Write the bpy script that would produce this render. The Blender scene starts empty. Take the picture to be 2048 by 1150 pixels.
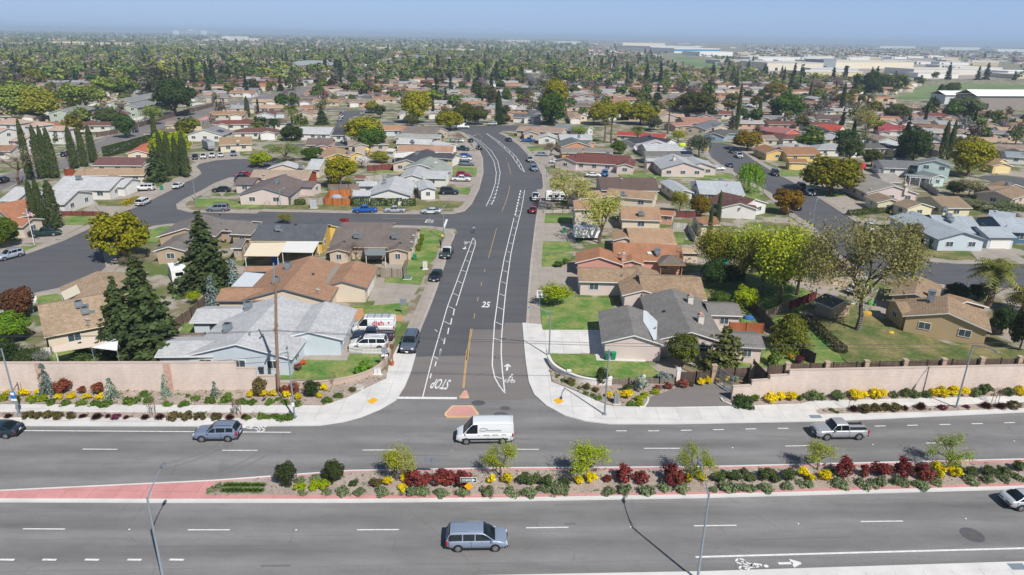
import bpy, math, random
import numpy as np
from mathutils import Vector, Matrix
PI=math.pi
R=math.radians
SC=bpy.context.scene
COL=SC.collection
rng=random.Random(7)
# ------------------------------------------------------------------ camera
FPX=1370.0; HC=40.2; HAZE=.00018
ROLL=R(0.95); PITCH=math.atan(503/FPX)
_c,_s=math.cos(ROLL),math.sin(ROLL); _cp,_sp=math.cos(PITCH),math.sin(PITCH)
cam_d=bpy.data.cameras.new('camera'); cam=bpy.data.objects.new('camera',cam_d); COL.objects.link(cam)
cam_d.sensor_width=36.0; cam_d.lens=FPX/2048*36.0; cam_d.clip_start=0.5; cam_d.clip_end=30000
X=Vector((_c,_s*_sp,_s*_cp)); Y=Vector((-_s,_c*_sp,_c*_cp)); Z=X.cross(Y)
M=Matrix((X,Y,Z)).transposed().to_4x4(); M.translation=(0,0,HC)
cam.matrix_world=M
SC.camera=cam
# ------------------------------------------------------------------ daylight
SUN_EL=R(47.5); SUN_AZ=R(34.0)      # sun stands behind the camera, over its right shoulder
sdir=Vector((math.sin(SUN_AZ)*math.cos(SUN_EL),-math.cos(SUN_AZ)*math.cos(SUN_EL),math.sin(SUN_EL)))
W=bpy.data.worlds.new("World"); SC.world=W; W.use_nodes=True
nt=W.node_tree; nt.nodes.clear()
sky=nt.nodes.new('ShaderNodeTexSky'); sky.sky_type='NISHITA'; sky.sun_disc=False
sky.sun_elevation=SUN_EL; sky.sun_rotation=math.atan2(sdir.x,sdir.y); sky.altitude=30; sky.air_density=1.0; sky.dust_density=0.4; sky.ozone_density=1.5
mx=nt.nodes.new('ShaderNodeMix'); mx.data_type='RGBA'; mx.inputs[0].default_value=.8; mx.inputs[7].default_value=(3.0,4.8,8.2,1); nt.links.new(sky.outputs[0],mx.inputs[6])
bg=nt.nodes.new('ShaderNodeBackground'); bg.inputs['Strength'].default_value=0.098
wo=nt.nodes.new('ShaderNodeOutputWorld')
tcw=nt.nodes.new('ShaderNodeTexCoord'); sx_=nt.nodes.new('ShaderNodeSeparateXYZ'); nt.links.new(tcw.outputs['Generated'],sx_.inputs[0]); mr_=nt.nodes.new('ShaderNodeMapRange'); nt.links.new(sx_.outputs[2],mr_.inputs[0])
for i_,v_ in ((1,.04),(2,.55),(3,1.0),(4,.30)): mr_.inputs[i_].default_value=v_      # the sky deepens towards the zenith
sc_=nt.nodes.new('ShaderNodeVectorMath'); sc_.operation='SCALE'; nt.links.new(mx.outputs[2],sc_.inputs[0]); nt.links.new(mr_.outputs[0],sc_.inputs['Scale']); nt.links.new(sc_.outputs[0],bg.inputs[0]); nt.links.new(bg.outputs[0],wo.inputs[0])
sun_d=bpy.data.lights.new('sun','SUN'); sun_d.energy=5.0; sun_d.angle=R(0.53); sun_d.color=(1.0,0.965,0.915)
sun=bpy.data.objects.new('sun',sun_d); COL.objects.link(sun)
sun.rotation_euler=sdir.to_track_quat('Z','Y').to_euler(); sun.location=(60,-60,90)
vs=SC.view_settings; vs.view_transform='Standard'; vs.look='None'; vs.exposure=0.06; vs.gamma=1.0
SC.cycles.max_bounces=6; SC.cycles.diffuse_bounces=2; SC.cycles.glossy_bounces=2; SC.cycles.transmission_bounces=3
SC.cycles.transparent_max_bounces=6; SC.cycles.volume_bounces=0; SC.cycles.caustics_reflective=False; SC.cycles.caustics_refractive=False
SC.cycles.use_denoising=True
# ------------------------------------------------------------------ where a point seen in the photo lies on the land
def P(x,y,z=0.0):
    u=(x-1024)/FPX; v=(575-y)/FPX
    u2=u*_c-v*_s; v2=u*_s+v*_c
    d=(u2,_cp+v2*_sp,-_sp+v2*_cp); t=(z-HC)/d[2]
    return Vector((d[0]*t,d[1]*t,z))
def depth(p): return p[1]*_cp-(p[2]-HC)*_sp
def pix(p):
    z=p[2]-HC; fw=p[1]*_cp-z*_sp; up=p[1]*_sp+z*_cp
    u2=p[0]/fw; v2=up/fw
    return (1024+FPX*(u2*_c+v2*_s), 575-FPX*(-u2*_s+v2*_c))
def height_to(b,ytop):
    lo,hi=0.0,60.0
    for _ in range(40):
        m=(lo+hi)/2
        if pix((b[0],b[1],m))[1]>ytop: lo=m
        else: hi=m
    return lo
CROPS={'k4':(0,200,3.833),'k5':(500,200,3.833),'k6':(1000,200,3.833),'k7':(1500,200,3.737),'m1':(0,420,3.834),'m2':(400,420,3.834),
 'm3':(800,420,3.834),'m4':(1150,450,3.834),'m5':(1548,420,3.834),'n1':(0,650,4.096),'n2':(450,650,4.096),'n3':(850,700,3.834),
 'n4':(1250,650,5.12),'n5':(1548,650,4.096),'n6':(0,900,2.926),'n7':(700,880,2.926),'n8':(1348,850,2.926),'t1':(0,0,2.926),
 't2':(700,0,2.926),'t3':(1348,0,2.926),'f':(0,0,1.0)}
def cv(c,x,y):
    a=CROPS[c]; return (a[0]+x/a[2],a[1]+y/a[2])
def PP(c,x,y,z=0.0): return P(*cv(c,x,y),z)
def line(c,pts,z=0.0): return [PP(c,x,y,z) for x,y in pts]
# ------------------------------------------------------------------ materials
def srgb(h):
    h=h.lstrip('#'); v=[int(h[i:i+2],16)/255 for i in (0,2,4)]
    return tuple((c/12.92 if c<=.04045 else ((c+.055)/1.055)**2.4) for c in v)
MATS={}
class NT:
    def __init__(s,name):
        s.m=bpy.data.materials.new(name); s.m.use_nodes=True; s.t=s.m.node_tree; s.t.nodes.clear()
        s.o=s.n('ShaderNodeOutputMaterial'); MATS[name]=s.m
    def n(s,t,**k):
        x=s.t.nodes.new(t)
        for a,b in k.items(): setattr(x,a,b)
        return x
    def l(s,a,b): s.t.links.new(a,b)
    def coord(s,kind='pos'):
        if kind=='pos': return s.n('ShaderNodeNewGeometry').outputs['Position']
        if kind=='uv': return s.n('ShaderNodeUVMap').outputs[0]
        return s.n('ShaderNodeTexCoord').outputs['Object']
    def scale(s,v,sc):
        m=s.n('ShaderNodeVectorMath',operation='MULTIPLY'); s.l(v,m.inputs[0]); m.inputs[1].default_value=sc; return m.outputs[0]
    def noise(s,v,scale,detail=3,rough=.6):
        x=s.n('ShaderNodeTexNoise'); s.l(v,x.inputs['Vector']); x.inputs['Scale'].default_value=scale; x.inputs['Detail'].default_value=detail; x.inputs['Roughness'].default_value=rough; return x.outputs['Fac']
    def rng(s,f,a,b,lo=.25,hi=.75):
        x=s.n('ShaderNodeMapRange'); s.l(f,x.inputs[0]); x.inputs[1].default_value=lo; x.inputs[2].default_value=hi; x.inputs[3].default_value=a; x.inputs[4].default_value=b; return x.outputs[0]
    def mix(s,f,a,b,mode='MIX'):
        x=s.n('ShaderNodeMix',data_type='RGBA',blend_type=mode)
        if isinstance(f,(int,float)): x.inputs[0].default_value=f
        else: s.l(f,x.inputs[0])
        for v,i in ((a,6),(b,7)):
            if isinstance(v,tuple): x.inputs[i].default_value=(*v[:3],1)
            else: s.l(v,x.inputs[i])
        return x.outputs[2]
    def mul(s,c,f):
        x=s.n('ShaderNodeVectorMath',operation='SCALE'); 
        if isinstance(c,tuple): x.inputs[0].default_value=c[:3]
        else: s.l(c,x.inputs[0])
        if isinstance(f,(int,float)): x.inputs['Scale'].default_value=f
        else: s.l(f,x.inputs['Scale'])
        return x.outputs[0]
    def math(s,op,a,b=None):
        x=s.n('ShaderNodeMath',operation=op)
        for i,v in enumerate((a,b)):
            if v is None: continue
            if isinstance(v,(int,float)): x.inputs[i].default_value=v
            else: s.l(v,x.inputs[i])
        return x.outputs[0]
    def bsdf(s,col,rough=.8,metal=0,spec=.3,bump=None,bstr=.3,bdist=.02,coat=0):
        b=s.n('ShaderNodeBsdfPrincipled')
        if isinstance(col,tuple): b.inputs['Base Color'].default_value=(*col[:3],1)
        else: s.l(col,b.inputs['Base Color'])
        if isinstance(rough,(int,float)): b.inputs['Roughness'].default_value=rough
        else: s.l(rough,b.inputs['Roughness'])
        b.inputs['Metallic'].default_value=metal; b.inputs['Specular IOR Level'].default_value=spec; b.inputs['Coat Weight'].default_value=coat
        if bump is not None:
            x=s.n('ShaderNodeBump'); s.l(bump,x.inputs['Height']); x.inputs['Strength'].default_value=bstr; x.inputs['Distance'].default_value=bdist
            s.l(x.outputs[0],b.inputs['Normal'])
        s.l(b.outputs[0],s.o.inputs[0]); return b
    def objcol(s): return s.n('ShaderNodeObjectInfo').outputs['Color']
def plain(name,col,rough=.6,metal=0,spec=.4,var=.15,scale=3,coat=0):
    t=NT(name); v=t.coord('pos'); f=t.rng(t.noise(v,scale,4),1-var,1+var)
    base=t.objcol() if col=='OBJ' else col
    t.bsdf(t.mul(base,f),rough,metal,spec,coat=coat); return t.m
def two_noise(name,c1,c2,s1,s2,var=.2,rough=.9,bump=.0,bs=60,spec=.2,obj=False):
    t=NT(name); v=t.coord('pos')
    a=t.rng(t.noise(v,s1,4),0,1,.38,.62); c=t.mix(a,c1,c2)
    f=t.rng(t.noise(v,s2,3,.7),1-var,1+var)
    g=t.rng(t.noise(v,bs,2,.7),1-var*.8,1+var*.8)
    c=t.mul(t.mul(c,f),g)
    t.bsdf(c,rough,0,spec,bump=t.noise(v,bs,3) if bump else None,bstr=bump); return t.m
# ground covers
def asphalt(name,c,worn,bands=None):
    t=NT(name); v=t.coord('pos')
    big=t.rng(t.noise(v,.06,4),.9,1.1); fine=t.rng(t.noise(v,14,2,.9),.82,1.18); spk=t.rng(t.noise(v,45,1,.5),.8,1.2)
    patch=t.rng(t.noise(t.scale(v,(.05,.5,1)),1.2,4),0,1,.45,.75)
    col=t.mix(patch,c,worn)
    vor=t.n('ShaderNodeTexVoronoi',feature='DISTANCE_TO_EDGE'); t.l(t.scale(v,(.11,.11,.11)),vor.inputs['Vector']); vor.inputs['Scale'].default_value=1.0
    wob=t.noise(v,.5,4); crack=t.math('LESS_THAN',t.math('ADD',vor.outputs['Distance'],t.rng(wob,-.012,.012,.3,.7)),.0025)
    crackf=t.math('SUBTRACT',1,t.math('MULTIPLY',crack,.09))
    col=t.mul(t.mul(t.mul(t.mul(col,big),fine),spk),crackf)
    if bands:
        # tyre-polished lanes: darker oil lines running along the avenue
        sx=t.n('ShaderNodeSeparateXYZ'); t.l(v,sx.inputs[0])
        y=t.math('SUBTRACT',sx.outputs[1],t.math('MULTIPLY',sx.outputs[0],.047))
        w=t.math('SINE',t.math('MULTIPLY',y,2*PI/3.66)); w2=t.math('ADD',w,t.rng(t.noise(t.scale(v,(.03,.8,1)),1,3),-.8,.8))
        col=t.mul(col,t.rng(w2,.80,1.10,-1.4,1.4))
        fr=t.math('FRACT',t.math('DIVIDE',t.math('ADD',y,t.rng(t.noise(t.scale(v,(.4,.1,1)),1,2),-.05,.05)),3.66)); near=t.math('LESS_THAN',t.math('ABSOLUTE',t.math('SUBTRACT',fr,.16)),.006); brk=t.math('GREATER_THAN',t.noise(t.scale(v,(.06,.5,1)),1,2),.47)
        col=t.mul(col,t.math('SUBTRACT',1,t.math('MULTIPLY',t.math('MULTIPLY',near,brk),.25)))
        col=t.mul(col,t.rng(t.noise(t.scale(v,(.16,.5,1)),1.3,5,.7),.88,1.07,.35,.7))
    t.bsdf(col,.85,0,.25,bump=t.noise(v,40,3),bstr=.25,bdist=.01); return t.m
asphalt('asphalt_avenue',srgb('#82807f'),srgb('#777574'),bands=True)
asphalt('asphalt_street',srgb('#5c5c5f'),srgb('#525256'))
asphalt('asphalt_old',srgb('#7b7572'),srgb('#706b6a'))
def concrete(name,c,joint=True,var=.08):
    t=NT(name); v=t.coord('pos'); f=t.rng(t.noise(v,.5,5),1-var,1+var); g=t.rng(t.noise(v,9,3),1-var,1+var); st=t.rng(t.noise(v,.13,3),.9,1.06)
    col=t.mul(t.mul(t.mul(c,f),g),st)
    if joint:
        b=t.n('ShaderNodeTexBrick',offset=0.0); t.l(v,b.inputs['Vector']); b.inputs['Scale'].default_value=1.0
        b.inputs['Brick Width'].default_value=2.4; b.inputs['Row Height'].default_value=2.4; b.inputs['Mortar Size'].default_value=.03; b.inputs['Bias'].default_value=0
        b.inputs['Color1'].default_value=(1,1,1,1); b.inputs['Color2'].default_value=(.93,.93,.93,1); b.inputs['Mortar'].default_value=(.72,.7,.68,1)
        col=t.mix(1.0,col,b.outputs[0],'MULTIPLY')
    t.bsdf(col,.85,0,.25); return t.m
concrete('concrete_new',srgb('#d2cfcb'),var=.12); concrete('concrete_old',srgb('#a39a90'),var=.13); concrete('concrete_kerb',srgb('#d0cecb'),False); concrete('kerb_old',srgb('#a9a097'),False,.14)
concrete('pink_concrete',srgb('#c98f8c'),True,.12); concrete('pink_island',srgb('#c79389'),False,.1); concrete('yellow_kerb',srgb('#d0b086'),False,.12)
two_noise('grass',srgb('#557a38'),srgb('#868c52'),.35,2.2,.3,.95,.5,10)
two_noise('grass_dry',srgb('#536434'),srgb('#877c55'),.22,1.6,.32,.95,.5,12)
two_noise('mulch',srgb('#9a8c82'),srgb('#ab9d92'),.5,6,.34,.95,.6,14)
two_noise('dirt',srgb('#8f7a63'),srgb('#80705a'),.3,3,.2,.95,.4,12)
two_noise('field',srgb('#5f7648'),srgb('#7f8a62'),.012,.2,.12,.95)
def town_ground():
    t=NT('town_ground'); v=t.coord('pos')
    a=t.rng(t.noise(v,.1,4),0,1,.44,.56); b=t.rng(t.noise(v,.16,3),0,1,.48,.56)
    c=t.mix(a,srgb('#5c6b3a'),srgb('#7d735c')); c=t.mix(b,c,srgb('#9d958a'))
    c=t.mul(c,t.rng(t.noise(v,4,3),.85,1.15)); t.bsdf(c,.95,0,.15)
town_ground()
# building finishes (the colour of each house is set on the object itself)
def roof_mat(name,bw,rh,var,mort,bump):
    t=NT(name); uv=t.coord('uv'); v=t.coord('pos')
    b=t.n('ShaderNodeTexBrick'); t.l(uv,b.inputs['Vector']); b.inputs['Scale'].default_value=1.0; b.inputs['Brick Width'].default_value=bw; b.inputs['Row Height'].default_value=rh
    b.inputs['Mortar Size'].default_value=.022; b.inputs['Mortar Smooth'].default_value=.3; b.inputs['Bias'].default_value=0
    b.inputs['Color1'].default_value=(1-var,1-var,1-var,1); b.inputs['Color2'].default_value=(1+var,1+var,1+var,1); b.inputs['Mortar'].default_value=(mort,mort,mort,1)
    col=t.mix(1.0,t.objcol(),b.outputs[0],'MULTIPLY')
    col=t.mul(t.mul(t.mul(col,t.rng(t.noise(v,.35,5),.86,1.12)),t.rng(t.noise(v,11,2,.8),.88,1.12)),t.rng(t.noise(t.scale(uv,(1.3,.12,1)),1,3),.9,1.08))
    t.bsdf(col,.9,0,.2,bump=b.outputs['Fac'],bstr=bump,bdist=.02); return t.m
roof_mat('roof_shingle',.5,.2,.13,.8,-.3); roof_mat('roof_tile',.42,.36,.16,.55,-.6)
def stucco(name):
    t=NT(name); v=t.coord('pos'); c=t.mul(t.mul(t.objcol(),t.rng(t.noise(v,.4,4),.93,1.05)),t.rng(t.noise(v,16,3),.94,1.06))
    t.bsdf(c,.9,0,.2,bump=t.noise(v,22,3),bstr=.25,bdist=.01)
stucco('stucco')
plain('white_trim',srgb('#dfdedb'),.6,var=.05); plain('trim','OBJ',.6,var=.06); plain('metal_grey',srgb('#9aa0a3'),.45,.6,var=.1); plain('galvanised',srgb('#8f9aa2'),.5,.35,var=.08)
plain('dark_metal',srgb('#3a3c40'),.5,.3); plain('painted','OBJ',.55,var=.07); plain('plastic','OBJ',.4,var=.06)
def glass(name,c,rough=.06):
    t=NT(name); v=t.coord('pos'); t.bsdf(t.mul(c,t.rng(t.noise(v,.8,2),.6,1.4)),rough,0,.45)
glass('window_glass',srgb('#48545c')); glass('car_glass',srgb('#141d20'),.05)
def car_paint():
    t=NT('car_paint'); b=t.bsdf(t.objcol(),.32,.25,.5,coat=.6); b.inputs['Coat Roughness'].default_value=.06
car_paint()
plain('tyre',srgb('#1e1e1f'),.85,var=.1); plain('rim',srgb('#b9bcc0'),.35,.8,var=.05); plain('black_trim',srgb('#232426'),.6)
plain('head_lamp',srgb('#dfe5ea'),.1,.2); plain('tail_lamp',srgb('#a81613'),.2); plain('chrome',srgb('#c9ccd0'),.2,.9)
def blockwall():
    t=NT('block_wall'); uv=t.coord('uv'); v=t.coord('pos'); b=t.n('ShaderNodeTexBrick'); t.l(uv,b.inputs['Vector']); b.inputs['Scale'].default_value=1; b.inputs['Brick Width'].default_value=.45; b.inputs['Row Height'].default_value=.2
    b.inputs['Mortar Size'].default_value=.014; b.inputs['Color1'].default_value=(.95,.95,.95,1); b.inputs['Color2'].default_value=(1.05,1.05,1.05,1); b.inputs['Mortar'].default_value=(.82,.8,.78,1)
    c=t.mix(1.0,srgb('#d3c2b7'),b.outputs[0],'MULTIPLY'); c=t.mul(t.mul(c,t.rng(t.noise(t.scale(v,(.8,.8,.25)),1,5),.88,1.07)),t.rng(t.noise(v,14,2),.94,1.06)); t.bsdf(c,.92,0,.15,bump=b.outputs['Fac'],bstr=-.4,bdist=.01)
blockwall()
def planks():
    t=NT('fence_wood'); uv=t.coord('uv'); v=t.coord('pos'); b=t.n('ShaderNodeTexBrick',offset=0.0); t.l(uv,b.inputs['Vector']); b.inputs['Scale'].default_value=1; b.inputs['Brick Width'].default_value=.16; b.inputs['Row Height'].default_value=9
    b.inputs['Mortar Size'].default_value=.012; b.inputs['Color1'].default_value=(.8,.8,.8,1); b.inputs['Color2'].default_value=(1.2,1.2,1.2,1); b.inputs['Mortar'].default_value=(.35,.33,.3,1)
    c=t.mix(1.0,t.objcol(),b.outputs[0],'MULTIPLY'); c=t.mul(t.mul(c,t.rng(t.noise(v,.8,3),.8,1.2)),t.rng(t.noise(t.scale(v,(8,8,.6)),2,3),.85,1.15)); t.bsdf(c,.95,0,.1)
planks()
def brickpier():
    t=NT('brick_pier'); v=t.coord('pos'); b=t.n('ShaderNodeTexBrick'); t.l(t.scale(v,(1,0,1)),b.inputs['Vector']); b.inputs['Scale'].default_value=1
    s=t.n('ShaderNodeSeparateXYZ'); t.l(v,s.inputs[0]); cb=t.n('ShaderNodeCombineXYZ'); t.l(s.outputs[0],cb.inputs[0]); t.l(s.outputs[2],cb.inputs[1]); t.l(cb.outputs[0],b.inputs['Vector'])
    b.inputs['Brick Width'].default_value=.3; b.inputs['Row Height'].default_value=.13; b.inputs['Mortar Size'].default_value=.02
    b.inputs['Color1'].default_value=(*srgb('#a0695a'),1); b.inputs['Color2'].default_value=(*srgb('#c59b86'),1); b.inputs['Mortar'].default_value=(*srgb('#c7b6a8'),1); t.bsdf(b.outputs[0],.9,0,.2)
brickpier()
plain('bark',srgb('#6b5a4c'),.95,var=.3,scale=4); plain('pole_wood',srgb('#8a6f58'),.95,var=.25,scale=2); plain('wood','OBJ',.9,var=.2,scale=3)
plain('marking_white',srgb('#d9d9d6'),.8,var=.22,scale=3); plain('marking_yellow',srgb('#b99a68'),.8,var=.2,scale=4); plain('tactile_yellow',srgb('#dba72a'),.8,var=.05)
plain('sign_white',srgb('#e6e8ea'),.5,var=.02); plain('sign_black',srgb('#15171a'),.5); plain('sign_red',srgb('#b3202a'),.5); plain('sign_yellow',srgb('#f0a818'),.5,var=.02); plain('sign_blue',srgb('#2f6fb5'),.5)
plain('solar',srgb('#1d2a44'),.15,.2); plain('skin',srgb('#b98566'),.7,var=.03); plain('cloth','OBJ',.9,var=.08); plain('hair',srgb('#2a1d15'),.8)
plain('skid_mark',srgb('#6c6a69'),.85,var=.12,scale=6); plain('manhole',srgb('#5d5955'),.8,var=.2)
def leaf_mat(name,trans=.3,var=.45,hue=.03):
    t=NT(name); g=t.n('ShaderNodeNewGeometry'); r=g.outputs['Random Per Island']
    h=t.n('ShaderNodeHueSaturation'); t.l(t.mul(t.objcol(),t.rng(r,1-var,1+var,0,1)),h.inputs['Color'])
    t.l(t.rng(t.noise(t.coord('obj'),.9,2),.5-hue,.5+hue),h.inputs['Hue'])
    d=t.n('ShaderNodeBsdfDiffuse'); t.l(h.outputs[0],d.inputs[0]); tr=t.n('ShaderNodeBsdfTranslucent'); t.l(h.outputs[0],tr.inputs[0])
    m=t.n('ShaderNodeMixShader'); m.inputs[0].default_value=trans; t.l(d.outputs[0],m.inputs[1]); t.l(tr.outputs[0],m.inputs[2]); t.l(m.outputs[0],t.o.inputs[0])
leaf_mat('leaf')
# ------------------------------------------------------------------ object helpers
ORD='first second third fourth fifth sixth seventh eighth ninth tenth eleventh twelfth thirteenth fourteenth fifteenth sixteenth seventeenth eighteenth nineteenth'.split()
TENS={2:'twent',3:'thirt',4:'fort',5:'fift',6:'sixt',7:'sevent',8:'eight',9:'ninet'}
def ordinal(i):      # 0-based
    n=i+1
    if n<20: return ORD[n-1]
    t,u=divmod(n,10)
    if t>=10: return 'hundred-'+ordinal(n-101) if n>100 else 'hundredth'
    return TENS[t]+('ieth' if u==0 else 'y-'+ORD[u-1])
def tag(o,label=None,cat=None,group=None,kind=None):
    if label: o['label']=label
    if cat: o['category']=cat
    if group: o['group']=group
    if kind: o['kind']=kind
    return o
def empty(name,loc=(0,0,0),rz=0,label=None,cat=None,group=None):
    o=bpy.data.objects.new(name,None); COL.objects.link(o); o.location=loc; o.rotation_euler=(0,0,rz); o.empty_display_size=.3
    return tag(o,label,cat,group)
class MB:
    def __init__(s): s.v=[]; s.f=[]; s.m=[]; s.uv=[]; s.mats=[]; s.cur=0; s.smooth=[]; s.sm=False
    def mat(s,name):
        if name not in s.mats: s.mats.append(name)
        s.cur=s.mats.index(name); return s
    def face(s,pts,uv=None):
        b=len(s.v); s.v.extend([tuple(p) for p in pts]); s.f.append(tuple(range(b,b+len(pts)))); s.m.append(s.cur); s.smooth.append(s.sm)
        s.uv.append(uv if uv else [(0,0)]*len(pts)); return s
    def mesh(s,verts,faces):
        b=len(s.v); s.v.extend([tuple(p) for p in verts])
        for f in faces: s.f.append(tuple(i+b for i in f)); s.m.append(s.cur); s.smooth.append(s.sm); s.uv.append([(0,0)]*len(f))
        return s
    def box(s,c,d,rz=0,rx=0,ry=0,M=None):
        x,y,z=(q/2 for q in d); vs=[Vector((a,b,e)) for a in(-x,x) for b in(-y,y) for e in(-z,z)]
        T=M if M is not None else Matrix.Translation(c)@Matrix.Rotation(rz,4,'Z')@Matrix.Rotation(ry,4,'Y')@Matrix.Rotation(rx,4,'X')
        return s.mesh([T@v for v in vs],[(0,1,3,2),(4,6,7,5),(0,4,5,1),(2,3,7,6),(0,2,6,4),(1,5,7,3)])
    def prism(s,poly,z0,z1,uvs=True):
        n=len(poly); a=[(p[0],p[1],z0) for p in poly]; b=[(p[0],p[1],z1) for p in poly]
        s.face(b,[(p[0],p[1]) for p in poly])
        s.face(a[::-1],[(p[0],p[1]) for p in poly[::-1]])
        u=0
        for i in range(n):
            j=(i+1)%n; L=math.hypot(poly[j][0]-poly[i][0],poly[j][1]-poly[i][1])
            s.face([a[i],a[j],b[j],b[i]],[(u,z0),(u+L,z0),(u+L,z1),(u,z1)]); u+=L
        return s
    def tube(s,pts,rad,n=8,cap=True):
        pts=[Vector(p) for p in pts]; k=len(pts); rs=rad if isinstance(rad,(list,tuple)) else [rad]*k
        vs=[];fs=[]
        for i,p in enumerate(pts):
            d=(pts[min(i+1,k-1)]-pts[max(i-1,0)]).normalized(); a=d.orthogonal().normalized() if abs(d.z)<.95 else Vector((1,0,0)); a=(a-d*a.dot(d)).normalized(); b=d.cross(a)
            for j in range(n):
                t=2*PI*j/n; vs.append(p+(a*math.cos(t)+b*math.sin(t))*rs[i])
        for i in range(k-1):
            for j in range(n):
                q=(j+1)%n; fs.append((i*n+j,i*n+q,(i+1)*n+q,(i+1)*n+j))
        if cap: fs.append(tuple(range(n))[::-1]); fs.append(tuple((k-1)*n+j for j in range(n)))
        return s.mesh(vs,fs)
    def lathe(s,prof,c=(0,0,0),n=16,M=None):
        vs=[];fs=[];k=len(prof)
        for r,z in prof:
            for j in range(n):
                t=2*PI*j/n; p=Vector((r*math.cos(t),r*math.sin(t),z)); p=M@p if M is not None else p+Vector(c); vs.append(p)
        for i in range(k-1):
            for j in range(n):
                q=(j+1)%n; fs.append((i*n+j,i*n+q,(i+1)*n+q,(i+1)*n+j))
        return s.mesh(vs,fs)
    def data(s,name):
        me=bpy.data.meshes.new(name); me.from_pydata(s.v,[],s.f); 
        for m in (s.mats or ['painted']): me.materials.append(MATS[m])
        me.polygons.foreach_set('material_index',s.m); me.polygons.foreach_set('use_smooth',s.smooth)
        ul=me.uv_layers.new(name='UVMap'); flat=[c for f in s.uv for q in f for c in q]; ul.data.foreach_set('uv',flat)
        me.validate(); me.update(); return me
    def build(s,name,parent=None,color=None,loc=None):
        o=bpy.data.objects.new(name,s.data(name)); COL.objects.link(o)
        if parent is not None: o.parent=parent
        if color: o.color=(*color[:3],1)
        if loc is not None: o.location=loc
        return o
def offset(pts,d):
    """the polyline moved d metres to its left"""
    out=[]; n=len(pts)
    for i in range(n):
        a=pts[max(i-1,0)]; b=pts[min(i+1,n-1)]; t=Vector((b[0]-a[0],b[1]-a[1])).normalized(); out.append(Vector((pts[i][0]-t.y*d,pts[i][1]+t.x*d,0)))
    return out
def smooth(pts,k=2):
    for _ in range(k):
        q=[pts[0]]
        for a,b in zip(pts,pts[1:]): q+= [a.lerp(b,.25),a.lerp(b,.75)]
        pts=q+[pts[-1]]
    return pts
def strip(mb,pts,a,b,z0,z1):
    """a ribbon along pts from offset a to offset b; top at z1, sides down to z0"""
    A=offset(pts,a); B=offset(pts,b); u=0
    for i in range(len(pts)-1):
        L=(A[i+1]-A[i]).length; a0,a1,b0,b1=A[i],A[i+1],B[i],B[i+1]
        t=lambda p,z:(p.x,p.y,z)
        mb.face([t(a0,z1),t(a1,z1),t(b1,z1),t(b0,z1)],[(u,0),(u+L,0),(u+L,abs(b-a)),(u,abs(b-a))])
        if z1>z0:
            mb.face([t(a0,z0),t(a1,z0),t(a1,z1),t(a0,z1)],[(u,z0),(u+L,z0),(u+L,z1),(u,z1)])
            mb.face([t(b1,z0),t(b0,z0),t(b0,z1),t(b1,z1)],[(u+L,z0),(u,z0),(u,z1),(u+L,z1)])
        u+=L
    if z1>z0:
        for p,q in ((A[0],B[0]),(B[-1],A[-1])): mb.face([(p.x,p.y,z0),(p.x,p.y,z1),(q.x,q.y,z1),(q.x,q.y,z0)],[(0,z0),(0,z1),(.2,z1),(.2,z0)])
def sheet(name,pts,z,m,kind='structure'):
    mb=MB().mat(m); mb.face([(p[0],p[1],z) for p in pts],[(p[0],p[1]) for p in pts]); o=mb.build(name); tag(o,kind=kind); return o
def slab(name,pts,z0,z1,m):
    mb=MB().mat(m); mb.prism([(p[0],p[1]) for p in pts],z0,z1); o=mb.build(name); tag(o,kind='structure'); return o
def copy_tree(o,parent=None):
    c=o.copy(); COL.objects.link(c)
    if parent is not None: c.parent=parent
    for ch in list(o.children): copy_tree(ch,c)
    return c
# ================================================================== THE SETTING
mb=MB().mat('town_ground'); S=14000
mb.face([(-S,-600,0),(S,-600,0),(S,S*1.6,0),(-S,S*1.6,0)]); tag(mb.build('ground'),kind='structure')
def ext(p,q,d): t=(p-q).normalized(); return p+t*d
NK_W=[P(0,847),P(500,848)]; NK_E=[P(1350,843.5),P(2048,820)]
aveN_w=ext(NK_W[0],NK_W[1],260); aveN_e=ext(NK_E[1],NK_E[0],260)
av=Vector((1,.047,0)).normalized(); an=Vector((-av.y,av.x,0))
s0=P(1410,1151); 
sheet('avenue',[aveN_w+an*3,P(0,830),P(600,760),P(1250,760),P(2048,803),aveN_e+an*3,s0+av*330-an*.3,s0-av*330-an*.3],.010,'asphalt_avenue')
# kerb lines of the main street: (west side, walking north), (east side, walking north)
WEST=[(500,848),(640,846.5),(684,840),(718.5,830.7),(755,816),(784.5,799),(801.5,772),(813.8,743),(824,708.6),(834,680),(845,652),(856,626),(866,600),(875.6,574),(890,530),(900.4,492),(908,477),(910,469),(904.3,462),(886,456),(860,452.5),(800,451),(700,450),(560,448.5),(400,447),(339,448),(308,452),(289,458)]
EAST=[(1350,843.5),(1217.8,843.5),(1171,838),(1134,828),(1100,809.5),(1077,788.7),(1066.5,765),(1060,726),(1057,700),(1052,647),(1055.6,587),(1060.8,524),(1068.6,459),(1073,428),(1080,400),(1086,372),(1084,350),(1072,326),(1053,307),(1038,291),(1020,278),(1004,269.5),(996,266)]
WESTN=[(520,423),(700,426.5),(800,428.5),(907,428),(930,422),(943.5,408.7),(959,377.4),(967,346),(966,317),(954,287),(941,275.6),(928,265.5),(907,258.7),(890,257.5)]
W1=[P(*p) for p in WEST]; E1=[P(*p) for p in EAST]; W2=[P(*p) for p in WESTN]
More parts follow.
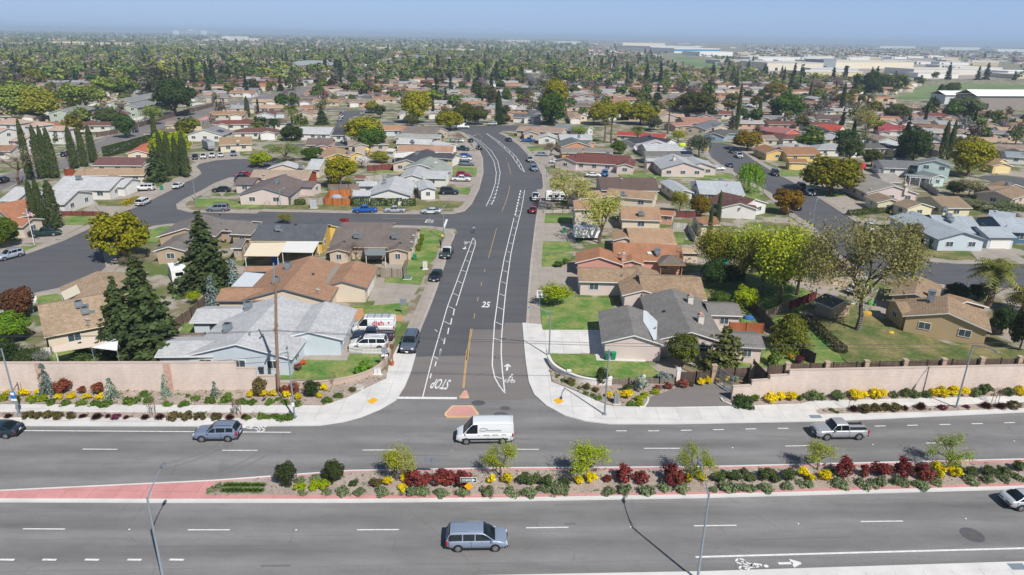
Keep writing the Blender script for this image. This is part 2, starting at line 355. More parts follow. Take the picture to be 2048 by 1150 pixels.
sheet('main_street',[P(820,722),P(834,690),P(843,655),P(856,626),P(875.6,574),P(890,530),P(905,480),P(915,465),P(900,440),P(930,422),P(943.5,408.7),P(959,377.4),P(967,346),P(966,317),P(954,287),P(941,275.6),P(928,265.5),P(905,258),P(850,258),P(850,252.5),P(1080,250),P(1080,261),P(1004,262),P(1003,269),P(1020,278),P(1038,291),P(1053,307),P(1072,326),P(1084,350),P(1087,372),P(1080,400),P(1073,428),P(1068.6,459),P(1060.8,524),P(1055.6,587),P(1053,646),P(1010,645.5),P(1005,659),P(944,659),P(940,711),P(830,714)],.014,'asphalt_street')
sheet('street_patch',[P(800,790),P(816,735),P(829,711),P(941,708.5),P(945,656.5),P(1006,656.5),P(1011,643),P(1058,643),P(1062,720),P(1075,790),P(1040,800),P(850,800)],.013,'asphalt_old')
sheet('cross_street',[P(925,455)+Vector((0,0,0)),P(925,424)]+[P(*p) for p in [(907,427.5),(800,428),(700,426),(520,423),(386,420.5),(373,416.5),(370.5,408.7),(386,398),(417,382.6),(443.5,367),(470,357),(500,352),(560,352),(560,318),(503.5,318.7),(470,318),(430.5,321),(399,328),(392.6,334.4),(399,340),(403,347.4),(391,356.5),(373,364),(344,380),(308,398),(274,414),(206,441),(198,449),(130,481),(47,511),(0,523),(-160,580),(-160,640),(0,597),(65,588),(119,576.5),(190,555),(212,535),(206,506),(240,480),(289,459),(308,453),(339,449),(400,448),(560,449),(700,450.5),(800,452),(886,457)]],.018,'asphalt_street')
sheet('east_street',[P(*p) for p in [(1395,283),(1417,284),(1467,291),(1506,320),(1559,352.5),(1607,374),(1634,395),(1698,435.5),(1750,470),(1804,501),(1822,514),(1861,524),(1913,528),(2048,528),(2200,526),(2200,580),(2048,574),(1991,577.8),(1934,577.8),(1887,570),(1809,560),(1740,556),(1702,527),(1678,508.7),(1660,483.6),(1626,454),(1588,427.5),(1543,387),(1490,357),(1443,330),(1422,315),(1417,304),(1415,290),(1380,292)]],.014,'asphalt_street')
sheet('court_street',[P(*p) for p in [(1955,354),(1971,350.5),(2008,352.5),(2048,356.5),(2120,362),(2120,378),(2048,374),(1990,366)]],.014,'asphalt_street')
sheet('back_street',[P(*p) for p in [(668,256),(690,256),(699,236),(730,226.5),(790,222),(790,219),(742,220),(688,222),(679,232)]],.014,'asphalt_street')
sheet('upper_street',[P(*p) for p in [(1045,146),(1062,147),(1078,167),(1088,172),(1070,172),(1050,158)]],.014,'asphalt_street')
# the wide avenue at the west side of the town, with its raised pink median
sheet('west_avenue',[P(*p) for p in [(-160,420),(0,351),(62,337),(125,318),(196,279),(274,256),(326,239),(443,207.5),(533,188),(615,176),(700,154),(770,126),(800,113),(812,113),(790,128),(760,142),(700,167),(620,192),(513,218),(456,246),(370,254),(290,275),(201,303),(125,340),(0,384),(-160,460)]],.014,'asphalt_old')
slab('west_avenue_median',[P(*p) for p in [(368,250),(420,238),(464,222),(470,218.5),(500,211),(500,208.5),(464,217),(420,231),(366,246.5)]],0,.16,'pink_concrete')
# pavements
nw_in=[(0,810),(500,811.7),(647.8,812.4),(694,796.5),(743,772),(772,758.6),(778,730),(788,708.6)]
slab('pavement_corner_west',[aveN_w+an*2.6]+[P(*p) for p in nw_in]+[P(797,690),P(829,690)]+[P(*p) for p in WEST[8::-1]]+[P(0,847),aveN_w],-.2,.12,'concrete_new')
ne_in=[(1083,649.5),(1089.5,683),(1096.5,726),(1103,765),(1144.7,781),(1215,812),(1228,814),(1293.5,815.5),(1350,815.5),(1461,813.5),(1601.6,808.5),(1621,803),(2048,793)]
slab('pavement_corner_east',[aveN_e]+[P(2048,820),P(1650,838)]+[P(*p) for p in EAST[:10]]+[P(*p) for p in ne_in]+[aveN_e+an*3.2],-.2,.12,'concrete_new')
mb=MB().mat('concrete_kerb'); strip(mb,[aveN_w,P(0,847)]+W1[:9],-.55,.15,0,.124); tag(mb.build('kerb'),kind='structure')
mb=MB().mat('concrete_kerb'); strip(mb,([aveN_e,P(2048,820),P(1650,838)]+E1[:10]),-.15,.55,0,.124); tag(mb.build('kerb'),kind='structure')
mb=MB().mat('kerb_old')
for pts,sg in ((W1[8:],1),(W2,1),(E1[9:],-1)): strip(mb,pts,min(sg*0,sg*.5),max(sg*0,sg*.5),0,.07)
tag(mb.build('kerb'),kind='structure')
mb=MB().mat('concrete_old')
for pts,sg in ((W1[8:],1),(W2,1),(E1[9:],-1)): strip(mb,pts,min(sg*.52,sg*2.1),max(sg*.52,sg*2.1),0,.12)
EK=[[(130,481),(47,511),(0,523),(-120,566)],[(198,449),(130,481)],[(274,414),(206,441),(198,449)],[(391,356.5),(373,364),(344,380),(308,398),(274,414)],[(470,318),(430.5,321),(399,328),(392.6,334.4),(399,340),(403,347.4),(391,356.5)],[(560,318),(470,318)],
 [(500,352),(470,357),(443.5,367),(417,382.6),(386,398),(370.5,408.7),(373,416.5),(386,420.5),(520,423)],[(-100,625),(0,597),(65,588),(119,576.5),(190,555),(212,535),(206,506),(240,480),(289,459)],
 [(1395,283),(1417,284)][::-1],[(1467,291),(1417,284)],[(1822,514),(1804,501),(1750,470),(1698,435.5),(1634,395),(1607,374),(1559,352.5),(1506,320),(1467,291)],[(2200,526),(2048,528),(1913,528),(1861,524),(1822,514)],
 [(1415,290),(1417,304),(1422,315),(1443,330),(1490,357),(1543,387),(1588,427.5),(1626,454),(1660,483.6),(1678,508.7),(1702,527),(1740,556),(1809,560)],[(1809,560),(1887,570),(1934,577.8),(1991,577.8),(2048,574),(2200,580)]]
for e in EK:
    q=[P(*p) for p in e]; strip(mb,q,-2.1 if e[0] in((-100,625),(1415,290),(1809,560),(2200,526),(1822,514),(130,481),(198,449),(274,414),(391,356.5),(470,318),(560,318),(500,352)) else -2.1,0,0,.11)
tag(mb.build('pavement'),kind='structure')
# south pavement of the avenue
sp=[s0-av*300,s0,P(2048,1131),P(2048,1131)+av*200]
mb=MB().mat('concrete_new'); strip(mb,[sp[0],sp[1],sp[2],sp[3]],-9,0,0,.12); tag(mb.build('pavement'),kind='structure')
mb=MB().mat('concrete_kerb'); strip(mb,[sp[0],sp[1],sp[2],sp[3]],-.3,.35,0,.124); tag(mb.build('kerb'),kind='structure')
# tactile ramps
for c,q in (('n2',[(1160,632),(1220,600),(1258,622),(1205,656)]),('n3',[(980,392),(1020,372),(1066,400),(1022,422)])): slab('tactile_paving',line(c,q),.1,.132,'tactile_yellow')
# asphalt apron to the gate beside the stepped wall
slab('gate_apron',line('n4',[(215,842),(240,760),(225,745),(500,655),(870,602),(930,600),(985,680),(1085,700),(1085,772),(985,760),(1000,785),(1090,832)]),0,.128,'asphalt_old')
# medians
mtop=[(-200,990),(0,982),(425.5,962),(700,942),(1024,936.5),(1400,934.5),(2048,919),(2300,912)]
mbot=[(2300,972),(2048,979),(1400,996.5),(1024,1003),(700,1006),(300,1006),(0,1005),(-200,1004)]
T=[P(*p) for p in mtop]; B=[P(*p) for p in mbot[::-1]]
def lerpc(k): return [a.lerp(b,k) for a,b in zip(Ti,Bi)]
def resample(pl,n=60):
    L=[0]
    for a,b in zip(pl,pl[1:]): L.append(L[-1]+(b-a).length)
    out=[];j=0
    for i in range(n+1):
        d=L[-1]*i/n
        while j<len(pl)-2 and L[j+1]<d: j+=1
        out.append(pl[j].lerp(pl[j+1],(d-L[j])/max(L[j+1]-L[j],1e-6)))
    return out
slab('median_kerb',[*T,*B[::-1]],0,.15,'concrete_kerb')
ti=offset(T,-.22); bi=offset(B,.42)
slab('median_paving',[*ti,*bi[::-1]],0,.155,'pink_concrete')
mt=[P(*p) for p in [(409,993),(432,966.5),(700,947.5),(1024,943),(1400,941),(2048,926),(2300,919)]]; mbm=[P(*p) for p in [(2300,962),(2048,968.5),(1400,986),(1024,991.5),(700,992.5)]]
slab('median_bed',[*mt,*mbm],0,.175,'mulch')
isl=lambda pts:line('n3',pts)
for pts,c in (([(208,433),(365,433),(413,492),(410,512),(390,520),(165,520),(147,510),(150,492)],0),([(300,318),(320,318),(337,370),(262,370)],0)):
    q=isl(pts); slab('island_kerb',q,0,.15,'yellow_kerb'); cx=sum(q,Vector())/len(q); slab('island_top',[cx+(p-cx)*.86 for p in q],0,.156,'pink_island')
# planting beds
nwb=[(-160,780),(560,779),(604,778),(640,776),(700,768),(742,752),(770,741),(776,745),(770,757),(743,770),(694,795),(647,811),(500,810.5),(0,809),(-160,808.5)]
slab('wall_bed',[P(*p) for p in nwb],0,.145,'mulch')
slab('kerb_bed',[P(-160,825),P(0,826),P(500,827.5),P(586,829),P(584,837),P(500,837.8),P(0,836.5),P(-160,836)],0,.142,'mulch')
slab('corner_bed',line('n3',[(945,75),(1010,165),(1090,215),(1200,258),(1320,272),(1430,272),(1660,262),(1917,250),(1917,300),(1720,370),(1700,425),(1450,433),(1400,425),(1130,305),(975,248)]),0,.145,'mulch')
slab('wall_bed',[P(*p) for p in [(1461,800),(1621,789),(2048,781),(2240,776),(2240,787),(2048,792),(1621,802),(1601,807),(1463,812.5),(1445,799)]],0,.145,'mulch')
slab('kerb_bed',[P(*p) for p in [(1633,822),(1640,818.5),(1800,816),(2048,806.5),(2240,800),(2240,810),(2048,818),(1800,827),(1640,829.5),(1633,827)]],0,.142,'mulch')
for q in ([(1700,437),(1716,425),(1700,372),(1722,368)],): pass
mb=MB().mat('concrete_kerb'); strip(mb,line('n4',[(150,848),(205,838),(230,800),(238,770),(225,748)]),-.1,.1,0,.28); strip(mb,line('n4',[(980,762),(1005,795),(1090,834)]),-.1,.1,0,.28); tag(mb.build('kerb'),kind='structure')
# lawns, drives and yards
LAWN=[('n2','grass',[(590,290),(1000,297),(1025,240),(1262,250),(1280,325),(1180,385),(900,445),(455,447),(455,400),(560,380)]),
('m2','grass',[(1150,735),(1330,735),(1345,700),(1605,715),(1575,810),(1252,800),(1250,760),(1160,755)]),('m2','grass',[(1480,862),(1550,860),(1530,922),(1480,922)]),
('m2','grass',[(1690,140),(1840,140),(1875,185),(1840,300),(1730,470),(1690,575),(1410,560),(1420,530),(1580,500),(1600,330),(1660,300)]),
('k5','grass_dry',[(-60,805),(600,805),(780,810),(1265,790),(1460,775),(1635,785),(1600,825),(1200,842),(0,838)]),('k5','grass',[(1460,668),(1690,672),(1672,724),(1590,715)]),('k5','grass',[(1560,512),(1740,520),(1735,588),(1560,572)]),
('m3','grass',[(1100,45),(1315,50),(1315,95),(1100,100)]),('m3','grass',[(1090,245),(1300,245),(1330,320),(1085,330)]),('m3','grass',[(1085,340),(1330,335),(1300,380),(1240,430),(1080,435)]),
('m3','grass',[(1080,640),(1335,627),(1340,672),(1625,682),(1650,740),(1530,790),(1540,921),(1092,921),(1076,740)]),
('n3','grass',[(935,30),(1305,38),(1315,85),(1690,95),(1800,180),(1760,222),(1430,227),(1400,217),(1310,217),(1120,178),(1010,108),(950,52)]),
('f','grass_dry',[(1630,640),(1680,590),(1760,640),(1900,690),(2060,700),(2060,722),(1700,729),(1645,690)]),('f','grass',[(1530,690),(1560,640),(1640,650),(1690,729),(1520,729)]),('f','grass',[(1400,560),(1560,540),(1640,600),(1560,650),(1400,600)]),
('m5','grass_dry',[(930,230),(1020,285),(1150,352),(1400,382),(1600,378),(1550,310),(1480,305),(1200,300),(1080,250)]),
('k4','grass',[(500,890),(790,900),(650,960),(500,960)]),('k4','grass_dry',[(730,770),(940,780),(940,812),(760,810)]),('k4','grass',[(1490,760),(1700,755),(1850,800),(1993,805),(1993,830),(1500,824)]),
('k4','grass',[(1140,990),(1310,965),(1240,1060),(1200,1090),(1110,1085)]),('m1','grass',[(265,670),(440,645),(490,685),(300,725)]),('m1','grass',[(140,285),(290,280),(200,315)]),('m1','grass',[(1290,595),(1440,595),(1440,650),(1300,665)]),
('m1','grass',[(1410,870),(1520,870),(1515,960),(1380,940)]),('k6','grass',[(900,570),(1300,560),(1780,570),(1780,605),(930,590)]),('k6','grass',[(200,375),(350,370),(360,390),(215,392)]),('k6','grass_dry',[(20,250),(120,255),(140,275),(40,275)]),
('k6','grass_dry',[(1600,300),(1780,340),(1760,350),(1610,318)]),('k6','grass',[(1790,650),(1993,690),(1993,780),(1900,760)]),('k7','grass',[(200,530),(380,530),(400,570),(240,575)]),('k7','grass',[(500,690),(720,700),(700,730),(560,735)]),
('m4','grass_dry',[(1000,490),(1060,480),(1100,600),(1020,580)]),('m4','grass',[(1430,960),(1640,970),(1650,1080),(1230,1090),(1240,1060),(1420,1050)]),('m4','grass',[(1270,720),(1330,720),(1390,790),(1270,790)]),('m4','grass',[(755,80),(830,100),(840,145),(760,140)]),
('k5','grass',[(960,540),(1120,540),(1110,560),(970,560)]),('n1','grass',[(0,200),(420,210),(900,210),(1000,290),(0,305)]),('n4','dirt',[(560,440),(1240,560),(1260,600),(1000,580),(900,595)]),('k7','grass_dry',[(1640,520),(1800,540),(1720,560),(1660,560)])]
DRIVE=[('m2','concrete_old',[(1285,700),(1345,700),(1330,735),(1600,712),(1690,580),(1410,560),(1350,560)]),('n2','concrete_old',[(1000,297),(640,290),(660,255),(930,235),(1020,240)]),('n2','concrete_old',[(950,235),(1010,170),(1040,60),(1100,-60),(1400,-40),(1370,60),(1390,130),(1330,240),(1030,240)]),
('m2','wood_deck',[(1200,757),(1250,757),(1254,802),(1555,812),(1550,855),(1180,845)]),('k5','concrete_old',[(1450,730),(1690,742),(1655,780),(1450,770)]),('k5','concrete_old',[(1525,590),(1735,595),(1700,668),(1500,640)]),('k5','concrete_old',[(1590,395),(1735,400),(1740,518),(1570,508)]),('k5','concrete_old',[(1555,290),(1640,290),(1720,380),(1580,395)]),
('m3','concrete_old',[(1095,102),(1330,110),(1350,243),(1090,242)]),('m3','concrete_old',[(1080,440),(1380,440),(1390,640),(1270,625),(1075,640)]),('m3','concrete_new',[(1092,925),(1560,925),(1600,1150),(1560,1150),(1500,1100),(1130,1105),(1105,990)]),('n3','concrete_new',[(1305,38),(1560,10),(1690,60),(1690,95),(1315,85)]),
('m5','concrete_old',[(1480,290),(1740,285),(1917,380),(1917,410),(1560,385)]),('k4','concrete_old',[(500,962),(650,962),(400,1088),(160,1100),(160,1000)]),('k4','concrete_old',[(730,815),(1000,818),(880,885),(790,890)]),('k4','concrete_old',[(1010,720),(1200,690),(1300,610),(1400,590),(1420,610),(1180,750),(1040,760)]),
('k4','concrete_old',[(1640,660),(1800,590),(1900,560),(1760,680),(1700,745)]),('k4','concrete_old',[(1440,450),(1840,395),(1840,440),(1640,462),(1500,485)]),('k6','concrete_old',[(260,390),(480,390),(470,500),(300,500),(250,440)]),('k6','concrete_old',[(640,590),(760,540),(900,550),(910,590)]),
('k6','concrete_old',[(280,690),(420,680),(520,760),(400,800),(330,820)]),('k6','concrete_old',[(1640,480),(1790,530),(1780,570),(1650,550)]),('k7','concrete_old',[(520,735),(720,720),(860,800),(740,860)]),('k7','concrete_old',[(240,575),(400,575),(420,610),(330,625)]),('k7','concrete_old',[(1800,520),(2048,540),(2048,580),(1850,560)]),('n1','dirt',[(900,200),(1300,200),(1300,300),(900,300)]),('f','concrete_old',[(1560,520),(1660,490),(1720,560),(1640,590),(1580,570)])]
plain('wood_deck',srgb('#b98a63'),.9,var=.2)
for i,(c,m,pts) in enumerate(LAWN): slab('lawn' if m.startswith('grass') else 'yard',line(c,pts),0,.09+.0011*i,m)
for i,(c,m,pts) in enumerate(DRIVE): slab('driveway',line(c,pts),0,.125+.0007*i if m!='dirt' else .08,m)
sheet('playing_field',[P(*p) for p in [(1790,198),(1830,176),(1900,167),(2300,174),(2300,198),(2048,195),(1900,198)]],.02,'field')
sheet('farm_field',[P(*p) for p in [(1345,112),(1420,119),(1445,135),(1405,139),(1360,126)]],.02,'field')
sheet('railway_strip',[P(*p) for p in [(1780,208),(2048,236),(2300,255),(2300,260),(2048,241),(1770,213)]],.02,'dirt')
# ------------------------------------------------------------------ painted markings
def mark(name,segs,m='marking_white',z=.026,w=.12):
    mb=MB().mat(m)
    for s in segs:
        pts=[P(*p) for p in s[0]]; strip(mb,pts,-(s[1] if len(s)>1 else w)/2,(s[1] if len(s)>1 else w)/2,z,z)
    tag(mb.build(name),kind='structure')
c3=lambda *q:[cv('m3',*p) for p in q]; cn=lambda *q:[cv('n3',*p) for p in q]; c5=lambda *q:[cv('k5',*p) for p in q]; c6=lambda *q:[cv('k6',*p) for p in q]; c2=lambda *q:[cv('n2',*p) for p in q]
seg=[]
for a,b,y1,y2 in ((165,235,898.5,899),(445,515,901,901),(725,795,900.5,900),(1008,1078,899,899),(1288,1359,897,897),(1570,1642,892.5,891),(1852,1924,886.5,885.5),(46,130,1058,1058.5),(376,460,1060,1060),(714,798,1060,1059.5),(1052,1137,1056,1055),(1388,1473,1052,1051),(1721,1806,1043.5,1042.5),(-120,-40,896,897)): seg.append(([(a,y1),(b,y2)],.13))
mark('lane_marking',seg)
seg=[]
for i in range(13):
    x=1232+64.7*i; y=np.interp(x,[1232,1320,1555,1577,1772,1901,2031],[862,862,857,857,852,849,845.3]); y2=np.interp(x+21,[1232,1320,1555,1577,1772,1901,2031],[862,862,857,857,852,849,845.3]); seg.append(([(x,y),(x+21.5,y2)],.15))
for a,b in ((-85,-57),(0,29),(85,113),(170,198),(255,283),(339,368)): seg.append(([(a,1119.5),(b,1120)],.2))
mark('bike_lane_marking',seg)
mark('edge_line',[([(-160,860.5),(46,861.5),(300,863),(582,865)],.15),([(1391,1114.5),(1700,1106),(2048,1096.8),(2250,1090)],.2)])
seg=[(c2((1375,597),(1900,601)),.5),([(845.5,794),(864,720),(895,613),(946,476)],.13),(c3((560,215),(578,240),(576,272),(560,320),(430,735)),.14)]
for x,y in ((412,785),(393,855),(370,928),(341,1005),(308,1090)): seg.append((c3((x+4,y-24),(x-4,y+24)),.16))
for x,y in ((1765,225),(1725,320),(1685,418)): seg.append((c2((x+5,y-20),(x-5,y+20)),.16))
for a in (((370,740),(425,763)),((340,855),(390,880)),((303,980),(335,1000)),((405,637),(447,657)),((440,545),(476,562)),((468,460),(503,475)),((497,383),(528,396)),((525,315),(552,324)),((548,253),(572,259))): seg.append((c3(*a),.12))
for a in (((890,38),(915,45)),((877,85),(903,92)),((865,135),(893,143)),((855,190),(882,200)),((838,250),(868,262)),((823,318),(855,330)),((808,390),(842,402)),((790,463),(830,480)),((778,550),(818,566)),((762,643),(805,660)),((748,745),(792,765)),((735,860),(780,880)),((722,985),(775,1005)),((715,1125),(772,1147))): seg.append((c3(*a),.12))
for a in (((525,52),(578,72)),((535,200),(590,222))): seg.append((cn(*a),.12))
for a in (((1718,38),(1740,55)),((1750,98),(1790,130)),((1713,258),(1745,280))): seg.append((c2(*a),.12))
seg+= [([(1028,435.6),(1008.7,516.5),(999.5,566),(994.3,608),(989,647),(985.7,700),(984.5,731),(989.5,755),(998.7,772),(1010,786.5)],.15),([(1049.6,380),(1042.6,420),(1029.5,472),(1021.7,508.7),(1015,555.6),(1011,587),(1007,628.7),(1003.4,670),(1002.3,705),(1004.4,739),(1009.5,785)],.15)]
for i in range(9):
    t=i/9; x=157-t*45; y=700+t*200
    seg.append((c6((x+1.5,y-8),(x-1.5,y+7)),.3))
for i,(x,y) in enumerate([(155,705),(143,745),(130,795),(122,845),(115,890)]): seg.append((c6((x,y),(x+33-i*1,y+6)),.16))
ULo=[(973.5,267),(995.7,281),(1015.7,297.8),(1031,312),(1041.7,328),(1049.6,344.5)]; ULi=[(973,267.5),(992,282),(1010,297.8),(1024,312),(1034,327),(1041,338),(1049.6,344.5)]
ll=[(935.7,268.4),(959,281),(982.7,301.7),(995.7,322.6),(1000.4,346),(997,367)]; li=[(934.4,269),(954,281),(974.8,301.7),(988,322.6),(992.6,346),(990.5,367),(982.7,390.5),(972.2,412.6)]
seg+=[(ULo,.16),(ULi,.16),(ll,.16),(li,.16)]
def at(pl,t):
    t=t*(len(pl)-1); i=min(int(t),len(pl)-2); f=t-i; return (pl[i][0]+(pl[i+1][0]-pl[i][0])*f,pl[i][1]+(pl[i+1][1]-pl[i][1])*f)
for i in range(1,14): seg.append(([at(li[:6],i/14),at(ll,i/14)],.13))
for i in range(1,9): seg.append(([at(ULi,i/9),at(ULo,i/9)],.13))
for i in range(7):
    a=at([(997,367),(993,383),(988,400),(981,412)],i/7); seg.append(([(a[0]+1,a[1]-2.2),(a[0]-1,a[1]+2.2)],.25)); b=at(li[5:],i/7); seg.append(([b,(a[0]-1,a[1]+2)],.12))
seg.append((c5((1485,980),(1510,915)),.5)); seg.append(([(945,272),(953,270)],.3)); 
mark('buffer_marking',seg)
seg=[]
for a in (((740,142),(678,370)),((652,452),(648,475)),((627,552),(621,582)),((600,668),(593,700)),((573,794),(567,832))): seg.append((c3(*a),.11))
for d in (0,10): seg.append((c3((543+d,912),(508+d,1150)),.13)); seg.append((cn((320+d*.9,0),(290+d*.9,292)),.13))
seg.append((c6((75,655),(68,700),(45,780),(15,855)),.12)); seg.append((c6((60,480),(76,540),(82,572)),.12)); seg.append((c6((48,445),(52,455)),.16)); seg.append((c5((1020,910),(1510,912)),.16)); seg.append((c5((1740,255),(1790,290)),.16))
mark('centre_line',seg,'marking_yellow')
wc=[P(*p) for p in [(-160,440),(0,367),(125,330),(200,291),(330,242),(450,214),(600,179),(700,157.5),(780,128)]]
mb=MB().mat('marking_white')
for o_ in (-8.2,-4.6,4.6,8.2):
    q=resample(wc,90)
    for i in range(0,90,3 if abs(o_)<5 else 1): strip(mb,offset(q,o_)[i:i+2],-.08,.08,.03,.03)
tag(mb.build('lane_marking'),kind='structure')
# words, numbers and symbols on the road
def text_data(txt,size,ext=0.0,m='marking_white',align='CENTER',bold=0.0):
    cu=bpy.data.curves.new('lettering','FONT'); cu.body=txt; cu.size=size; cu.align_x=align; cu.align_y='CENTER'; cu.extrude=ext; cu.offset=bold; cu.resolution_u=3
    o=bpy.data.objects.new('lettering',cu); COL.objects.link(o); bpy.context.view_layer.update()
    me=bpy.data.meshes.new_from_object(o.evaluated_get(bpy.context.evaluated_depsgraph_get())); bpy.data.objects.remove(o); bpy.data.curves.remove(cu)
    me.materials.clear(); me.materials.append(MATS[m]); return me
def road_text(txt,c,x,y,rz,size,stretch,bold=.03):
    me=text_data(txt,size,0,'marking_white','CENTER',bold); o=bpy.data.objects.new('road_lettering',me); COL.objects.link(o); o.location=PP(c,x,y,.03); o.rotation_euler=(0,0,rz); o.scale=(1,stretch,1); tag(o,kind='structure'); return o
ms=math.atan2(*(PP('m3',560,900)-PP('m3',640,560)).xy.yx)
STD=(P(965,660)-P(985,560)); street_az=math.atan2(-STD.x,-STD.y)     # heading of the street, from +Y towards +X
rzN=-R(4)
road_text('25','m3',660,727,rzN,1.3,2.6,.03)
road_text('STOP','n2',1768,478,PI-R(8),.92,3.9,.012)
road_text('STOP','k5',1380,929,R(90),1.2,2.2,.02)
def bike_symbol(loc,rz,s=1.0):
    mb=MB().mat('marking_white')
    def ring(cx,cy,r,w=.09):
        n=20
        for i in range(n):
            if i%5==0: continue
            a,b=2*PI*i/n,2*PI*(i+1)/n; mb.face([(cx+math.cos(q)*k,cy+math.sin(q)*k,0) for q,k in ((a,r-w),(b,r-w),(b,r+w),(a,r+w))])
    def bar(a,b,w=.09):
        a,b=Vector((*a,0)),Vector((*b,0)); d=(b-a).normalized(); n=Vector((-d.y,d.x,0))*w; mb.face([a-n,b-n,b+n,a+n])
    ring(-.5,0,.34); ring(.5,0,.34); bar((-.5,.05),(-.1,.75)); bar((-.1,.75),(.35,.8)); bar((.5,.05),(.3,.9)); bar((-.1,.2),(.15,.75),.07)
    bar((-.1,.95),(.1,1.55),.15); bar((.1,1.4),(.4,1.0),.08); bar((-.05,.95),(.15,.35),.1)
    n=12; mb.face([(.22+.2*math.cos(2*PI*i/n),1.85+.2*math.sin(2*PI*i/n),0) for i in range(n)])
    o=mb.build('bike_symbol'); o.location=loc; o.rotation_euler=(0,0,rz); o.scale=(s,s*1.25,1); tag(o,kind='structure')
def arrow(loc,rz,s=1.0):
    mb=MB().mat('marking_white'); mb.face([(-.13,-1,0),(.13,-1,0),(.13,.2,0),(-.13,.2,0)]); mb.face([(-.5,.1,0),(.5,.1,0),(.1,.9,0),(-.1,.9,0)])
    o=mb.build('arrow_marking'); o.location=loc; o.rotation_euler=(0,0,rz); o.scale=(s,s,1); tag(o,kind='structure')
up=Vector((0,0,.03))
bike_symbol(PP('n3',649,240)+up,rzN,.75); arrow(PP('n3',632,132)+up,rzN,1.0)
bike_symbol(PP('m3',515,246)+up,PI-R(6),.75); arrow(PP('m3',497,292)+up,PI-R(6),1.0)
arw=math.atan2(av.y,av.x)
bike_symbol(PP('n8',400,820)+up,arw-PI/2,.82); arrow(PP('n8',680,810)+up,arw-PI/2,1.0)
bike_symbol(PP('n2',305,845)+up,arw+PI/2,.85)
mb=MB().mat('skid_mark')
for q in ([(330,928),(380,915),(420,900),(445,880)],[(345,934),(400,918),(440,898)],[(420,950),(470,932),(520,905)],[(435,955),(490,934),(535,910)],[(700,912),(800,911),(900,912)],[(1000,868),(1030,878),(1060,880)],[(250,1092),(420,1094),(600,1090)],[(1500,1080),(1700,1074)]):
    strip(mb,smooth([P(*p) for p in q],2),-.05,.05,.0165,.0165)
tag(mb.build('skid_mark'),kind='structure')
mb=MB().mat('skid_mark')
for q in ([(1015,865),(1035,866),(1033,869),(1014,868)],[(1128,1046),(1150,1045),(1152,1049),(1130,1050)],[(520,1130),(580,1129),(582,1133),(522,1134)],[(1660,870),(1672,869),(1673,871),(1661,872)],[(620,935),(660,933),(661,936),(621,938)]): mb.face([P(*p,.0168) for p in q])
tag(mb.build('road_patch'),kind='structure')
# manhole patch in the avenue
mb=MB().mat('asphalt_street'); c=PP('n8',1745,642,.022)
mb.face([c+Vector((.95*math.cos(2*PI*i/28),.95*math.sin(2*PI*i/28),0)) for i in range(28)]); mb.mat('manhole'); mb.face([c+Vector((.36*math.cos(2*PI*i/20),.36*math.sin(2*PI*i/20),.004)) for i in range(20)]); tag(mb.build('manhole'),kind='structure')
for q in (('n3',408,405,.8),('n3',580,500,.9),('n3',615,445,.6)):
    mb=MB().mat('asphalt_street'); c=PP(q[0],q[1],q[2],.02); mb.face([c+Vector((q[3]*math.cos(2*PI*i/18)*(1+.12*math.sin(i*3.1)),.8*q[3]*math.sin(2*PI*i/18),0)) for i in range(18)]); tag(mb.build('manhole'),kind='structure')
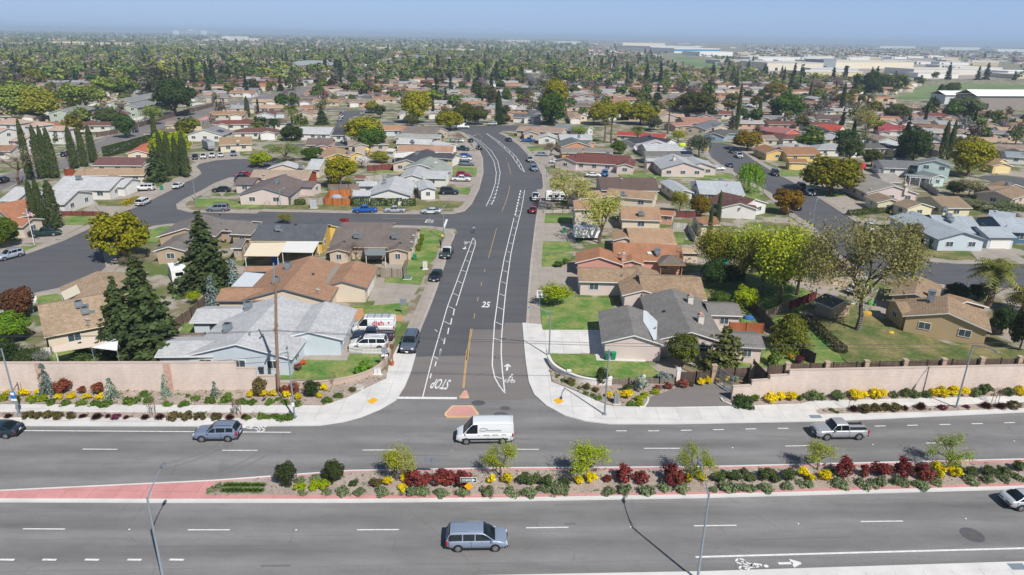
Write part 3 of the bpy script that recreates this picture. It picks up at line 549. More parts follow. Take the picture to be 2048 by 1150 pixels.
# ================================================================== HOUSES
ROOF={'g':'#c0c1c3','G':'#918f8c','s':'#7d7b79','d':'#5c5d62','D':'#44454b','b':'#86705f','t':'#b39473','T':'#a8876a','o':'#ad7a5c','O':'#b8825a','m':'#74483f','r':'#b2372a','n':'#848c84','k':'#7d6a62','u':'#8b98a3','w':'#d5d2cc','l':'#bda593','p':'#b08879'}
WALL={'w':'#e3e0db','c':'#dfd0bb','y':'#e0bd62','p':'#d9a292','u':'#ccd6dd','e':'#cdbba6','s':'#b7beb0','P':'#dccbc4','h':'#b9a48d','B':'#9fb0bb'}
def lin(h): return tuple(q*.9 for q in srgb(h))
DBG=__import__('os').environ.get('DBG')
class Wing:
    def __init__(s,A,B,w,eave,pitch,kind,oh=.5):
        s.A=Vector((A.x,A.y,0)); s.B=Vector((B.x,B.y,0)); s.d=(s.B-s.A).normalized(); s.n=Vector((-s.d.y,s.d.x,0)); s.w=w; s.e=eave; s.p=pitch; s.k=kind; s.h=eave+pitch*w/2; s.L=(s.B-s.A).length; s.oh=oh
    def pt(s,u,v,z): q=s.A+s.d*u+s.n*v; return Vector((q.x,q.y,z))
    def roof_z(s,x,y):
        q=Vector((x,y,0))-s.A; u=q.dot(s.d); v=q.dot(s.n)
        if -.05<=u<=s.L+.05 and abs(v)<=s.w/2+.05: return s.h-abs(v)*s.p
        return None
    def roof(s,mb,fas):
        t=.16; hw=s.w/2; L=s.L; sl=math.hypot(hw,s.h-s.e); hip=min(hw,L*.45) if s.k=='h' else 0
        P_=s.pt; r0=P_(hip,0,s.h); r1=P_(L-hip,0,s.h); e=[P_(0,hw,s.e),P_(L,hw,s.e),P_(L,-hw,s.e),P_(0,-hw,s.e)]
        mb.face([e[1],e[0],r0,r1],[(L,0),(0,0),(hip,sl),(L-hip,sl)]); mb.face([e[3],e[2],r1,r0],[(0,0),(L,0),(L-hip,sl),(hip,sl)])
        if s.k=='h':
            mb.face([e[0],e[3],r0],[(0,0),(s.w,0),(hw,sl)]); mb.face([e[2],e[1],r1],[(0,0),(s.w,0),(hw,sl)])
        dn=Vector((0,0,-t))
        fas.face([e[0],e[1],e[1]+dn,e[0]+dn]); fas.face([e[2],e[3],e[3]+dn,e[2]+dn])
        if s.k=='h':
            fas.face([e[3],e[0],e[0]+dn,e[3]+dn]); fas.face([e[1],e[2],e[2]+dn,e[1]+dn]); fas.face([q+dn for q in e])
        else:
            fas.face([e[3],r0,r0+dn,e[3]+dn]); fas.face([r0,e[0],e[0]+dn,r0+dn]); fas.face([e[1],r1,r1+dn,e[1]+dn]); fas.face([r1,e[2],e[2]+dn,r1+dn])
            fas.face([e[0]+dn,e[1]+dn,r1+dn,r0+dn]); fas.face([e[2]+dn,e[3]+dn,r0+dn,r1+dn])
    def walls(s,mb,z0=-.3):
        o=s.oh; hw=s.w/2-o; a=o*(.7 if s.k=='g' else 1); L=s.L; t=.17; ze=s.e+s.p*o-t; zr=s.h-t
        c=[s.pt(a,hw,0),s.pt(L-a,hw,0),s.pt(L-a,-hw,0),s.pt(a,-hw,0)]; U=lambda p,z:(p.x,p.y,z)
        if s.k=='h': ze=s.e-.1
        mb.face([U(c[1],z0),U(c[0],z0),U(c[0],ze),U(c[1],ze)]); mb.face([U(c[3],z0),U(c[2],z0),U(c[2],ze),U(c[3],ze)])
        if s.k=='h':
            mb.face([U(c[0],z0),U(c[3],z0),U(c[3],ze),U(c[0],ze)]); mb.face([U(c[2],z0),U(c[1],z0),U(c[1],ze),U(c[2],ze)])
        else:
            mb.face([U(c[0],z0),U(c[3],z0),U(c[3],ze),s.pt(a,0,zr),U(c[0],ze)]); mb.face([U(c[2],z0),U(c[1],z0),U(c[1],ze),s.pt(L-a,0,zr),U(c[2],ze)])
    def side(s,which):
        """(centre of the wall foot, direction along the wall, outward normal, length)"""
        o=s.oh; a=o*(.7 if s.k=='g' else 1); hw=s.w/2-o
        if which=='a': return s.pt(a,0,0),s.n,-s.d,2*hw
        if which=='b': return s.pt(s.L-a,0,0),-s.n,s.d,2*hw
        if which=='l': return s.pt(s.L/2,hw,0),s.d,s.n,s.L-2*a
        return s.pt(s.L/2,-hw,0),-s.d,-s.n,s.L-2*a
def opening(parent,name,c,t,n,w,z0,z1,proud=.03,leaf='window_glass',color=None,fr=.07):
    """a window, door or garage door set on a wall: t along the wall, n outward"""
    M=Matrix((t,n,Vector((0,0,1)))).transposed().to_4x4(); M.translation=c+Vector((0,0,(z0+z1)/2))
    L=lambda x,y,z:M@Matrix.Translation((x,y,z)); h=z1-z0
    if name=='window':
        m=MB().mat('white_trim')
        for dx in (-w/2,w/2): m.box(0,(fr,.08,h+fr),M=L(dx,proud,0))
        for dz in (-h/2,h/2): m.box(0,(w-fr,.08,fr),M=L(0,proud,dz))
        m.box(0,(fr*.7,.07,h-fr),M=L(0,proud,0))
        f=m.build('window',parent); g=MB().mat('window_glass'); g.box(0,(w,.04,h),M=L(0,proud*.6,0)); g.build('pane',f); return f
    m=MB().mat('painted')
    if name=='garage_door':
        for k in range(4): m.box(0,(w,.06+.012*(k%2),h/4-.02),M=L(0,proud,-h/2+h/8+k*h/4))
    else:
        m.box(0,(w,.06,h),M=L(0,proud,0)); m.mat('metal_grey'); m.box(0,(.06,.1,.12),M=L(w*.38,proud+.03,0))
    return m.build(name,parent,color or srgb('#dddbd6'))
def solve_wing(c,ax,ay,bx,by,e,eave,pitch,kind):
    w=e if not isinstance(e,tuple) else 8.0
    for _ in range(14):
        zr=eave+pitch*w/2; A=PP(c,ax,ay,zr); B=PP(c,bx,by,zr)
        if not isinstance(e,tuple): break
        E=PP(c,e[0],e[1],eave); d=Vector((B.x-A.x,B.y-A.y,0)).normalized(); n=Vector((-d.y,d.x,0)); w=.5*w+.5*min(14.0,max(3.0,2*abs((Vector((E.x,E.y,0))-Vector((A.x,A.y,0))).dot(n))))
    if DBG: print('WING',c,ax,ay,'w %.1f L %.1f'%(w,(B-A).length),e if isinstance(e,tuple) else '')
    return Wing(A,B,w,eave,pitch,kind)
HOUSES=[]     # (object, wings)
EQ_N={}
def equip(kind,parent,p,az,wings):
    """things bolted to a roof are parts of the house"""
    z=p.z; T=Matrix.Translation(p)@Matrix.Rotation(az,4,'Z')
    if kind=='cooler':
        m=MB().mat('metal_grey'); m.box(0,(1.0,1.0,.75),M=T@Matrix.Translation((0,0,.62))); m.box(0,(1.15,1.15,.06),M=T@Matrix.Translation((0,0,1.03)))
        for a in(-.42,.42):
            for b in(-.42,.42): m.box(0,(.06,.06,.7),M=T@Matrix.Translation((a,b,-.02)))
        m.mat('galvanised')
        for k in range(4): m.box(0,(1.02,.8,.05),M=T@Matrix.Translation((0,0,.38+k*.14)))
        m.mat('metal_grey'); m.box(0,(.5,.6,.5),M=T@Matrix.Translation((.7,0,.25))); m.build('roof_cooler',parent)
    elif kind=='ac':
        m=MB().mat('metal_grey'); m.box(0,(.95,.95,.85),M=T@Matrix.Translation((0,0,.6))); m.mat('dark_metal')
        m.lathe([(0,1.04),(.38,1.04),(.38,1.0)],M=T,n=14)
        m.mat('galvanised')
        for s_ in (-1,1): m.box(0,(.8,.02,.5),M=T@Matrix.Translation((0,s_*.48,.62))); m.box(0,(.02,.8,.5),M=T@Matrix.Translation((s_*.48,0,.62)))
        m.mat('metal_grey'); m.box(0,(1.3,.5,.4),M=T@Matrix.Translation((.5,.1,.1)))
        for a in(-.4,.4): m.box(0,(.1,.9,.5),M=T@Matrix.Translation((a,0,.0)))
        m.build('air_conditioner',parent)
    elif kind=='dish':
        m=MB().mat('metal_grey'); m.tube([p+Vector((0,0,-.2)),p+Vector((0,0,.6))],.03,6); D=Matrix.Translation(p+Vector((0,0,.75)))@Matrix.Rotation(R(-50),4,'X')
        m.mat('white_trim'); m.lathe([(0,-.1),(.25,-.07),(.42,0),(.44,.02),(.4,.01),(.2,-.05),(0,-.07)],M=D,n=16); m.tube([D@Vector((0,-.35,0)),D@Vector((0,-.05,.45))],.02,5); m.build('satellite_dish',parent)
    elif kind=='vent':
        m=MB().mat('metal_grey'); m.tube([p+Vector((0,0,-.2)),p+Vector((0,0,.45))],.07,8); m.lathe([(.15,.42),(.15,.5),(0,.58)],c=p,n=10); m.build('roof_vent',parent)
    elif kind=='lowvent':
        m=MB().mat('dark_metal'); m.box(0,(.45,.35,.22),M=T@Matrix.Translation((0,0,.08))); m.build('roof_vent',parent)
    elif kind=='skylight':
        m=MB().mat('white_trim'); m.box(0,(1.0,.8,.2),M=T@Matrix.Translation((0,0,.08))); m.build('skylight',parent)
    elif kind in('chimney','chimney_red'):
        m=MB().mat('stucco' if kind=='chimney' else 'brick_pier'); m.box(0,(1.1,.75,2.0),M=T@Matrix.Translation((0,0,.1))); m.mat('brick_pier'); m.box(0,(.7,.5,.3),M=T@Matrix.Translation((0,0,1.25))); m.mat('concrete_old'); m.box(0,(1.2,.85,.1),M=T@Matrix.Translation((0,0,1.08))); m.build('chimney',parent,srgb('#d6d0c4'))
    elif kind=='solar':
        wg=max((w for w in wings if w.roof_z(p.x,p.y) is not None),key=lambda w:w.roof_z(p.x,p.y),default=None)
        if wg is None: return
        q=Vector((p.x,p.y,0))-wg.A; v=q.dot(wg.n); sg=1 if v>0 else -1; up=(-wg.n*sg+Vector((0,0,wg.p))).normalized(); nn=wg.d.cross(up); nn=nn if nn.z>0 else -nn
        Mx=Matrix((wg.d,up,nn)).transposed().to_4x4(); Mx.translation=p+nn*.12; m=MB().mat('solar')
        for i in range(3): m.box(0,(1.25,2.0,.05),M=Mx@Matrix.Translation((-1.32+1.32*i,0,0)))
        m.build('solar_panel',parent)
    elif kind=='turbine':
        m=MB().mat('metal_grey'); m.lathe([(.12,0),(.12,.3),(.3,.4),(.34,.6),(.2,.8),(0,.84)],c=p,n=12); m.build('roof_vent',parent)
def house(label,roof,wall,wings,c='f',eave=2.55,pitch=.30,eq=(),rm='roof_shingle',garage=(),group=None,windows=True,trim='#e4e2de',flats=(),name='house',cat='house',nowin=(),patch=()):
    W=[]
    for i,w in enumerate(wings):
        k=w[5] if len(w)>5 else 'g'; ev=w[6] if len(w)>6 else eave
        W.append(solve_wing(w[7] if len(w)>7 else c,w[0],w[1],w[2],w[3],w[4],ev+.004*i,pitch*(1-.012*i),k))
    return house_from(label,roof,wall,W,c,eq,rm,garage,group,windows,trim,flats,name,cat,nowin,patch)
def house_from(label,roof,wall,W,c='f',eq=(),rm='roof_shingle',garage=(),group=None,windows=True,trim='#e4e2de',flats=(),name='house',cat='house',nowin=(),patch=()):
    cen=sum((w.pt(w.L/2,0,0) for w in W),Vector())/len(W)
    root=empty(name,cen,0,label,cat,group); inv=Matrix.Translation(-cen)
    for w in W: w.A-=cen; w.B-=cen
    wcol=srgb(WALL.get(wall,wall)); rcol=srgb(ROOF.get(roof,roof)); g_=sum(rcol)/3; rcol=tuple(.82*q+.18*g_ for q in rcol)
    grp=[{i} for i in range(len(W))]
    def touch(p,q): return any(q.roof_z(*(p.pt(p.L*u,p.w*v,0).xy)) is not None for u in (.05,.3,.5,.7,.95) for v in (-.42,-.2,0,.2,.42))
    for i in range(len(W)):
        for j in range(i):
            if touch(W[i],W[j]) or touch(W[j],W[i]):
                gi=next(g for g in grp if i in g); gj=next(g for g in grp if j in g)
                if gi is not gj: gi|=gj; grp.remove(gj)
    for g in sorted(grp,key=min):
        rf=MB().mat(rm); fs=MB().mat('trim'); wl=MB().mat('stucco')
        for i in sorted(g): W[i].roof(rf,fs); W[i].walls(wl)
        wl.build('wall',root,tuple(q*.88 for q in wcol)); ro=rf.build('roof',root,tuple(q*.86 for q in rcol)); fs.build('fascia',ro,srgb(trim))
    for pt_,pc in patch:      # flashing and repairs laid on the slopes
        vs=[]
        for x,y in pt_:
            z=3.2
            for _ in range(6):
                p=PP(c,x,y,z); zs=[q for q in (w.roof_z(p.x-cen.x,p.y-cen.y) for w in W) if q is not None]; z=max(zs) if zs else z
            vs.append(Vector((p.x-cen.x,p.y-cen.y,z+.07)))
        o_=sum(vs,Vector())/len(vs); zs=[q for q in (w.roof_z(o_.x,o_.y) for w in W) if q is not None]; o_.z=max(zs)+.07 if zs else o_.z; m=MB().mat('painted')
        for i in range(len(vs)): m.face([o_,vs[i],vs[(i+1)%len(vs)]])
        m.build('roof_flashing',root,srgb(pc))
    gs=set((g[0],g[1]) for g in garage)
    camdir=Vector((0,0,HC))-cen
    for i,w in enumerate(W):
        for sd in 'ablr':
            cc,t,n,L=w.side(sd)
            mid=cc+n*.4
            if (i,sd) in gs: continue
            if any(o is not w and o.roof_z(mid.x,mid.y) is not None for o in W): 
                pass
            if not windows or (i,sd) in nowin or n.dot(camdir)<.05*camdir.length: continue
            k=max(1,int(L/4.2)); 
            for j in range(k):
                off=(j+.5-k/2)*(L/k); q=cc+t*off; m2=q+n*.35
                if any(o is not w and o.roof_z(m2.x,m2.y) is not None for o in W): continue
                ww=min(1.5,L*.3); opening(root,'window',q,t,n,ww,1.0,2.05)
                if w.e>4.5: opening(root,'window',q,t,n,ww,3.7,4.8)
    for g in garage:
        w=W[g[0]]; cc,t,n,L=w.side(g[1]); off=g[2] if len(g)>2 else 0; opening(root,'garage_door',cc+t*off,t,n,min(4.8,L*.8),0,2.15,color=srgb(g[3]) if len(g)>3 else srgb('#e2dfd9'))
    for fl in flats:      # patio covers: a flat plate on posts, corners as seen in the photo
        z=fl[1]; cols=fl[2]; pts=[PP(fl[3] if len(fl)>3 else c,x,y,z)-Vector((cen.x,cen.y,0)) for x,y in fl[0]]
        m=MB().mat('painted'); m.prism([(p.x,p.y) for p in pts],z-.1,z); o=m.build('patio_cover',root,srgb(cols)); ctr=sum(pts,Vector())/len(pts)
        for p in pts: 
            q=p.lerp(ctr,.06); pm=MB().mat('white_trim'); pm.box((q.x,q.y,z/2-.06),(.1,.1,z-.1)); pm.build('post',o)
    for e in eq:
        kind,x,y=e[:3]; z=3.2
        for _ in range(6):
            p=PP(e[3] if len(e)>3 else c,x,y,z); zs=[q for q in (w.roof_z(p.x-cen.x,p.y-cen.y) for w in W) if q is not None]; z=max(zs) if zs else z
        p=p-Vector((cen.x,cen.y,0)); p.z=z; equip(kind,root,p,math.atan2(W[0].d.y,W[0].d.x),W)
    HOUSES.append((root,[(w,cen) for w in W])); return root
G='houses on the residential streets'
# ---- west of the main street
house('pale grey roofed corner house with light blue walls behind the block wall','g','u',[(561.7,592,470.8,687.8,(582,721),'g'),(651.7,602.6,616.5,662.6,(685.6,681),'g'),(394,617.4,485,617.4,(392,645),'g'),(327,681.6,440,680.8,(313,713.4),'g')],'f',pitch=.27,trim='#e6e8ea',
 eq=[('ac',497,617),('ac',456,661),('vent',500,672),('vent',575,700)],garage=[(1,'r',0)],group=G,nowin=[(1,'b')])
house('orange brown shingled house with cream walls between two pale roofs','#b08463','c',[(850,350,635,605,(1000,692)),(1195,385,1090,545,(1280,605)),(165,600,560,600,(140,697)),(350,432,650,430,(340,470))],'m2',pitch=.29,trim='#6d7780',
 eq=[('ac',675,445),('ac',585,560),('dish',905,650),('lowvent',868,495)],garage=[(1,'l')],group=G,flats=[([(345,475),(512,490),(425,597),(240,583)],2.5,'#c9cdd2')],nowin=[(0,'b'),(1,'b')],patch=[([(1005,455),(1065,420),(1075,430),(1030,505),(985,565),(965,560)],'#8b8478')])
house('wide taupe roofed corner duplex with two front gables','#7c7069','e',[(1045,132,1665,140,(1420,300)),(1110,215,1058,300,(968,325)),(1545,222,1512,297,(1420,328)),(1090,92,1480,96,7.0)],'m2',pitch=.27,trim='#cdb79c',
 eq=[('cooler',1200,185),('cooler',1490,185),('dish',1635,210),('dish',1620,280),('lowvent',1105,245),('lowvent',1535,255)],group=G,flats=[([(1250,285),(1420,282),(1425,345),(1268,345)],2.3,'#7d8484')])
house('yellow walled house with dark speckled roof and two patio covers','#5f646b','y',[(450,105,985,108,(910,240)),(930,55,975,112,8.0)],'m2',pitch=.3,trim='#d9c79a',eq=[('cooler',600,140),('vent',900,170),('vent',893,205),('lowvent',735,120)],group=G,
 flats=[([(395,250),(668,248),(600,352),(335,350)],2.55,'#e2d4b8'),([(665,240),(915,240),(868,325),(622,320)],2.75,'#dfddd6')])
house('grey brown roofed house behind the tall conifer','#817973','h',[(408,428,369,456.5,(310,475),'g'),(478,445,520,447,(505,470),'g'),(375.6,464,336.5,493,(300,506),'g'),(410,437,505,442,8.0,'g'),(492,478,470,478,6.0,'g')],'f',pitch=.3,eq=[('lowvent',440,430),('lowvent',453,460),('vent',443,445)],group=G)
house('light clay tiled house behind the west block wall','#b39878','c',[(74.3,611,276.5,576.5,(99,682)),(195.6,542,216,588,(120,578))],'f',pitch=.3,rm='roof_tile',trim='#d9c9b0',eq=[('ac',158,612),('ac',170,622),('dish',176,650)],group=G,flats=[([(121,585),(153,569),(161,585),(129,600)],3.3,'#cfc6b0'),([(106,693),(225,664),(240,684),(108,704)],2.4,'#dccab8')])
house('pale grey ranch house with white garage on the side street','g','w',[(490,585,930,590,(830,690)),(925,598,1015,600,(940,665)),(430,690,600,692,(610,800))],'k4',eq=[('cooler',603,605)],garage=[(1,'b')],group=G)
house('tan roofed house beside the row of tall cypresses','t','c',[(600,525,1140,520,(570,582)),(860,570,850,590,(800,590))],'k4',eq=[('vent',650,550)],group=G)
house('maroon roofed house near the long hedge','#7b5250','w',[(760,437,1140,440,(705,500)),(1090,440,1080,460,6.0)],'k4',eq=[('vent',1050,440)],group=G)
house('bright orange gabled house at the end of the long hedge','#cf6a45','c',[(1160,318,1050,385,7.0)],'k4',group=G)
house('pale roofed house behind the cypress trio at the west street','g','w',[(120,665,250,668,(20,772))],'k4',eq=[('cooler',215,690)],group=G)
house('terracotta roofed house beside the flagpole','#b5764e','c',[(-60,800,240,752,(285,930)),(60,900,250,905,6.5)],'k4',eq=[('dish',190,905)],group=G)
house('white gabled house behind the parked black motorhome','#8f8b8c','w',[(1650,195,1560,225,(1440,255))],'k4',eq=[('solar',1690,235)],group=G)
house('tan roofed house with solar panels on the cul-de-sac','#a98a66','c',[(1680,285,1930,278,(1955,337)),(1760,290,1755,312,(1690,362))],'k4',eq=[('solar',1690,298),('skylight',1825,315)],garage=[(1,'b')],group=G)
house('mauve brown house with clipped hedges facing the cross street','#7c6c68','P',[(255,570,95,672,(295,738)),(300,610,515,622,(430,662)),(-90,590,60,592,7.5)],'k5',trim='#7c8a98',eq=[('cooler',210,640),('cooler',268,600),('dish',105,598)],group=G)
house('sand coloured long roof behind the clipped hedge house','#b39c86','#b4553a',[(30,532,480,537,(530,612))],'k5',group=G,eq=[('vent',410,535)],nowin=[(0,'b')])
house('light grey pair of gables west of the tall yellow tree','g','c',[(290,465,250,490,(390,522)),(470,450,575,452,(580,532))],'k5',eq=[('dish',522,440),('cooler',390,515)],group=G)
house('big pale grey house on the corner behind square hedges','g','w',[(1120,580,1065,685,(900,735)),(1330,605,1365,670,(1450,715)),(790,692,930,690,(770,737)),(840,622,980,622,5.5)],'k5',trim='#7e8b98',eq=[('cooler',1065,600),('ac',1030,640),('vent',1320,600)],garage=[(1,'r')],group=G)
house('grey roofed house second from the corner above the cross street','#b9bbbd','w',[(1290,500,1240,572,(1140,600)),(1300,540,1520,545,(1520,602))],'k5',eq=[('vent',1375,500)],group=G,garage=[(1,'b')])
house('sage grey roofed house third from the corner along the curve','#9aa29a','s',[(1380,432,1300,490,(1150,535)),(1380,500,1555,503,(1555,545))],'k5',eq=[('cooler',1275,440),('skylight',1425,480)],group=G)
house('charcoal roofed house with peach garage along the curve','#53525a','c',[(1360,375,1200,455,10.0),(1380,400,1585,415,(1580,455))],'k5',eq=[('cooler',1285,415),('skylight',1430,420)],garage=[(1,'b')],group=G,flats=[([(1110,405),(1270,400),(1230,440),(1105,440)],2.4,'#ddd9d0')])
house('salmon tan long roof on the inside of the curve','#b98d72','e',[(1140,345,1560,350,(1575,402))],'k5',eq=[('cooler',1248,355)],group=G)
house('white grey roof on the inside of the curve','#c6c7c8','w',[(1140,292,1400,300,(1420,342)),(1420,312,1545,330,6.5)],'k5',eq=[('cooler',1243,308)],group=G)
house('green grey long roof near the top of the curve','#9fa39d','e',[(1120,258,1470,262,(1480,292))],'k5',group=G)
house('taupe roofed house near the top bend of the main street','#857871','e',[(1210,197,1470,212,(1510,290))],'k5',eq=[('cooler',1268,205),('cooler',1322,205)],group=G)
house('brown roofed house with pink gable among the backyards','#7e6a64','p',[(440,292,640,292,(700,345)),(560,300,550,345,(500,360))],'k5',eq=[('cooler',530,300)],group=G)
house('tan gabled house behind the white blossom tree','#b99570','y',[(645,357,670,410,(560,442)),(700,380,815,400,7.0)],'k5',eq=[('cooler',755,405)],group=G)
house('pale flat looking house behind the palms','#c3c4c4','w',[(380,205,640,210,(635,262))],'k5',eq=[('vent',525,220)],group=G)
house('dark slate roofed house beside the back street','#4c4e55','w',[(655,210,760,212,(740,272))],'k5',group=G)
# ---- east of the main street
house('grey shingled corner house with two chimneys and white walls','#85817d','P',[(400,612,455,845,(205,905)),(740,487,895,820,(612,888)),(1000,597,1255,605,(1300,698)),(1180,827,1425,837,(1475,945))],'m4',pitch=.3,
 eq=[('chimney',880,595),('chimney',960,745),('lowvent',683,665),('vent',590,690),('vent',615,808)],garage=[(0,'r',0)],group=G,nowin=[(0,'b')],patch=[([(524,656),(548,662),(632,742),(625,880),(604,888),(560,800),(522,742)],'#c3c8cc')])
house('tan tiled ranch house with stepped tile roofs north of the grey corner house','#a88b6b','P',[(20,327,460,337,(35,432)),(480,385,525,500,(362,545)),(490,385,965,400,(995,575)),(470,305,520,385,7.5)],'m4',pitch=.3,rm='roof_tile',eq=[('vent',360,405),('lowvent',462,410)],group=G,garage=[(0,'a')])
house('orange roofed pink house with red chimney','#b57a52','p',[(185,168,190,245,(0,300)),(290,130,800,150,(820,285)),(420,150,440,272,(345,300))],'m4',eq=[('chimney_red',372,270),('dish',335,255),('cooler',632,185),('skylight',575,180)],group=G,nowin=[(0,'b')])
house('tan roofed house behind the white covered trailer','#b6926f','c',[(395,20,742,25,(755,145)),(385,28,388,95,(290,135))],'m4',group=G)
house('tan two storey house behind the spring green street tree','#b38c69','c',[(560,765,720,768,(556,838),'g',4.9),(920,812,1222,822,(1232,925))],'k6',eq=[('cooler',1080,850),('solar',940,735)],group=G)
house('long tan roofed house below the dark brown roof','#ae8d6c','c',[(830,675,1200,705,(1205,768)),(555,705,760,690,7.0)],'k6',eq=[('ac',940,735)],group=G)
house('dark brown long roof behind the bare street tree','#6f5b54','e',[(755,590,1190,597,(1210,706))],'k6',eq=[('dish',925,665),('dish',1185,620)],group=G)
house('maroon roofed ranch house beside the blue covered car','#7c4640','P',[(590,405,1005,428,(1020,503)),(500,440,620,405,(480,515)),(975,440,960,488,6.0)],'k6',eq=[('cooler',825,420),('vent',625,405)],group=G)
house('grey tan roof with orange gable wall east of the curve','#8f867c','#d7a067',[(640,360,870,370,(880,407)),(460,365,620,366,(430,405))],'k6',eq=[('vent',540,385)],group=G)
house('dark green grey gabled house east of the curve','#6f7672','#cf9a79',[(545,284,592,320,(720,364)),(560,300,700,318,6)],'k6',group=G)
house('small white gabled house beside the blue pickup','#b9bdc0','w',[(370,248,362,268,(285,292)),(450,262,700,265,(712,305))],'k6',eq=[('cooler',603,290)],group=G)
house('tan roofed corner house at the top of the curve','#a98f7d','e',[(150,195,500,215,(515,255)),(250,205,240,240,7.0)],'k6',eq=[('vent',290,200)],group=G)
house('slate roofed house with white garage behind the bright green tree','#63666d','w',[(110,100,310,108,(312,138)),(230,95,225,125,6)],'k6',garage=[(0,'r')],eq=[('cooler',220,90)],group=G)
house('pinkish tan house with wide white garage door','#b29078','c',[(480,75,640,110,(620,128)),(560,95,580,130,6)],'k6',garage=[(1,'b')],group=G)
house('blue grey roof among palms east of the curve','#7d8790','w',[(430,185,690,205,(710,245))],'k6',group=G)
house('bright red roofed house with orange patches','#b93a2b','c',[(905,240,1275,262,(1280,292))],'k6',eq=[('vent',975,245)],group=G)
house('black roofed house below the bright red roof','#42434a','w',[(960,300,1150,268,9),(1120,275,1320,300,8)],'k6',eq=[('cooler',1155,285)],group=G)
house('light grey gabled house with dish west of the east street','#bdbfc1','P',[(1190,300,1205,315,(1020,355)),(1090,335,1360,335,(1360,387)),(1330,362,1460,362,5)],'k6',eq=[('vent',1190,325)],group=G)
house('dark grey long roof behind the large white grey house','#7a7875','e',[(1100,390,1470,395,(1480,440))],'k6',group=G,eq=[('solar',1430,410)])
house('large light grey house with twin gables on the grass side street','#b6b8ba','P',[(1320,410,1412,478,(1160,520)),(1475,430,1545,480,(1640,500)),(1110,445,1290,445,(1100,470))],'k6',trim='#8a8f94',eq=[('cooler',1300,425),('chimney',1335,460)],group=G)
house('light grey house with solar panel near the willow','#b4bbc0','w',[(1500,615,1840,625,(1910,740)),(1290,605,1420,690,(1230,632))],'k6',eq=[('cooler',1475,655),('cooler',1690,630),('vent',1740,655),('solar',1610,710)],group=G)
house('maroon brown roofed house near the orange tree','#6f4b45','w',[(1700,702,1960,760,(1990,870)),(1790,725,1840,790,(1700,850))],'k6',eq=[('dish',1855,770),('vent',1760,775)],group=G)
house('brown orange roof with beige walls beside the slender cypress','#9f7050','c',[(1500,895,1660,895,6.5)],'k6',group=G)
house('salmon roofed house with yellow green tree east of the red roof','#b07a66','h',[(1380,130,1650,130,(1640,178)),(1440,165,1300,175,8)],'k6',group=G)
house('slate blue gabled house below the salmon roof','#70767c','e',[(1640,150,1500,195,10),(1580,165,1700,190,8)],'k6',eq=[('cooler',1610,155),('cooler',1655,155)],group=G)
house('dark shingled house beside the east street bend','#62625f','B',[(1690,220,1640,250,9),(1690,225,1900,230,8)],'k6',group=G)
# ---- east street
house('large pale blue grey house on the east street corner','#a9b3bb','u',[(1210,825,1605,990,(1410,1045)),(1340,855,1660,870,(1750,1030)),(1690,945,1900,945,(1935,1030))],'k7',trim='#5c6a75',eq=[('cooler',1480,880),('cooler',1490,915),('chimney_red',1630,910)],garage=[(2,'r',0)],group=G)
house('blue grey house with dark side wall at the photo edge','#a9b3bd','#5a7890',[(1790,820,1990,845,(1640,850)),(1810,870,2090,880,(2090,995))],'k7',trim='#33475a',eq=[('dish',1830,855),('vent',1925,915)],group=G)
house('tan roofed cream house with twin gables on the east street','#9c8568','#e6dcb8',[(960,690,1060,740,(860,720)),(1170,735,1290,770,8),(1350,718,1560,718,(1625,808))],'k7',eq=[('ac',1450,830),('chimney',1160,680)],group=G,garage=[(0,'l')])
house('greige roofed house with tall chimney on the east street','#a59c92','P',[(880,560,1080,640,(800,695)),(950,545,1090,550,(1140,618))],'k7',eq=[('chimney',1155,650),('cooler',960,545),('dish',895,690)],group=G)
house('grey roof above the pale mint two storey addition','#77797c','w',[(960,445,1240,455,(1230,515))],'k7',eq=[('cooler',1072,460)],group=G)
house('mint two storey addition with big gable window','#7d8788','#cfe0dc',[(1385,425,1390,448,(1250,455),'g',5.2),(1290,525,1420,560,5,'g',2.8)],'k7',group=G)
house('brown tan roofed corner house with yellow garage','#a5754f','#e4c47f',[(110,330,215,370,9),(220,350,480,350,(500,410)),(280,435,420,440,(430,470))],'k7',eq=[('cooler',345,370)],garage=[(2,'r',0,'#ead08c')],group=G)
house('salmon pink roofed house with coral garage','#b26a68','#d4705f',[(170,195,330,215,(350,262)),(80,195,170,205,7)],'k7',garage=[(0,'r',0,'#d4573f')],group=G)
house('charcoal roofed house with solar panels behind the dark round tree','#4a4c52','w',[(370,195,560,205,(580,245)),(560,215,610,240,6)],'k7',eq=[('solar',440,205)],group=G)
house('scarlet roofed house on the east loop','#c0442f','c',[(520,175,700,190,(705,235))],'k7',group=G)
house('rose red roofed house on the east loop','#a8464a','w',[(950,180,1160,190,(1180,232)),(1000,205,1010,230,5)],'k7',garage=[(1,'b')],group=G)
house('brown roofed house with white gable on the east loop','#6f5a52','w',[(490,110,690,115,(700,150)),(640,130,680,150,6)],'k7',group=G)
house('slate roofed house with white gable beyond the east loop','#4f535a','w',[(420,55,620,60,(625,82)),(510,65,520,80,6)],'k7',group=G)
house('tan cream house beside the court at the far right','#ab8a5f','#e6cf93',[(1760,420,1900,440,(1950,485)),(1840,455,1900,470,7)],'k7',garage=[(1,'b',0,'#e8d09a')],group=G,eq=[('vent',1830,430)])
house('brown tan roofed house below the court','#9b8066','e',[(1880,600,1990,630,8),(1760,640,1990,640,9),(1990,640,1830,680,9)],'k7',eq=[('cooler',1925,640)],group=G)
house('two tone blue white house beside the court','#8e9aa2','w',[(1900,380,2060,390,9)],'k7',group=G)
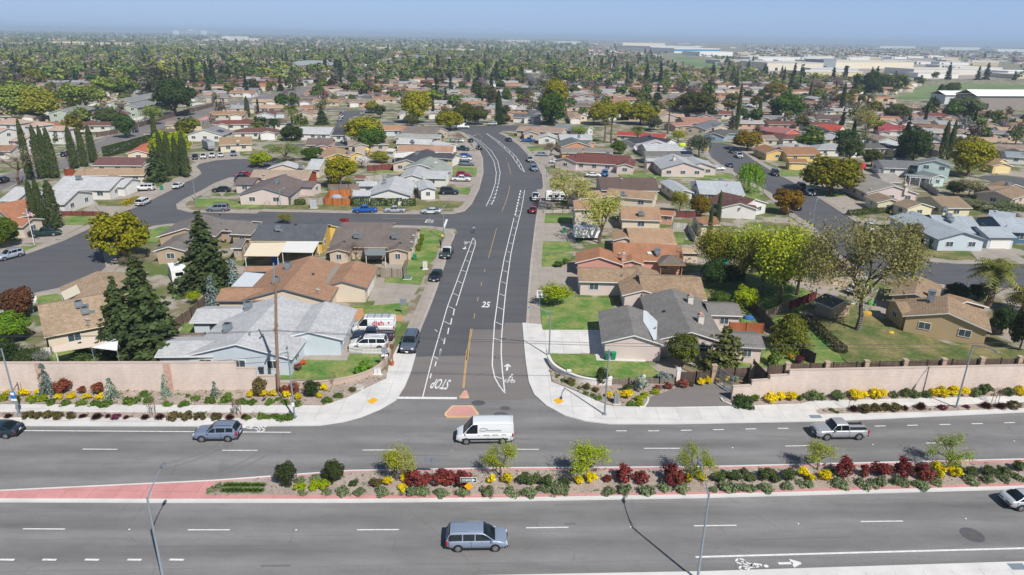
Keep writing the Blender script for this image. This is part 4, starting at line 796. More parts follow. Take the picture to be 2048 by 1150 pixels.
house('tan tile roofed house on the lawn behind the stepped wall','#a98c6c','#c9b08a',[(1330,655,1340,790,(985,820)),(1120,505,1080,640,(1290,580)),(930,700,1020,705,(940,800)),(1340,640,1480,700,9)],'m5',pitch=.3,rm='roof_tile',eq=[('ac',1200,695),('cooler',1205,665)],group=G)
house('brown roofed house hidden under the large spring tree','#8d7963','e',[(300,360,560,370,9),(330,330,310,420,8)],'m5',group=G)
house('dark barn like roof east of the back yards at the photo edge','#6b6259','w',[(1970,360,2060,400,8)],'k7',group=G)
# small outbuildings
SHED='garden sheds behind the houses'
house('tan roofed garden shed beside the orange roofed house','#c2a37c','c',[(815,172,950,176,3.4)],'m4',eave=2.1,group=SHED,name='garden_shed',cat='shed',windows=False)
house('pink garden cottage with white door beside the tan house','#b5764f','p',[(1225,840,1340,850,4.5)],'k6',eave=2.3,group=SHED,name='garden_shed',cat='shed')
house('white garden shed with brown top in the cross street backyards','#8d5a4c','w',[(810,580,890,582,3.4)],'k5',eave=2.1,group=SHED,name='garden_shed',cat='shed',windows=False)
house('white domed looking shed behind the charcoal roof','#d8d6d0','w',[(1060,370,1120,375,4)],'k5',eave=2.2,group=SHED,name='garden_shed',cat='shed',windows=False)
house('pale yellow shed beside the palms at the right photo edge','#d8cfae','#e0d6b4',[(1760,785,1840,800,3.2)],'m5',eave=2.1,group=SHED,name='garden_shed',cat='shed',windows=False)
house('grey roofed lean-to shed under the large spring tree','#777470','h',[(390,640,540,700,5)],'m5',eave=2.1,group=SHED,name='garden_shed',cat='shed',windows=False)
# two storey flats at the west edge
APT='white apartment blocks at the west edge'
for lb,wg,cr in (('white apartment block with tan hip roof at the photo edge',[(0,150,170,128,(0,200),'h',5.4),(-120,205,60,215,9,'g',5.2)],'k4'),('white apartment block with tall chimney and parapet',[(250,160,330,165,9,'h',5.8),(150,270,230,275,8,'g',5.0)],'k4'),('white apartment block with tan roof behind the cypresses',[(400,195,520,198,(600,235),'h',5.2)],'k4')):
    house(lb,'#c4a28c','w',wg,cr,eq=[('chimney',400,125)] if 'chimney' in lb else (),group=APT,name='apartment_block',cat='apartment block')
FL='grey green apartment blocks beside the west avenue'
for lb,wg in (('sage walled apartment block under the light green trees',[(350,640,480,612,11,'g',5.2)]),('long dark roofed apartment block behind the carports',[(700,578,900,540,11,'g',5.2),(840,552,930,556,9,'g',5.6)]),('dark roofed apartment block behind the big pine',[(740,610,860,585,10,'g',5)])):
    house(lb,'#8e8f8f','#b9c2b0',wg,'t1',group=FL,name='apartment_block',cat='apartment block')
# ================================================================== VEHICLES
def interp(tab,x):
    return float(np.interp(x,[a for a,_ in tab],[b for _,b in tab]))
VK={ # length,width,  deck height along the car (rear -> front), greenhouse (rear foot, rear top, front top, front foot, roof z), wheel x, wheel r
'sedan':dict(L=4.75,w=1.82,deck=[(-2.37,.8),(-2.2,.98),(-1.5,1.0),(1.0,.94),(1.9,.84),(2.2,.74),(2.37,.6)],gh=(-1.95,-1.05,.35,1.15,1.44),wx=(-1.38,1.42),r=.33),
'suv':dict(L=4.6,w=1.86,deck=[(-2.3,.9),(-2.2,1.1),(-1.5,1.12),(.9,1.06),(1.8,1.0),(2.15,.88),(2.3,.66)],gh=(-2.25,-1.85,.15,.98,1.68),wx=(-1.32,1.36),r=.36),
'bigsuv':dict(L=5.1,w=2.0,deck=[(-2.55,.95),(-2.45,1.15),(-1.5,1.18),(1.0,1.14),(2.2,1.08),(2.45,.98),(2.55,.7)],gh=(-2.48,-2.2,.45,1.15,1.86),wx=(-1.5,1.62),r=.4),
'minivan':dict(L=5.14,w=2.0,deck=[(-2.57,.85),(-2.5,1.05),(-1.5,1.06),(1.2,1.04),(1.9,.96),(2.4,.8),(2.57,.62)],gh=(-2.5,-2.2,.55,1.6,1.75),wx=(-1.55,1.53),r=.34),
'pickup':dict(L=5.7,w=1.98,deck=[(-2.85,.95),(-2.8,1.12),(-.65,1.12),(-.6,1.14),(1.1,1.12),(2.4,1.06),(2.75,.95),(2.85,.7)],gh=(-.68,-.5,.75,1.32,1.82),wx=(-1.75,1.75),r=.4),
'van':dict(L=6.0,w=2.05,deck=[(-3.0,1.0),(-2.98,1.25),(-1.5,1.27),(1.5,1.25),(2.3,1.2),(2.8,1.0),(3.0,.7)],gh=(-2.98,-2.9,1.25,2.35,2.45),wx=(-1.85,1.95),r=.36)}
def car_meshes(k,coverbed=False):
    D=VK[k]; L=D['L'];w=D['w']/2; st=sorted(set(list(np.linspace(-L/2,L/2,25))+[-L/2+.06,L/2-.06]+[a for a,_ in D['deck']]))
    b=MB().mat('car_paint'); b.sm=True; rows=[]
    bed=k=='pickup'
    for x in st:
        e=max(0,(abs(x)-(L/2-.55))/.55); hw=w*(1-.16*e**2.2); zt=interp(D['deck'],x); zb=.26+.12*e
        prof=[(hw*.86,zb),(hw*.97,zb+.12),(hw,(zb+zt)*.5),(hw*.985,zt-.16),(hw*.95,zt-.03),(hw*.88,zt),(hw*.5,zt+.025),(0,zt+.035)]
        rows.append([Vector((x,y,z)) for y,z in prof]+[Vector((x,-y,z)) for y,z in prof[-2::-1]])
    n=len(rows[0]); vs=[p for r in rows for p in r]; fs=[]
    for i in range(len(rows)-1):
        for j in range(n-1): fs.append((i*n+j,(i+1)*n+j,(i+1)*n+j+1,i*n+j+1))
        fs.append((i*n,i*n+n-1,(i+1)*n+n-1,(i+1)*n))
    fs.append(tuple(range(n))[::-1]); fs.append(tuple((len(rows)-1)*n+j for j in range(n))); b.mesh(vs,[f[::-1] for f in fs]); b.sm=False
    b.mat('black_trim')
    for sx in (-1,1): b.box((sx*(L/2-.02),0,.42),(.1,w*1.72,.16))
    if bed:
        b.box((-1.72,0,1.135),(2.0,w*1.55,.03))
    if k=='van':
        for sy in (-1,1): b.box((0,sy*(w-.01),.62),(L*.8,.04,.22))
    for wx in D['wx']:
        for sy in (-1,1): b.tube([(wx,sy*(w-.25),D['r']),(wx,sy*(w+.006),D['r'])],D['r']+.075,18)
    body=b.data('body')
    # greenhouse: one smooth shell, glass below the rail and before and behind the roof
    r0,r1,f1,f0,zr=D['gh']; wb=w*.92; wt=w*(.77 if k!='van' else .87)
    xs=np.array(sorted(set(np.round(np.concatenate([np.linspace(r0,r1,5),np.linspace(r1,f1,9),np.linspace(f1,f0,6)]),4)))); zbx=lambda x:interp(D['deck'],x)-.04
    def ztop(x):
        if x<r1: t=(r1-x)/(r1-r0); return zr-(zr-zbx(r0))*t**(1.5 if k!='van' else 3)-.0
        if x>f1: t=(x-f1)/(f0-f1); return zr-(zr-zbx(f0))*(t**1.12)*(.96+.04*t)
        return zr-.05*((x-(r1+f1)/2)/((f1-r1)/2))**4*.6
    rows=[]
    for x in xs:
        zt=ztop(x); zb=zbx(x); f=max(0.02,min(1,(zt-zb)/(zr-zb))); yB=wb+(wt-wb)*f; dz=min(.11,(zt-zb)*.5)
        yb=wb*(1-.10*max(0,(x-f1)/(f0-f1))**2-.05*max(0,(r1-x)/max(r1-r0,.01))**2); yB=min(yB,yb)
        h=[Vector((x,yb,zb)),Vector((x,yB,zt-dz)),Vector((x,yB-.05,zt-dz*.3)),Vector((x,yB*.55,zt+.012)),Vector((x,0,zt+.02))]; rows.append(h+[Vector((q.x,-q.y,q.z)) for q in h[-2::-1]])
    g=MB().mat('car_glass'); p=MB().mat('car_paint'); g.sm=p.sm=True; vs=[q for r in rows for q in r]; gf=[];pf=[]
    for i in range(len(rows)-1):
        xm=(xs[i]+xs[i+1])/2; on=r1-.02<xm<f1+.02
        for j in range(8):
            side=j in(0,7); u=(xm-r0)/(f0-r0); f=(i*9+j,(i+1)*9+j,(i+1)*9+j+1,i*9+j+1)[::-1]
            paint=on and not side
            if k=='van' and (side and u<.70 or xm<r1): paint=True
            (pf if paint else gf).append(f)
    gf.append(tuple(range(9))) if k!='van' else pf.append(tuple(range(9)))
    g.mesh(vs,gf); p.mesh(vs,pf); glassm=g.data('windows'); p.sm=False; zb=zbx((r0+f0)/2)
    # rails and posts, two centimetres proud of the glass
    for sg in (0,8):
        sgn=1 if sg==0 else -1; j1=1 if sg==0 else 7; rail=[rows[i][j1]+Vector((0,sgn*.012,.0)) for i in range(len(rows))]; p.tube(rail,.042,6,False)
        posts={'pickup':(0,.46,.99),'sedan':(.1,.5),'van':(.70,.97),'minivan':(.02,.31,.61),'suv':(.1,.36,.63),'bigsuv':(.06,.36,.64)}[k]
        for u in posts:
            x=r0+(f0-r0)*u; i=int(np.argmin(abs(xs-x))); a_=rows[i][sg]; b_=rows[i][j1]; o_=Vector((0,sgn*.015,0)); wd=.05 if u>.3 else .11
            q=[a_+o_+Vector((-wd,0,0)),a_+o_+Vector((wd,0,0)),b_+o_+Vector((wd*.7,0,0)),b_+o_+Vector((-wd*.7,0,0))]; p.face(q if sgn<0 else q[::-1])
    if k in('suv','bigsuv','minivan'):
        p.mat('black_trim' if k!='minivan' else 'chrome')
        for sy in (-1,1): p.tube([(r1+.15,sy*wt*.8,zr+.03),((r1+f1)/2,sy*wt*.8,zr+.06),(f1-.15,sy*wt*.8,zr+.03)],.026,6)
    if k=='minivan':
        p.mat('car_paint')
        for y in (-.35,-.12,.12,.35): p.box((-.9,y,zr+.018),(1.9,.03,.03))
    roofm=p.data('roof')
    sm_=MB().mat('black_trim')
    for u in ((.05,.5,.93) if k!='pickup' else (.02,.95)):
        for sy in (-1,1): sm_.box((r0+(f0-r0)*u,sy*(w-.004),.68),(.02,.02,.72))
    for sy in (-1,1): sm_.box((0,sy*(w-.02),.3),(L*.55,.05,.1))
    seams=sm_.data('door_seam')
    # wheels
    wm=MB().mat('tyre'); r=D['r']; wm.sm=True; T=Matrix.Rotation(PI/2,4,'X')
    wm.lathe([(0,-.1),(r*.6,-.1),(r*.9,-.11),(r,-.08),(r,.08),(r*.9,.11),(r*.6,.1),(0,.1)],n=20,M=T); wheel=wm.data('tyre')
    rm_=MB().mat('rim'); 
    for sg in (-1,1):
        rm_.lathe([(0,sg*.125),(r*.14,sg*.125),(r*.2,sg*.115),(r*.6,sg*.108),(r*.66,sg*.112),(r*.68,sg*.1)],n=20,M=T); 
    rm_.mat('dark_metal')
    for sg in (-1,1):
        for i in range(5):
            a=2*PI*i/5+.3; rm_.box(0,(r*.2,.012,r*.24),M=T@Matrix.Rotation(a,4,'Z')@Matrix.Translation((r*.42,0,sg*.113))@Matrix.Rotation(PI/2,4,'X'))
    rim=rm_.data('rim')
    def lamp(mat_,x,y,z,d):
        m=MB().mat(mat_); m.box((0,0,0),d); return m.data('lamp')
    zf=interp(D['deck'],L/2-.14)-.12; hl=MB().mat('head_lamp'); hl.box((0,0,0),(.3,.34,.17)); hl.box((.06,0,.02),(.2,.26,.17)); tl=MB().mat('tail_lamp')
    tall=k in('suv','bigsuv','van','minivan','pickup'); tl.box((0,0,0),(.14,.2 if tall else .42,.4 if tall else .18)); tl.box((-.02,0,0),(.12,.16 if tall else .36,.32 if tall else .13))
    pl=MB().mat('sign_white'); pl.box((0,0,0),(.03,.32,.16)); mr=MB().mat('car_paint'); mr.box((0,0,0),(.12,.2,.15)); mr.box((.03,0,.0),(.1,.16,.11))
    gr=MB().mat('black_trim'); gr.box((0,0,0),(.05,w*1.0,.2)); gr.mat('chrome'); 
    for z in (-.06,.0,.06): gr.box((.02,0,z),(.03,w*.92,.022))
    dh=MB().mat('chrome' if k!='van' else 'black_trim'); dh.box((0,0,0),(.16,.03,.035))
    return dict(body=body,glass=glassm,roof=roofm,tyre=wheel,rim=rim,hl=hl.data('headlight'),tl=tl.data('taillight'),pl=pl.data('licence_plate'),mr=mr.data('mirror'),gr=gr.data('grille'),dh=dh.data('door_handle'),seams=seams,zf=zf,D=D,w=w,L=L,zb=zb)
CARM={}
def ob(name,me,parent,loc=(0,0,0),color=None):
    o=bpy.data.objects.new(name,me); COL.objects.link(o); o.parent=parent; o.location=loc
    if color: o.color=(*color[:3],1)
    return o
CARN={'sedan':('sedan','car'),'suv':('sport_utility_car','car'),'bigsuv':('sport_utility_car','car'),'minivan':('minivan','minivan'),'pickup':('pickup_truck','pickup'),'van':('cargo_van','van')}
def car(kind,loc,rz,color,label,group='cars parked along the kerbs and drives',roofcol=None,scale=1.0):
    if kind not in CARM: CARM[kind]=car_meshes(kind)
    m=CARM[kind]; D=m['D']; w=m['w']; L=m['L']; col=srgb(color); nm,cat=CARN[kind]
    r=empty(nm,loc,rz,label,cat,group); r.scale=(scale,)*3
    body=ob('body',m['body'],r,color=col); ob('roof',m['roof'],r,color=srgb(roofcol) if roofcol else col); ob('windows',m['glass'],r); ob('trim',m['seams'],body)
    for wx in D['wx']:
        for sy in (-1,1):
            t=ob('wheel',m['tyre'],r,(wx,sy*(w-.06),D['r'])); ob('rim',m['rim'],t)
    for sy in (-1,1):
        ob('headlight',m['hl'],r,(L/2-.2,sy*w*.68,m['zf'])); ob('taillight',m['tl'],r,(-L/2+.1,sy*w*(.86 if kind in('suv','bigsuv','van','minivan','pickup') else .66),interp(D['deck'],-L/2+.1)-.2))
        ob('mirror',m['mr'],r,(D['gh'][3]-.35,sy*(w+.06),m['zb']+.1),col)
        for dx in ((-.55,.45) if kind not in('pickup','van') else (.1,)): ob('door_handle',m['dh'],body,(dx+(.55 if kind=='van' else 0),sy*(w*.985),interp(D['deck'],0)-.14))
    ob('grille',m['gr'],r,(L/2-.02,0,m['zf']-.02)); ob('licence_plate',m['pl'],r,(-L/2-.02,0,.7)); ob('licence_plate',m['pl'],r,(L/2+.03,0,.45))
    return r
def heading(c,a,b): 
    p,q=PP(c,*a),PP(c,*b); d=q-p; return math.atan2(d.y,d.x)
EW=math.atan2(av.y,av.x)
ROADG='traffic on the avenue'
def front_at(c,x,y,z=0): return PP(c,x,y,z)
def lower(q,y): return q
# on the avenue: reference point is the middle of the wheel line nearest to us, moved half a width away
def on_road(kind,c,x,y,rz,color,label,group=ROADG,away=None,**k):
    p=PP(c,x,y); w=VK[kind]['w']/2; n=Vector((-math.sin(rz),math.cos(rz),0)); n=n if n.y>0 else -n; p=p+n*w*.98; p.z=.02
    return car(kind,p,rz,color,label,group,**k)
on_road('minivan','n7',742,655,EW,'#8a97ab','silver blue minivan driving on the near carriageway')
vanw=on_road('van','n3',460,725,EW+PI,'#eef0f1','white high roofed cargo van with business lettering turning past the pink island')
on_road('pickup','n5',560,945,EW+PI,'#a9abae','silver extended cab pickup with open bed on the far carriageway')
on_road('sedan','n8',2110,505,EW,'#b9bec0','silver sedan leaving the picture beside the planted median')
on_road('suv','n1',1765,960,EW+PI,'#7f8ba2','grey blue sport utility car beside the bicycle lane symbol')
on_road('sedan','n1',-60,935,EW+PI,'#2c3746','dark blue sedan cut by the photo edge on the far carriageway')
S_=lambda *a:heading(*a)
sw=heading('m3',(215,790),(75,1150)); 
PK='cars parked along the kerbs and drives'
def park(kind,c,x,y,rz,color,label,z=.02,**k): p=PP(c,x,y); p.z=z; return car(kind,p,rz,color,label,PK,**k)
park('bigsuv','n2',1518,180,sw,'#5f6a78','slate grey sport utility car parked facing the avenue by the old pavement')
park('sedan','m2',1810,525,heading('m2',(1850,460),(1790,590)),'#1f2530','black sedan parked on the main street below the white green pickup')
park('pickup','m3',362,350,heading('m3',(395,290),(340,400)),'#3c4a48','white roofed pickup with green bonnet parked by the corner lawn',roofcol='#eceeec')
dv=heading('n2',(1320,160),(1030,160))
park('minivan','n2',1180,190,dv,'#f0f0ef','white minivan in the drive behind the white picket fence',.13)
park('pickup','n2',1215,125,dv,'#26324e','navy pickup between the white minivan and the lettered van',.13)
vand=park('van','n2',1225,60,dv,'#f2f1f0','white van with large red lettering and ladder rack in the drive',.13)
cs=heading('k5',(1200,870),(800,870))
park('pickup','k5',885,862,cs,'#1f63c2','bright blue pickup parked on the cross street')
park('pickup','k5',1113,862,cs,'#b5b8c2','pale silver old pickup parked on the cross street',scale=.88)
park('sedan','k5',1388,870,cs,'#c3c8cc','silver sedan parked nearest the cross street stop line')
park('bigsuv','k4',1675,852,cs,'#868b95','grey sport utility car parked on the cross street beside the cul-de-sac')
wsd=heading('k4',(1180,760),(1320,690))
park('sedan','k4',1368,672,wsd,'#f1f1f0','white sedan parked alone by the west street kerb')
park('minivan','k4',1103,800,wsd,'#f0f0ef','white minivan at the kerb by the yellow hedge')
park('bigsuv','k4',1115,695,cs,'#eff0ee','white sport utility car in the drive of the pale grey ranch house',.13)
park('pickup','k4',350,1045,heading('k4',(280,1050),(440,1040)),'#1f3b38','dark green pickup beside the flagpole',.13)
park('suv','m1',78,370,heading('m1',(160,350),(0,390)),'#aeb8c8','silver blue sport utility car at the west street kerb')
park('sedan','k4',1700,705,cs,'#20242c','black sedan in the drive beside the streetlamp',.13)
park('suv','k4',1845,620,heading('k4',(1890,600),(1810,630)),'#232833','dark sport utility car at the west cul-de-sac',.13)
park('sedan','k4',1862,590,heading('k4',(1890,580),(1820,590)),'#b3202c','red sedan behind the dark car at the west cul-de-sac',.13)
for x,y,k,cl,lb in ((1497,455,'suv','#1d212a','black car first in the row before the tan house'),(1562,448,'pickup','#eeeeec','white pickup second in the row before the tan house'),(1628,440,'pickup','#efefec','white truck third in the row before the tan house'),(1695,436,'sedan','#f0f0ee','white sedan fourth in the row before the tan house')):
    park(k,'k4',x,y,heading('k4',(1600,420),(1580,480)),cl,lb,.13,scale=.92)
park('suv','k4',1792,428,heading('k4',(1792,400),(1796,450)),'#8d98ac','grey blue car in the drive of the tan house with solar panels',.13)
dr=heading('k5',(1500,650),(1700,655))
park('bigsuv','k5',1530,722,dr,'#2b2f38','black sport utility car in the drive of the corner house',.13)
park('pickup','k5',1620,625,dr,'#e9ebeb','white pickup beside the red car along the curve',.13)
park('suv','k5',1640,592,dr,'#a51d3f','crimson car beside the white pickup along the curve',.13)
park('bigsuv','k5',1660,505,dr,'#7d8890','grey covered car on the lawn along the curve',.13)
park('sedan','k5',1648,465,dr,'#e6e6e6','white sports car along the curve',.13)
park('sedan','k5',1650,440,dr,'#3d62a5','blue sedan beside the white sports car',.13)
park('pickup','k5',1625,388,dr,'#2f3844','dark pickup near the bin along the curve',.13)
park('sedan','k5',1597,325,dr,'#e3e6ea','white sedan beside the bare orange tree',.13)
cu=heading('k5',(1760,400),(1690,300))
park('suv','k5',1755,378,cu,'#232833','dark car parked on the bend under the streetlamp')
park('sedan','k5',1692,322,cu,'#27314a','dark blue sedan parked at the top of the bend')
park('van','k5',1632,218,heading('k5',(1500,215),(1680,215)),'#eff0f0','long white van parked across the top junction')
park('suv','k5',1858,195,cs,'#c7cbcf','silver car beyond the top junction',.13)
park('sedan','k6',65,315,heading('k6',(100,330),(40,300)),'#2a2f4a','deep blue sedan on the outside of the bend')
er=heading('k6',(205,410),(270,480))
park('suv','k6',228,472,er,'#b3b8bf','silver sport utility car first of two at the east kerb')
park('suv','k6',258,540,er,'#8fa0b5','blue silver sport utility car second of two at the east kerb')
up_=heading('k6',(265,850),(275,700))
park('pickup','k6',272,762,up_,'#eceeee','white pickup at the east kerb beyond the red sedan')
park('sedan','k6',253,858,up_,'#9c1f33','dark red sedan at the east kerb')
park('sedan','k6',325,432,dr,'#98a4b2','grey blue sedan under the bare tree',.13); park('sedan','k6',432,488,dr,'#eeeeec','white sedan in the drive beside the maroon house',.13)
park('pickup','k6',218,322,dr,'#1f5fae','vivid blue pickup beside the small white gabled house',.13)
park('sedan','k6',715,592,dr,'#e9e9e8','white sedan before the blue covered car',.13)
park('bigsuv','k6',803,580,heading('k6',(800,590),(800,520)),'#2e7fd0','car under a bright blue cover beside the maroon house',.13)
es=heading('k6',(1600,330),(1790,500))
park('sedan','k6',1668,540,dr,'#e4e8ea','white sedan in the drive on the east street',.13); park('sedan','k6',1757,512,es+PI,'#4a5a78','blue grey sedan at the east street kerb'); park('pickup','k6',1830,440,es,'#d9dee0','white pickup on the east street'); park('suv','k6',1782,405,es,'#232a35','dark car before the white pickup on the east street')
e2=heading('k7',(190,590),(400,790))
park('bigsuv','k7',187,562,e2,'#33383f','dark sport utility car beside the willow'); park('bigsuv','k7',385,668,e2,'#1c2129','black sport utility car in the shade of the broad round tree'); park('suv','k7',448,708,e2,'#aab6c2','silver car behind the black one under the broad tree'); park('sedan','k7',345,815,e2+PI,'#222733','black sedan beneath the orange tree')
park('sedan','m5',890,240,heading('m5',(800,170),(900,260)),'#e2e6ea','white sedan seen through the large spring tree')
park('suv','m5',735,160,heading('m5',(800,170),(900,260)),'#d9dde2','white car behind the large spring tree'); park('sedan','m5',620,390,heading('m5',(520,340),(640,430)),'#3a4450','dark sedan at the kerb behind the large spring tree'); park('suv','m5',650,640,heading('m5',(600,640),(720,620)),'#e8ebee','white car in the yard under the large spring tree',.13)
park('sedan','k7',600,292,dr,'#d4d8dc','silver sedan before the cream garage',.13); park('sedan','k7',655,290,dr,'#a8222e','red sedan before the cream garage',.13); park('pickup','k7',1835,270,dr,'#2c3238','black pickup on the far east loop',.13)
for x,y,cl,lb in ((700,112,'#5d6672','grey car first in line on the back street'),(703,138,'#dfe3e6','white car second in line on the back street'),(687,160,'#b6bcc2','silver car third in line on the back street')): park('suv','k5',x,y,heading('k5',(690,170),(705,100)),cl,lb)
park('pickup','k5',862,112,heading('k5',(850,130),(875,100)),'#e3e6e8','white pickup on the bend of the back street')
for x,y,cl,lb in ((1500,445,'#27303c','dark car on the far west avenue'),(500,430,'#2e3644','dark blue car on the west avenue behind the cypresses'),(30,630,'#1c2028','black car on the west avenue at the photo edge')): park('suv','k4',x if x<1000 else 1040,y if x<1000 else 245,heading('k4',(480,500),(740,330)),cl,lb)
# lettering on the two vans
def car_text(root,txt,x,y,z,size,m,rz=0):
    me=text_data(txt,size,.004,m,'CENTER',.004); o=bpy.data.objects.new('lettering',me); COL.objects.link(o); o.parent=root; o.location=(x,y,z); o.rotation_euler=(PI/2,0,rz); return o
W_=VK['van']['w']/2
plain('letter_red',srgb('#cf1f3a'),.5,var=.02); plain('letter_grey',srgb('#6d7a80'),.5,var=.05)
# both vans face west, so the side towards us is their own left (+y)
car_text(vand,'dish',-.75,W_*.94+.03,1.72,1.05,'letter_red',PI)
m=MB().mat('letter_red')
for k,r in enumerate((.12,.2,.28)): m.tube([(-2.05+r*math.cos(a)*-1,W_*.94+.03,1.8+r*math.sin(a)) for a in np.linspace(-.7,.7,7)],.025,5)
m.build('logo_arcs',vand)
m=MB().mat('metal_grey')
for y in (-.75,.75): m.tube([(-2.5,y,2.62),(1.0,y,2.62)],.03,6)
for x in (-2.2,-1.2,-.2,.8): m.box((x,0,2.54),(.06,1.6,.16))
for y in (.2,.5): m.tube([(-2.6,y,2.7),(.6,y,2.7)],.025,6)
for i in range(9): m.tube([(-2.5+i*.36,.2,2.7),(-2.5+i*.36,.5,2.7)],.018,5)
m.build('ladder_rack',vand)
m=MB().mat('letter_grey'); m.tube([(.15+.42*math.cos(a),W_-.02,1.78+.16*math.sin(a)) for a in np.linspace(.5,5.9,20)],.018,5); m.build('logo_outline',vanw)
m=MB().mat('letter_grey')
for x,z,l in ((-.9,1.62,1.5),(-.1,1.18,.7),(-1.0,1.18,.7),(-1.9,1.2,.5)):
    for i in range(int(l/.09)): m.box((x-l/2+i*.09,W_*(.9 if z>1.5 else 1)+.03,z),(.05,.02,.09 if i%3 else .12))
m.build('lettering',vanw)
# trailers and the motorhome
def trailer(loc,rz,L,h,label,col='#e6e6e2',cover=False,name='travel_trailer',w=2.4):
    r=empty(name,loc,rz,label,'trailer' if name!='motorhome' else 'motorhome','trailers and motorhomes parked among the houses')
    m=MB().mat('painted'); pr=[(-L/2,.5),(L/2-.25,.5),(L/2,.9),(L/2-.05,h*.62),(L/2-.4,h-.1),(L/2-.8,h),(-L/2+.25,h),(-L/2,h-.25)]
    a=[(x,w/2,z) for x,z in pr]; b=[(x,-w/2,z) for x,z in pr]; n=len(pr); m.face(a[::-1]); m.face(b)
    for i in range(n): j=(i+1)%n; m.face([a[i],a[j],b[j],b[i]])
    body=m.build('body',r,srgb(col))
    if not cover:
        for x in (-L*.3,0,L*.28):
            for s_ in (-1,1): g=MB().mat('car_glass'); g.box((x,s_*(w/2+.01),h*.62),(.9,.04,.55)); g.build('window',r)
        m=MB().mat('painted')
        for s_ in (-1,1): m.box((0,s_*(w/2+.012),h*.38),(L*.96,.02,.22)); 
        m.build('stripe',body,srgb('#6b6f76')); m=MB().mat('metal_grey'); m.box((-.4,0,h+.1),(.9,.7,.25)); m.box((1.2,0,h+.06),(.5,.5,.14)); m.build('roof_vent',r)
        g=MB().mat('car_glass'); g.box((-L/2-.01,0,h*.62),(.04,1.2,.6)); g.build('window',r)
    m=MB().mat('tyre')
    for x in (-.5,.4):
        for s_ in (-1,1): m.tube([(x,s_*(w/2-.28),.36),(x,s_*(w/2-.02),.36)],.36,14)
    m.build('wheel',r); m=MB().mat('dark_metal'); m.box((L/2+.5,0,.5),(1.4,.12,.12)); m.box((L/2+1.0,0,.35),(.1,.1,.6)); m.build('hitch',r); return r
trailer(PP('m1',1315,565)+Vector((.3,2,.05)),heading('m1',(1300,560),(1240,440)),4.6,2.7,'white travel trailer between the two tall conifers')
trailer(PP('k4',1590,385)+Vector((0,1.5,.1)),heading('k4',(1520,330),(1640,390)),8.5,3.1,'grey and white motorhome beside the white gabled house','#8e9197',name='motorhome')
trailer(PP('k6',670,1080)+Vector((0,1.4,.1)),heading('k6',(590,1050),(760,1050)),5.6,2.7,'white covered trailer behind the spring green street tree','#ecebe8',cover=True)
trailer(PP('k6',430,785)+Vector((0,1.3,.1)),heading('k6',(350,770),(520,770)),5.4,2.5,'white travel trailer under the bare street tree','#e9e9e6')
# ================================================================== TREES AND SHRUBS
LEAF_N=0
def leaf_cards(mb_v,mb_f,cent,normals,size,rs,aspect=1.0):
    """small leaf sprays: one quad per centre, facing roughly along its normal"""
    n=len(cent); nr=normals+rs.normal(0,.55,(n,3)); nr/=np.linalg.norm(nr,axis=1)[:,None]+1e-9
    a=np.cross(nr,rs.normal(0,1,(n,3))); a/=np.linalg.norm(a,axis=1)[:,None]+1e-9; b=np.cross(nr,a)
    s=(size*rs.uniform(.6,1.35,n))[:,None]; sa=a*s*aspect; sb=b*s
    k=np.stack([cent-sa*.5-sb*.35,cent+sa*.1-sb*.55,cent+sa*.55+sb*.1,cent-sa*.05+sb*.55],1).reshape(-1,3)
    off=sum(len(v) for v in mb_v); mb_v.append(k); mb_f.append((np.arange(n*4)+off).reshape(-1,4))
def mesh_np(name,V,F,mats,mi=None):
    V=np.concatenate(V); F=np.concatenate(F); me=bpy.data.meshes.new(name); me.vertices.add(len(V)); me.vertices.foreach_set('co',V.astype(np.float32).ravel())
    me.loops.add(F.size); me.loops.foreach_set('vertex_index',F.astype(np.int32).ravel()); me.polygons.add(len(F)); me.polygons.foreach_set('loop_start',np.arange(0,F.size,4,dtype=np.int32)); 
    try: me.polygons.foreach_set('loop_total',np.full(len(F),4,dtype=np.int32))
    except Exception: pass
    for m in mats: me.materials.append(MATS[m])
    if mi is not None: me.polygons.foreach_set('material_index',mi)
    me.update(calc_edges=True); me.validate(); return me
def clumps_on(rs,n,shape):
    """clump centres over the outside of a crown: shape(u) gives a point and radius"""
    return [shape(rs) for _ in range(n)]
def crown_broad(seed,h,r,z0,nclump,nleaf,leaf,dens=1.0,lump=.3,flat=1.0,inner=.35):
    rs=np.random.RandomState(seed); V=[];F=[]; cz=(z0+h)/2; hz=(h-z0)/2
    for i in range(nclump):
        u=rs.normal(0,1,3); u/=np.linalg.norm(u); 
        if u[2]<-.8: u[2]*=-.6
        k=rs.uniform(.62,.88) if rs.rand()>inner*.6 else rs.uniform(.2,.6)
        c=np.array([u[0]*r*k,u[1]*r*k,cz+u[2]*hz*k*flat]); cr=r*lump*rs.uniform(.65,1.2); n=int(nleaf*(cr/(r*lump))**2)
        d=rs.normal(0,1,(n,3)); d/=np.linalg.norm(d,axis=1)[:,None]; rad=cr*rs.uniform(.55,1.05,n)**.6
        p=c+d*rad[:,None]*np.array([1,1,.8]); out=d*.7+(p-np.array([0,0,cz-hz*.3]))/r*.5+np.array([0,0,.35]); leaf_cards(V,F,p,out,leaf,rs)
    return V,F
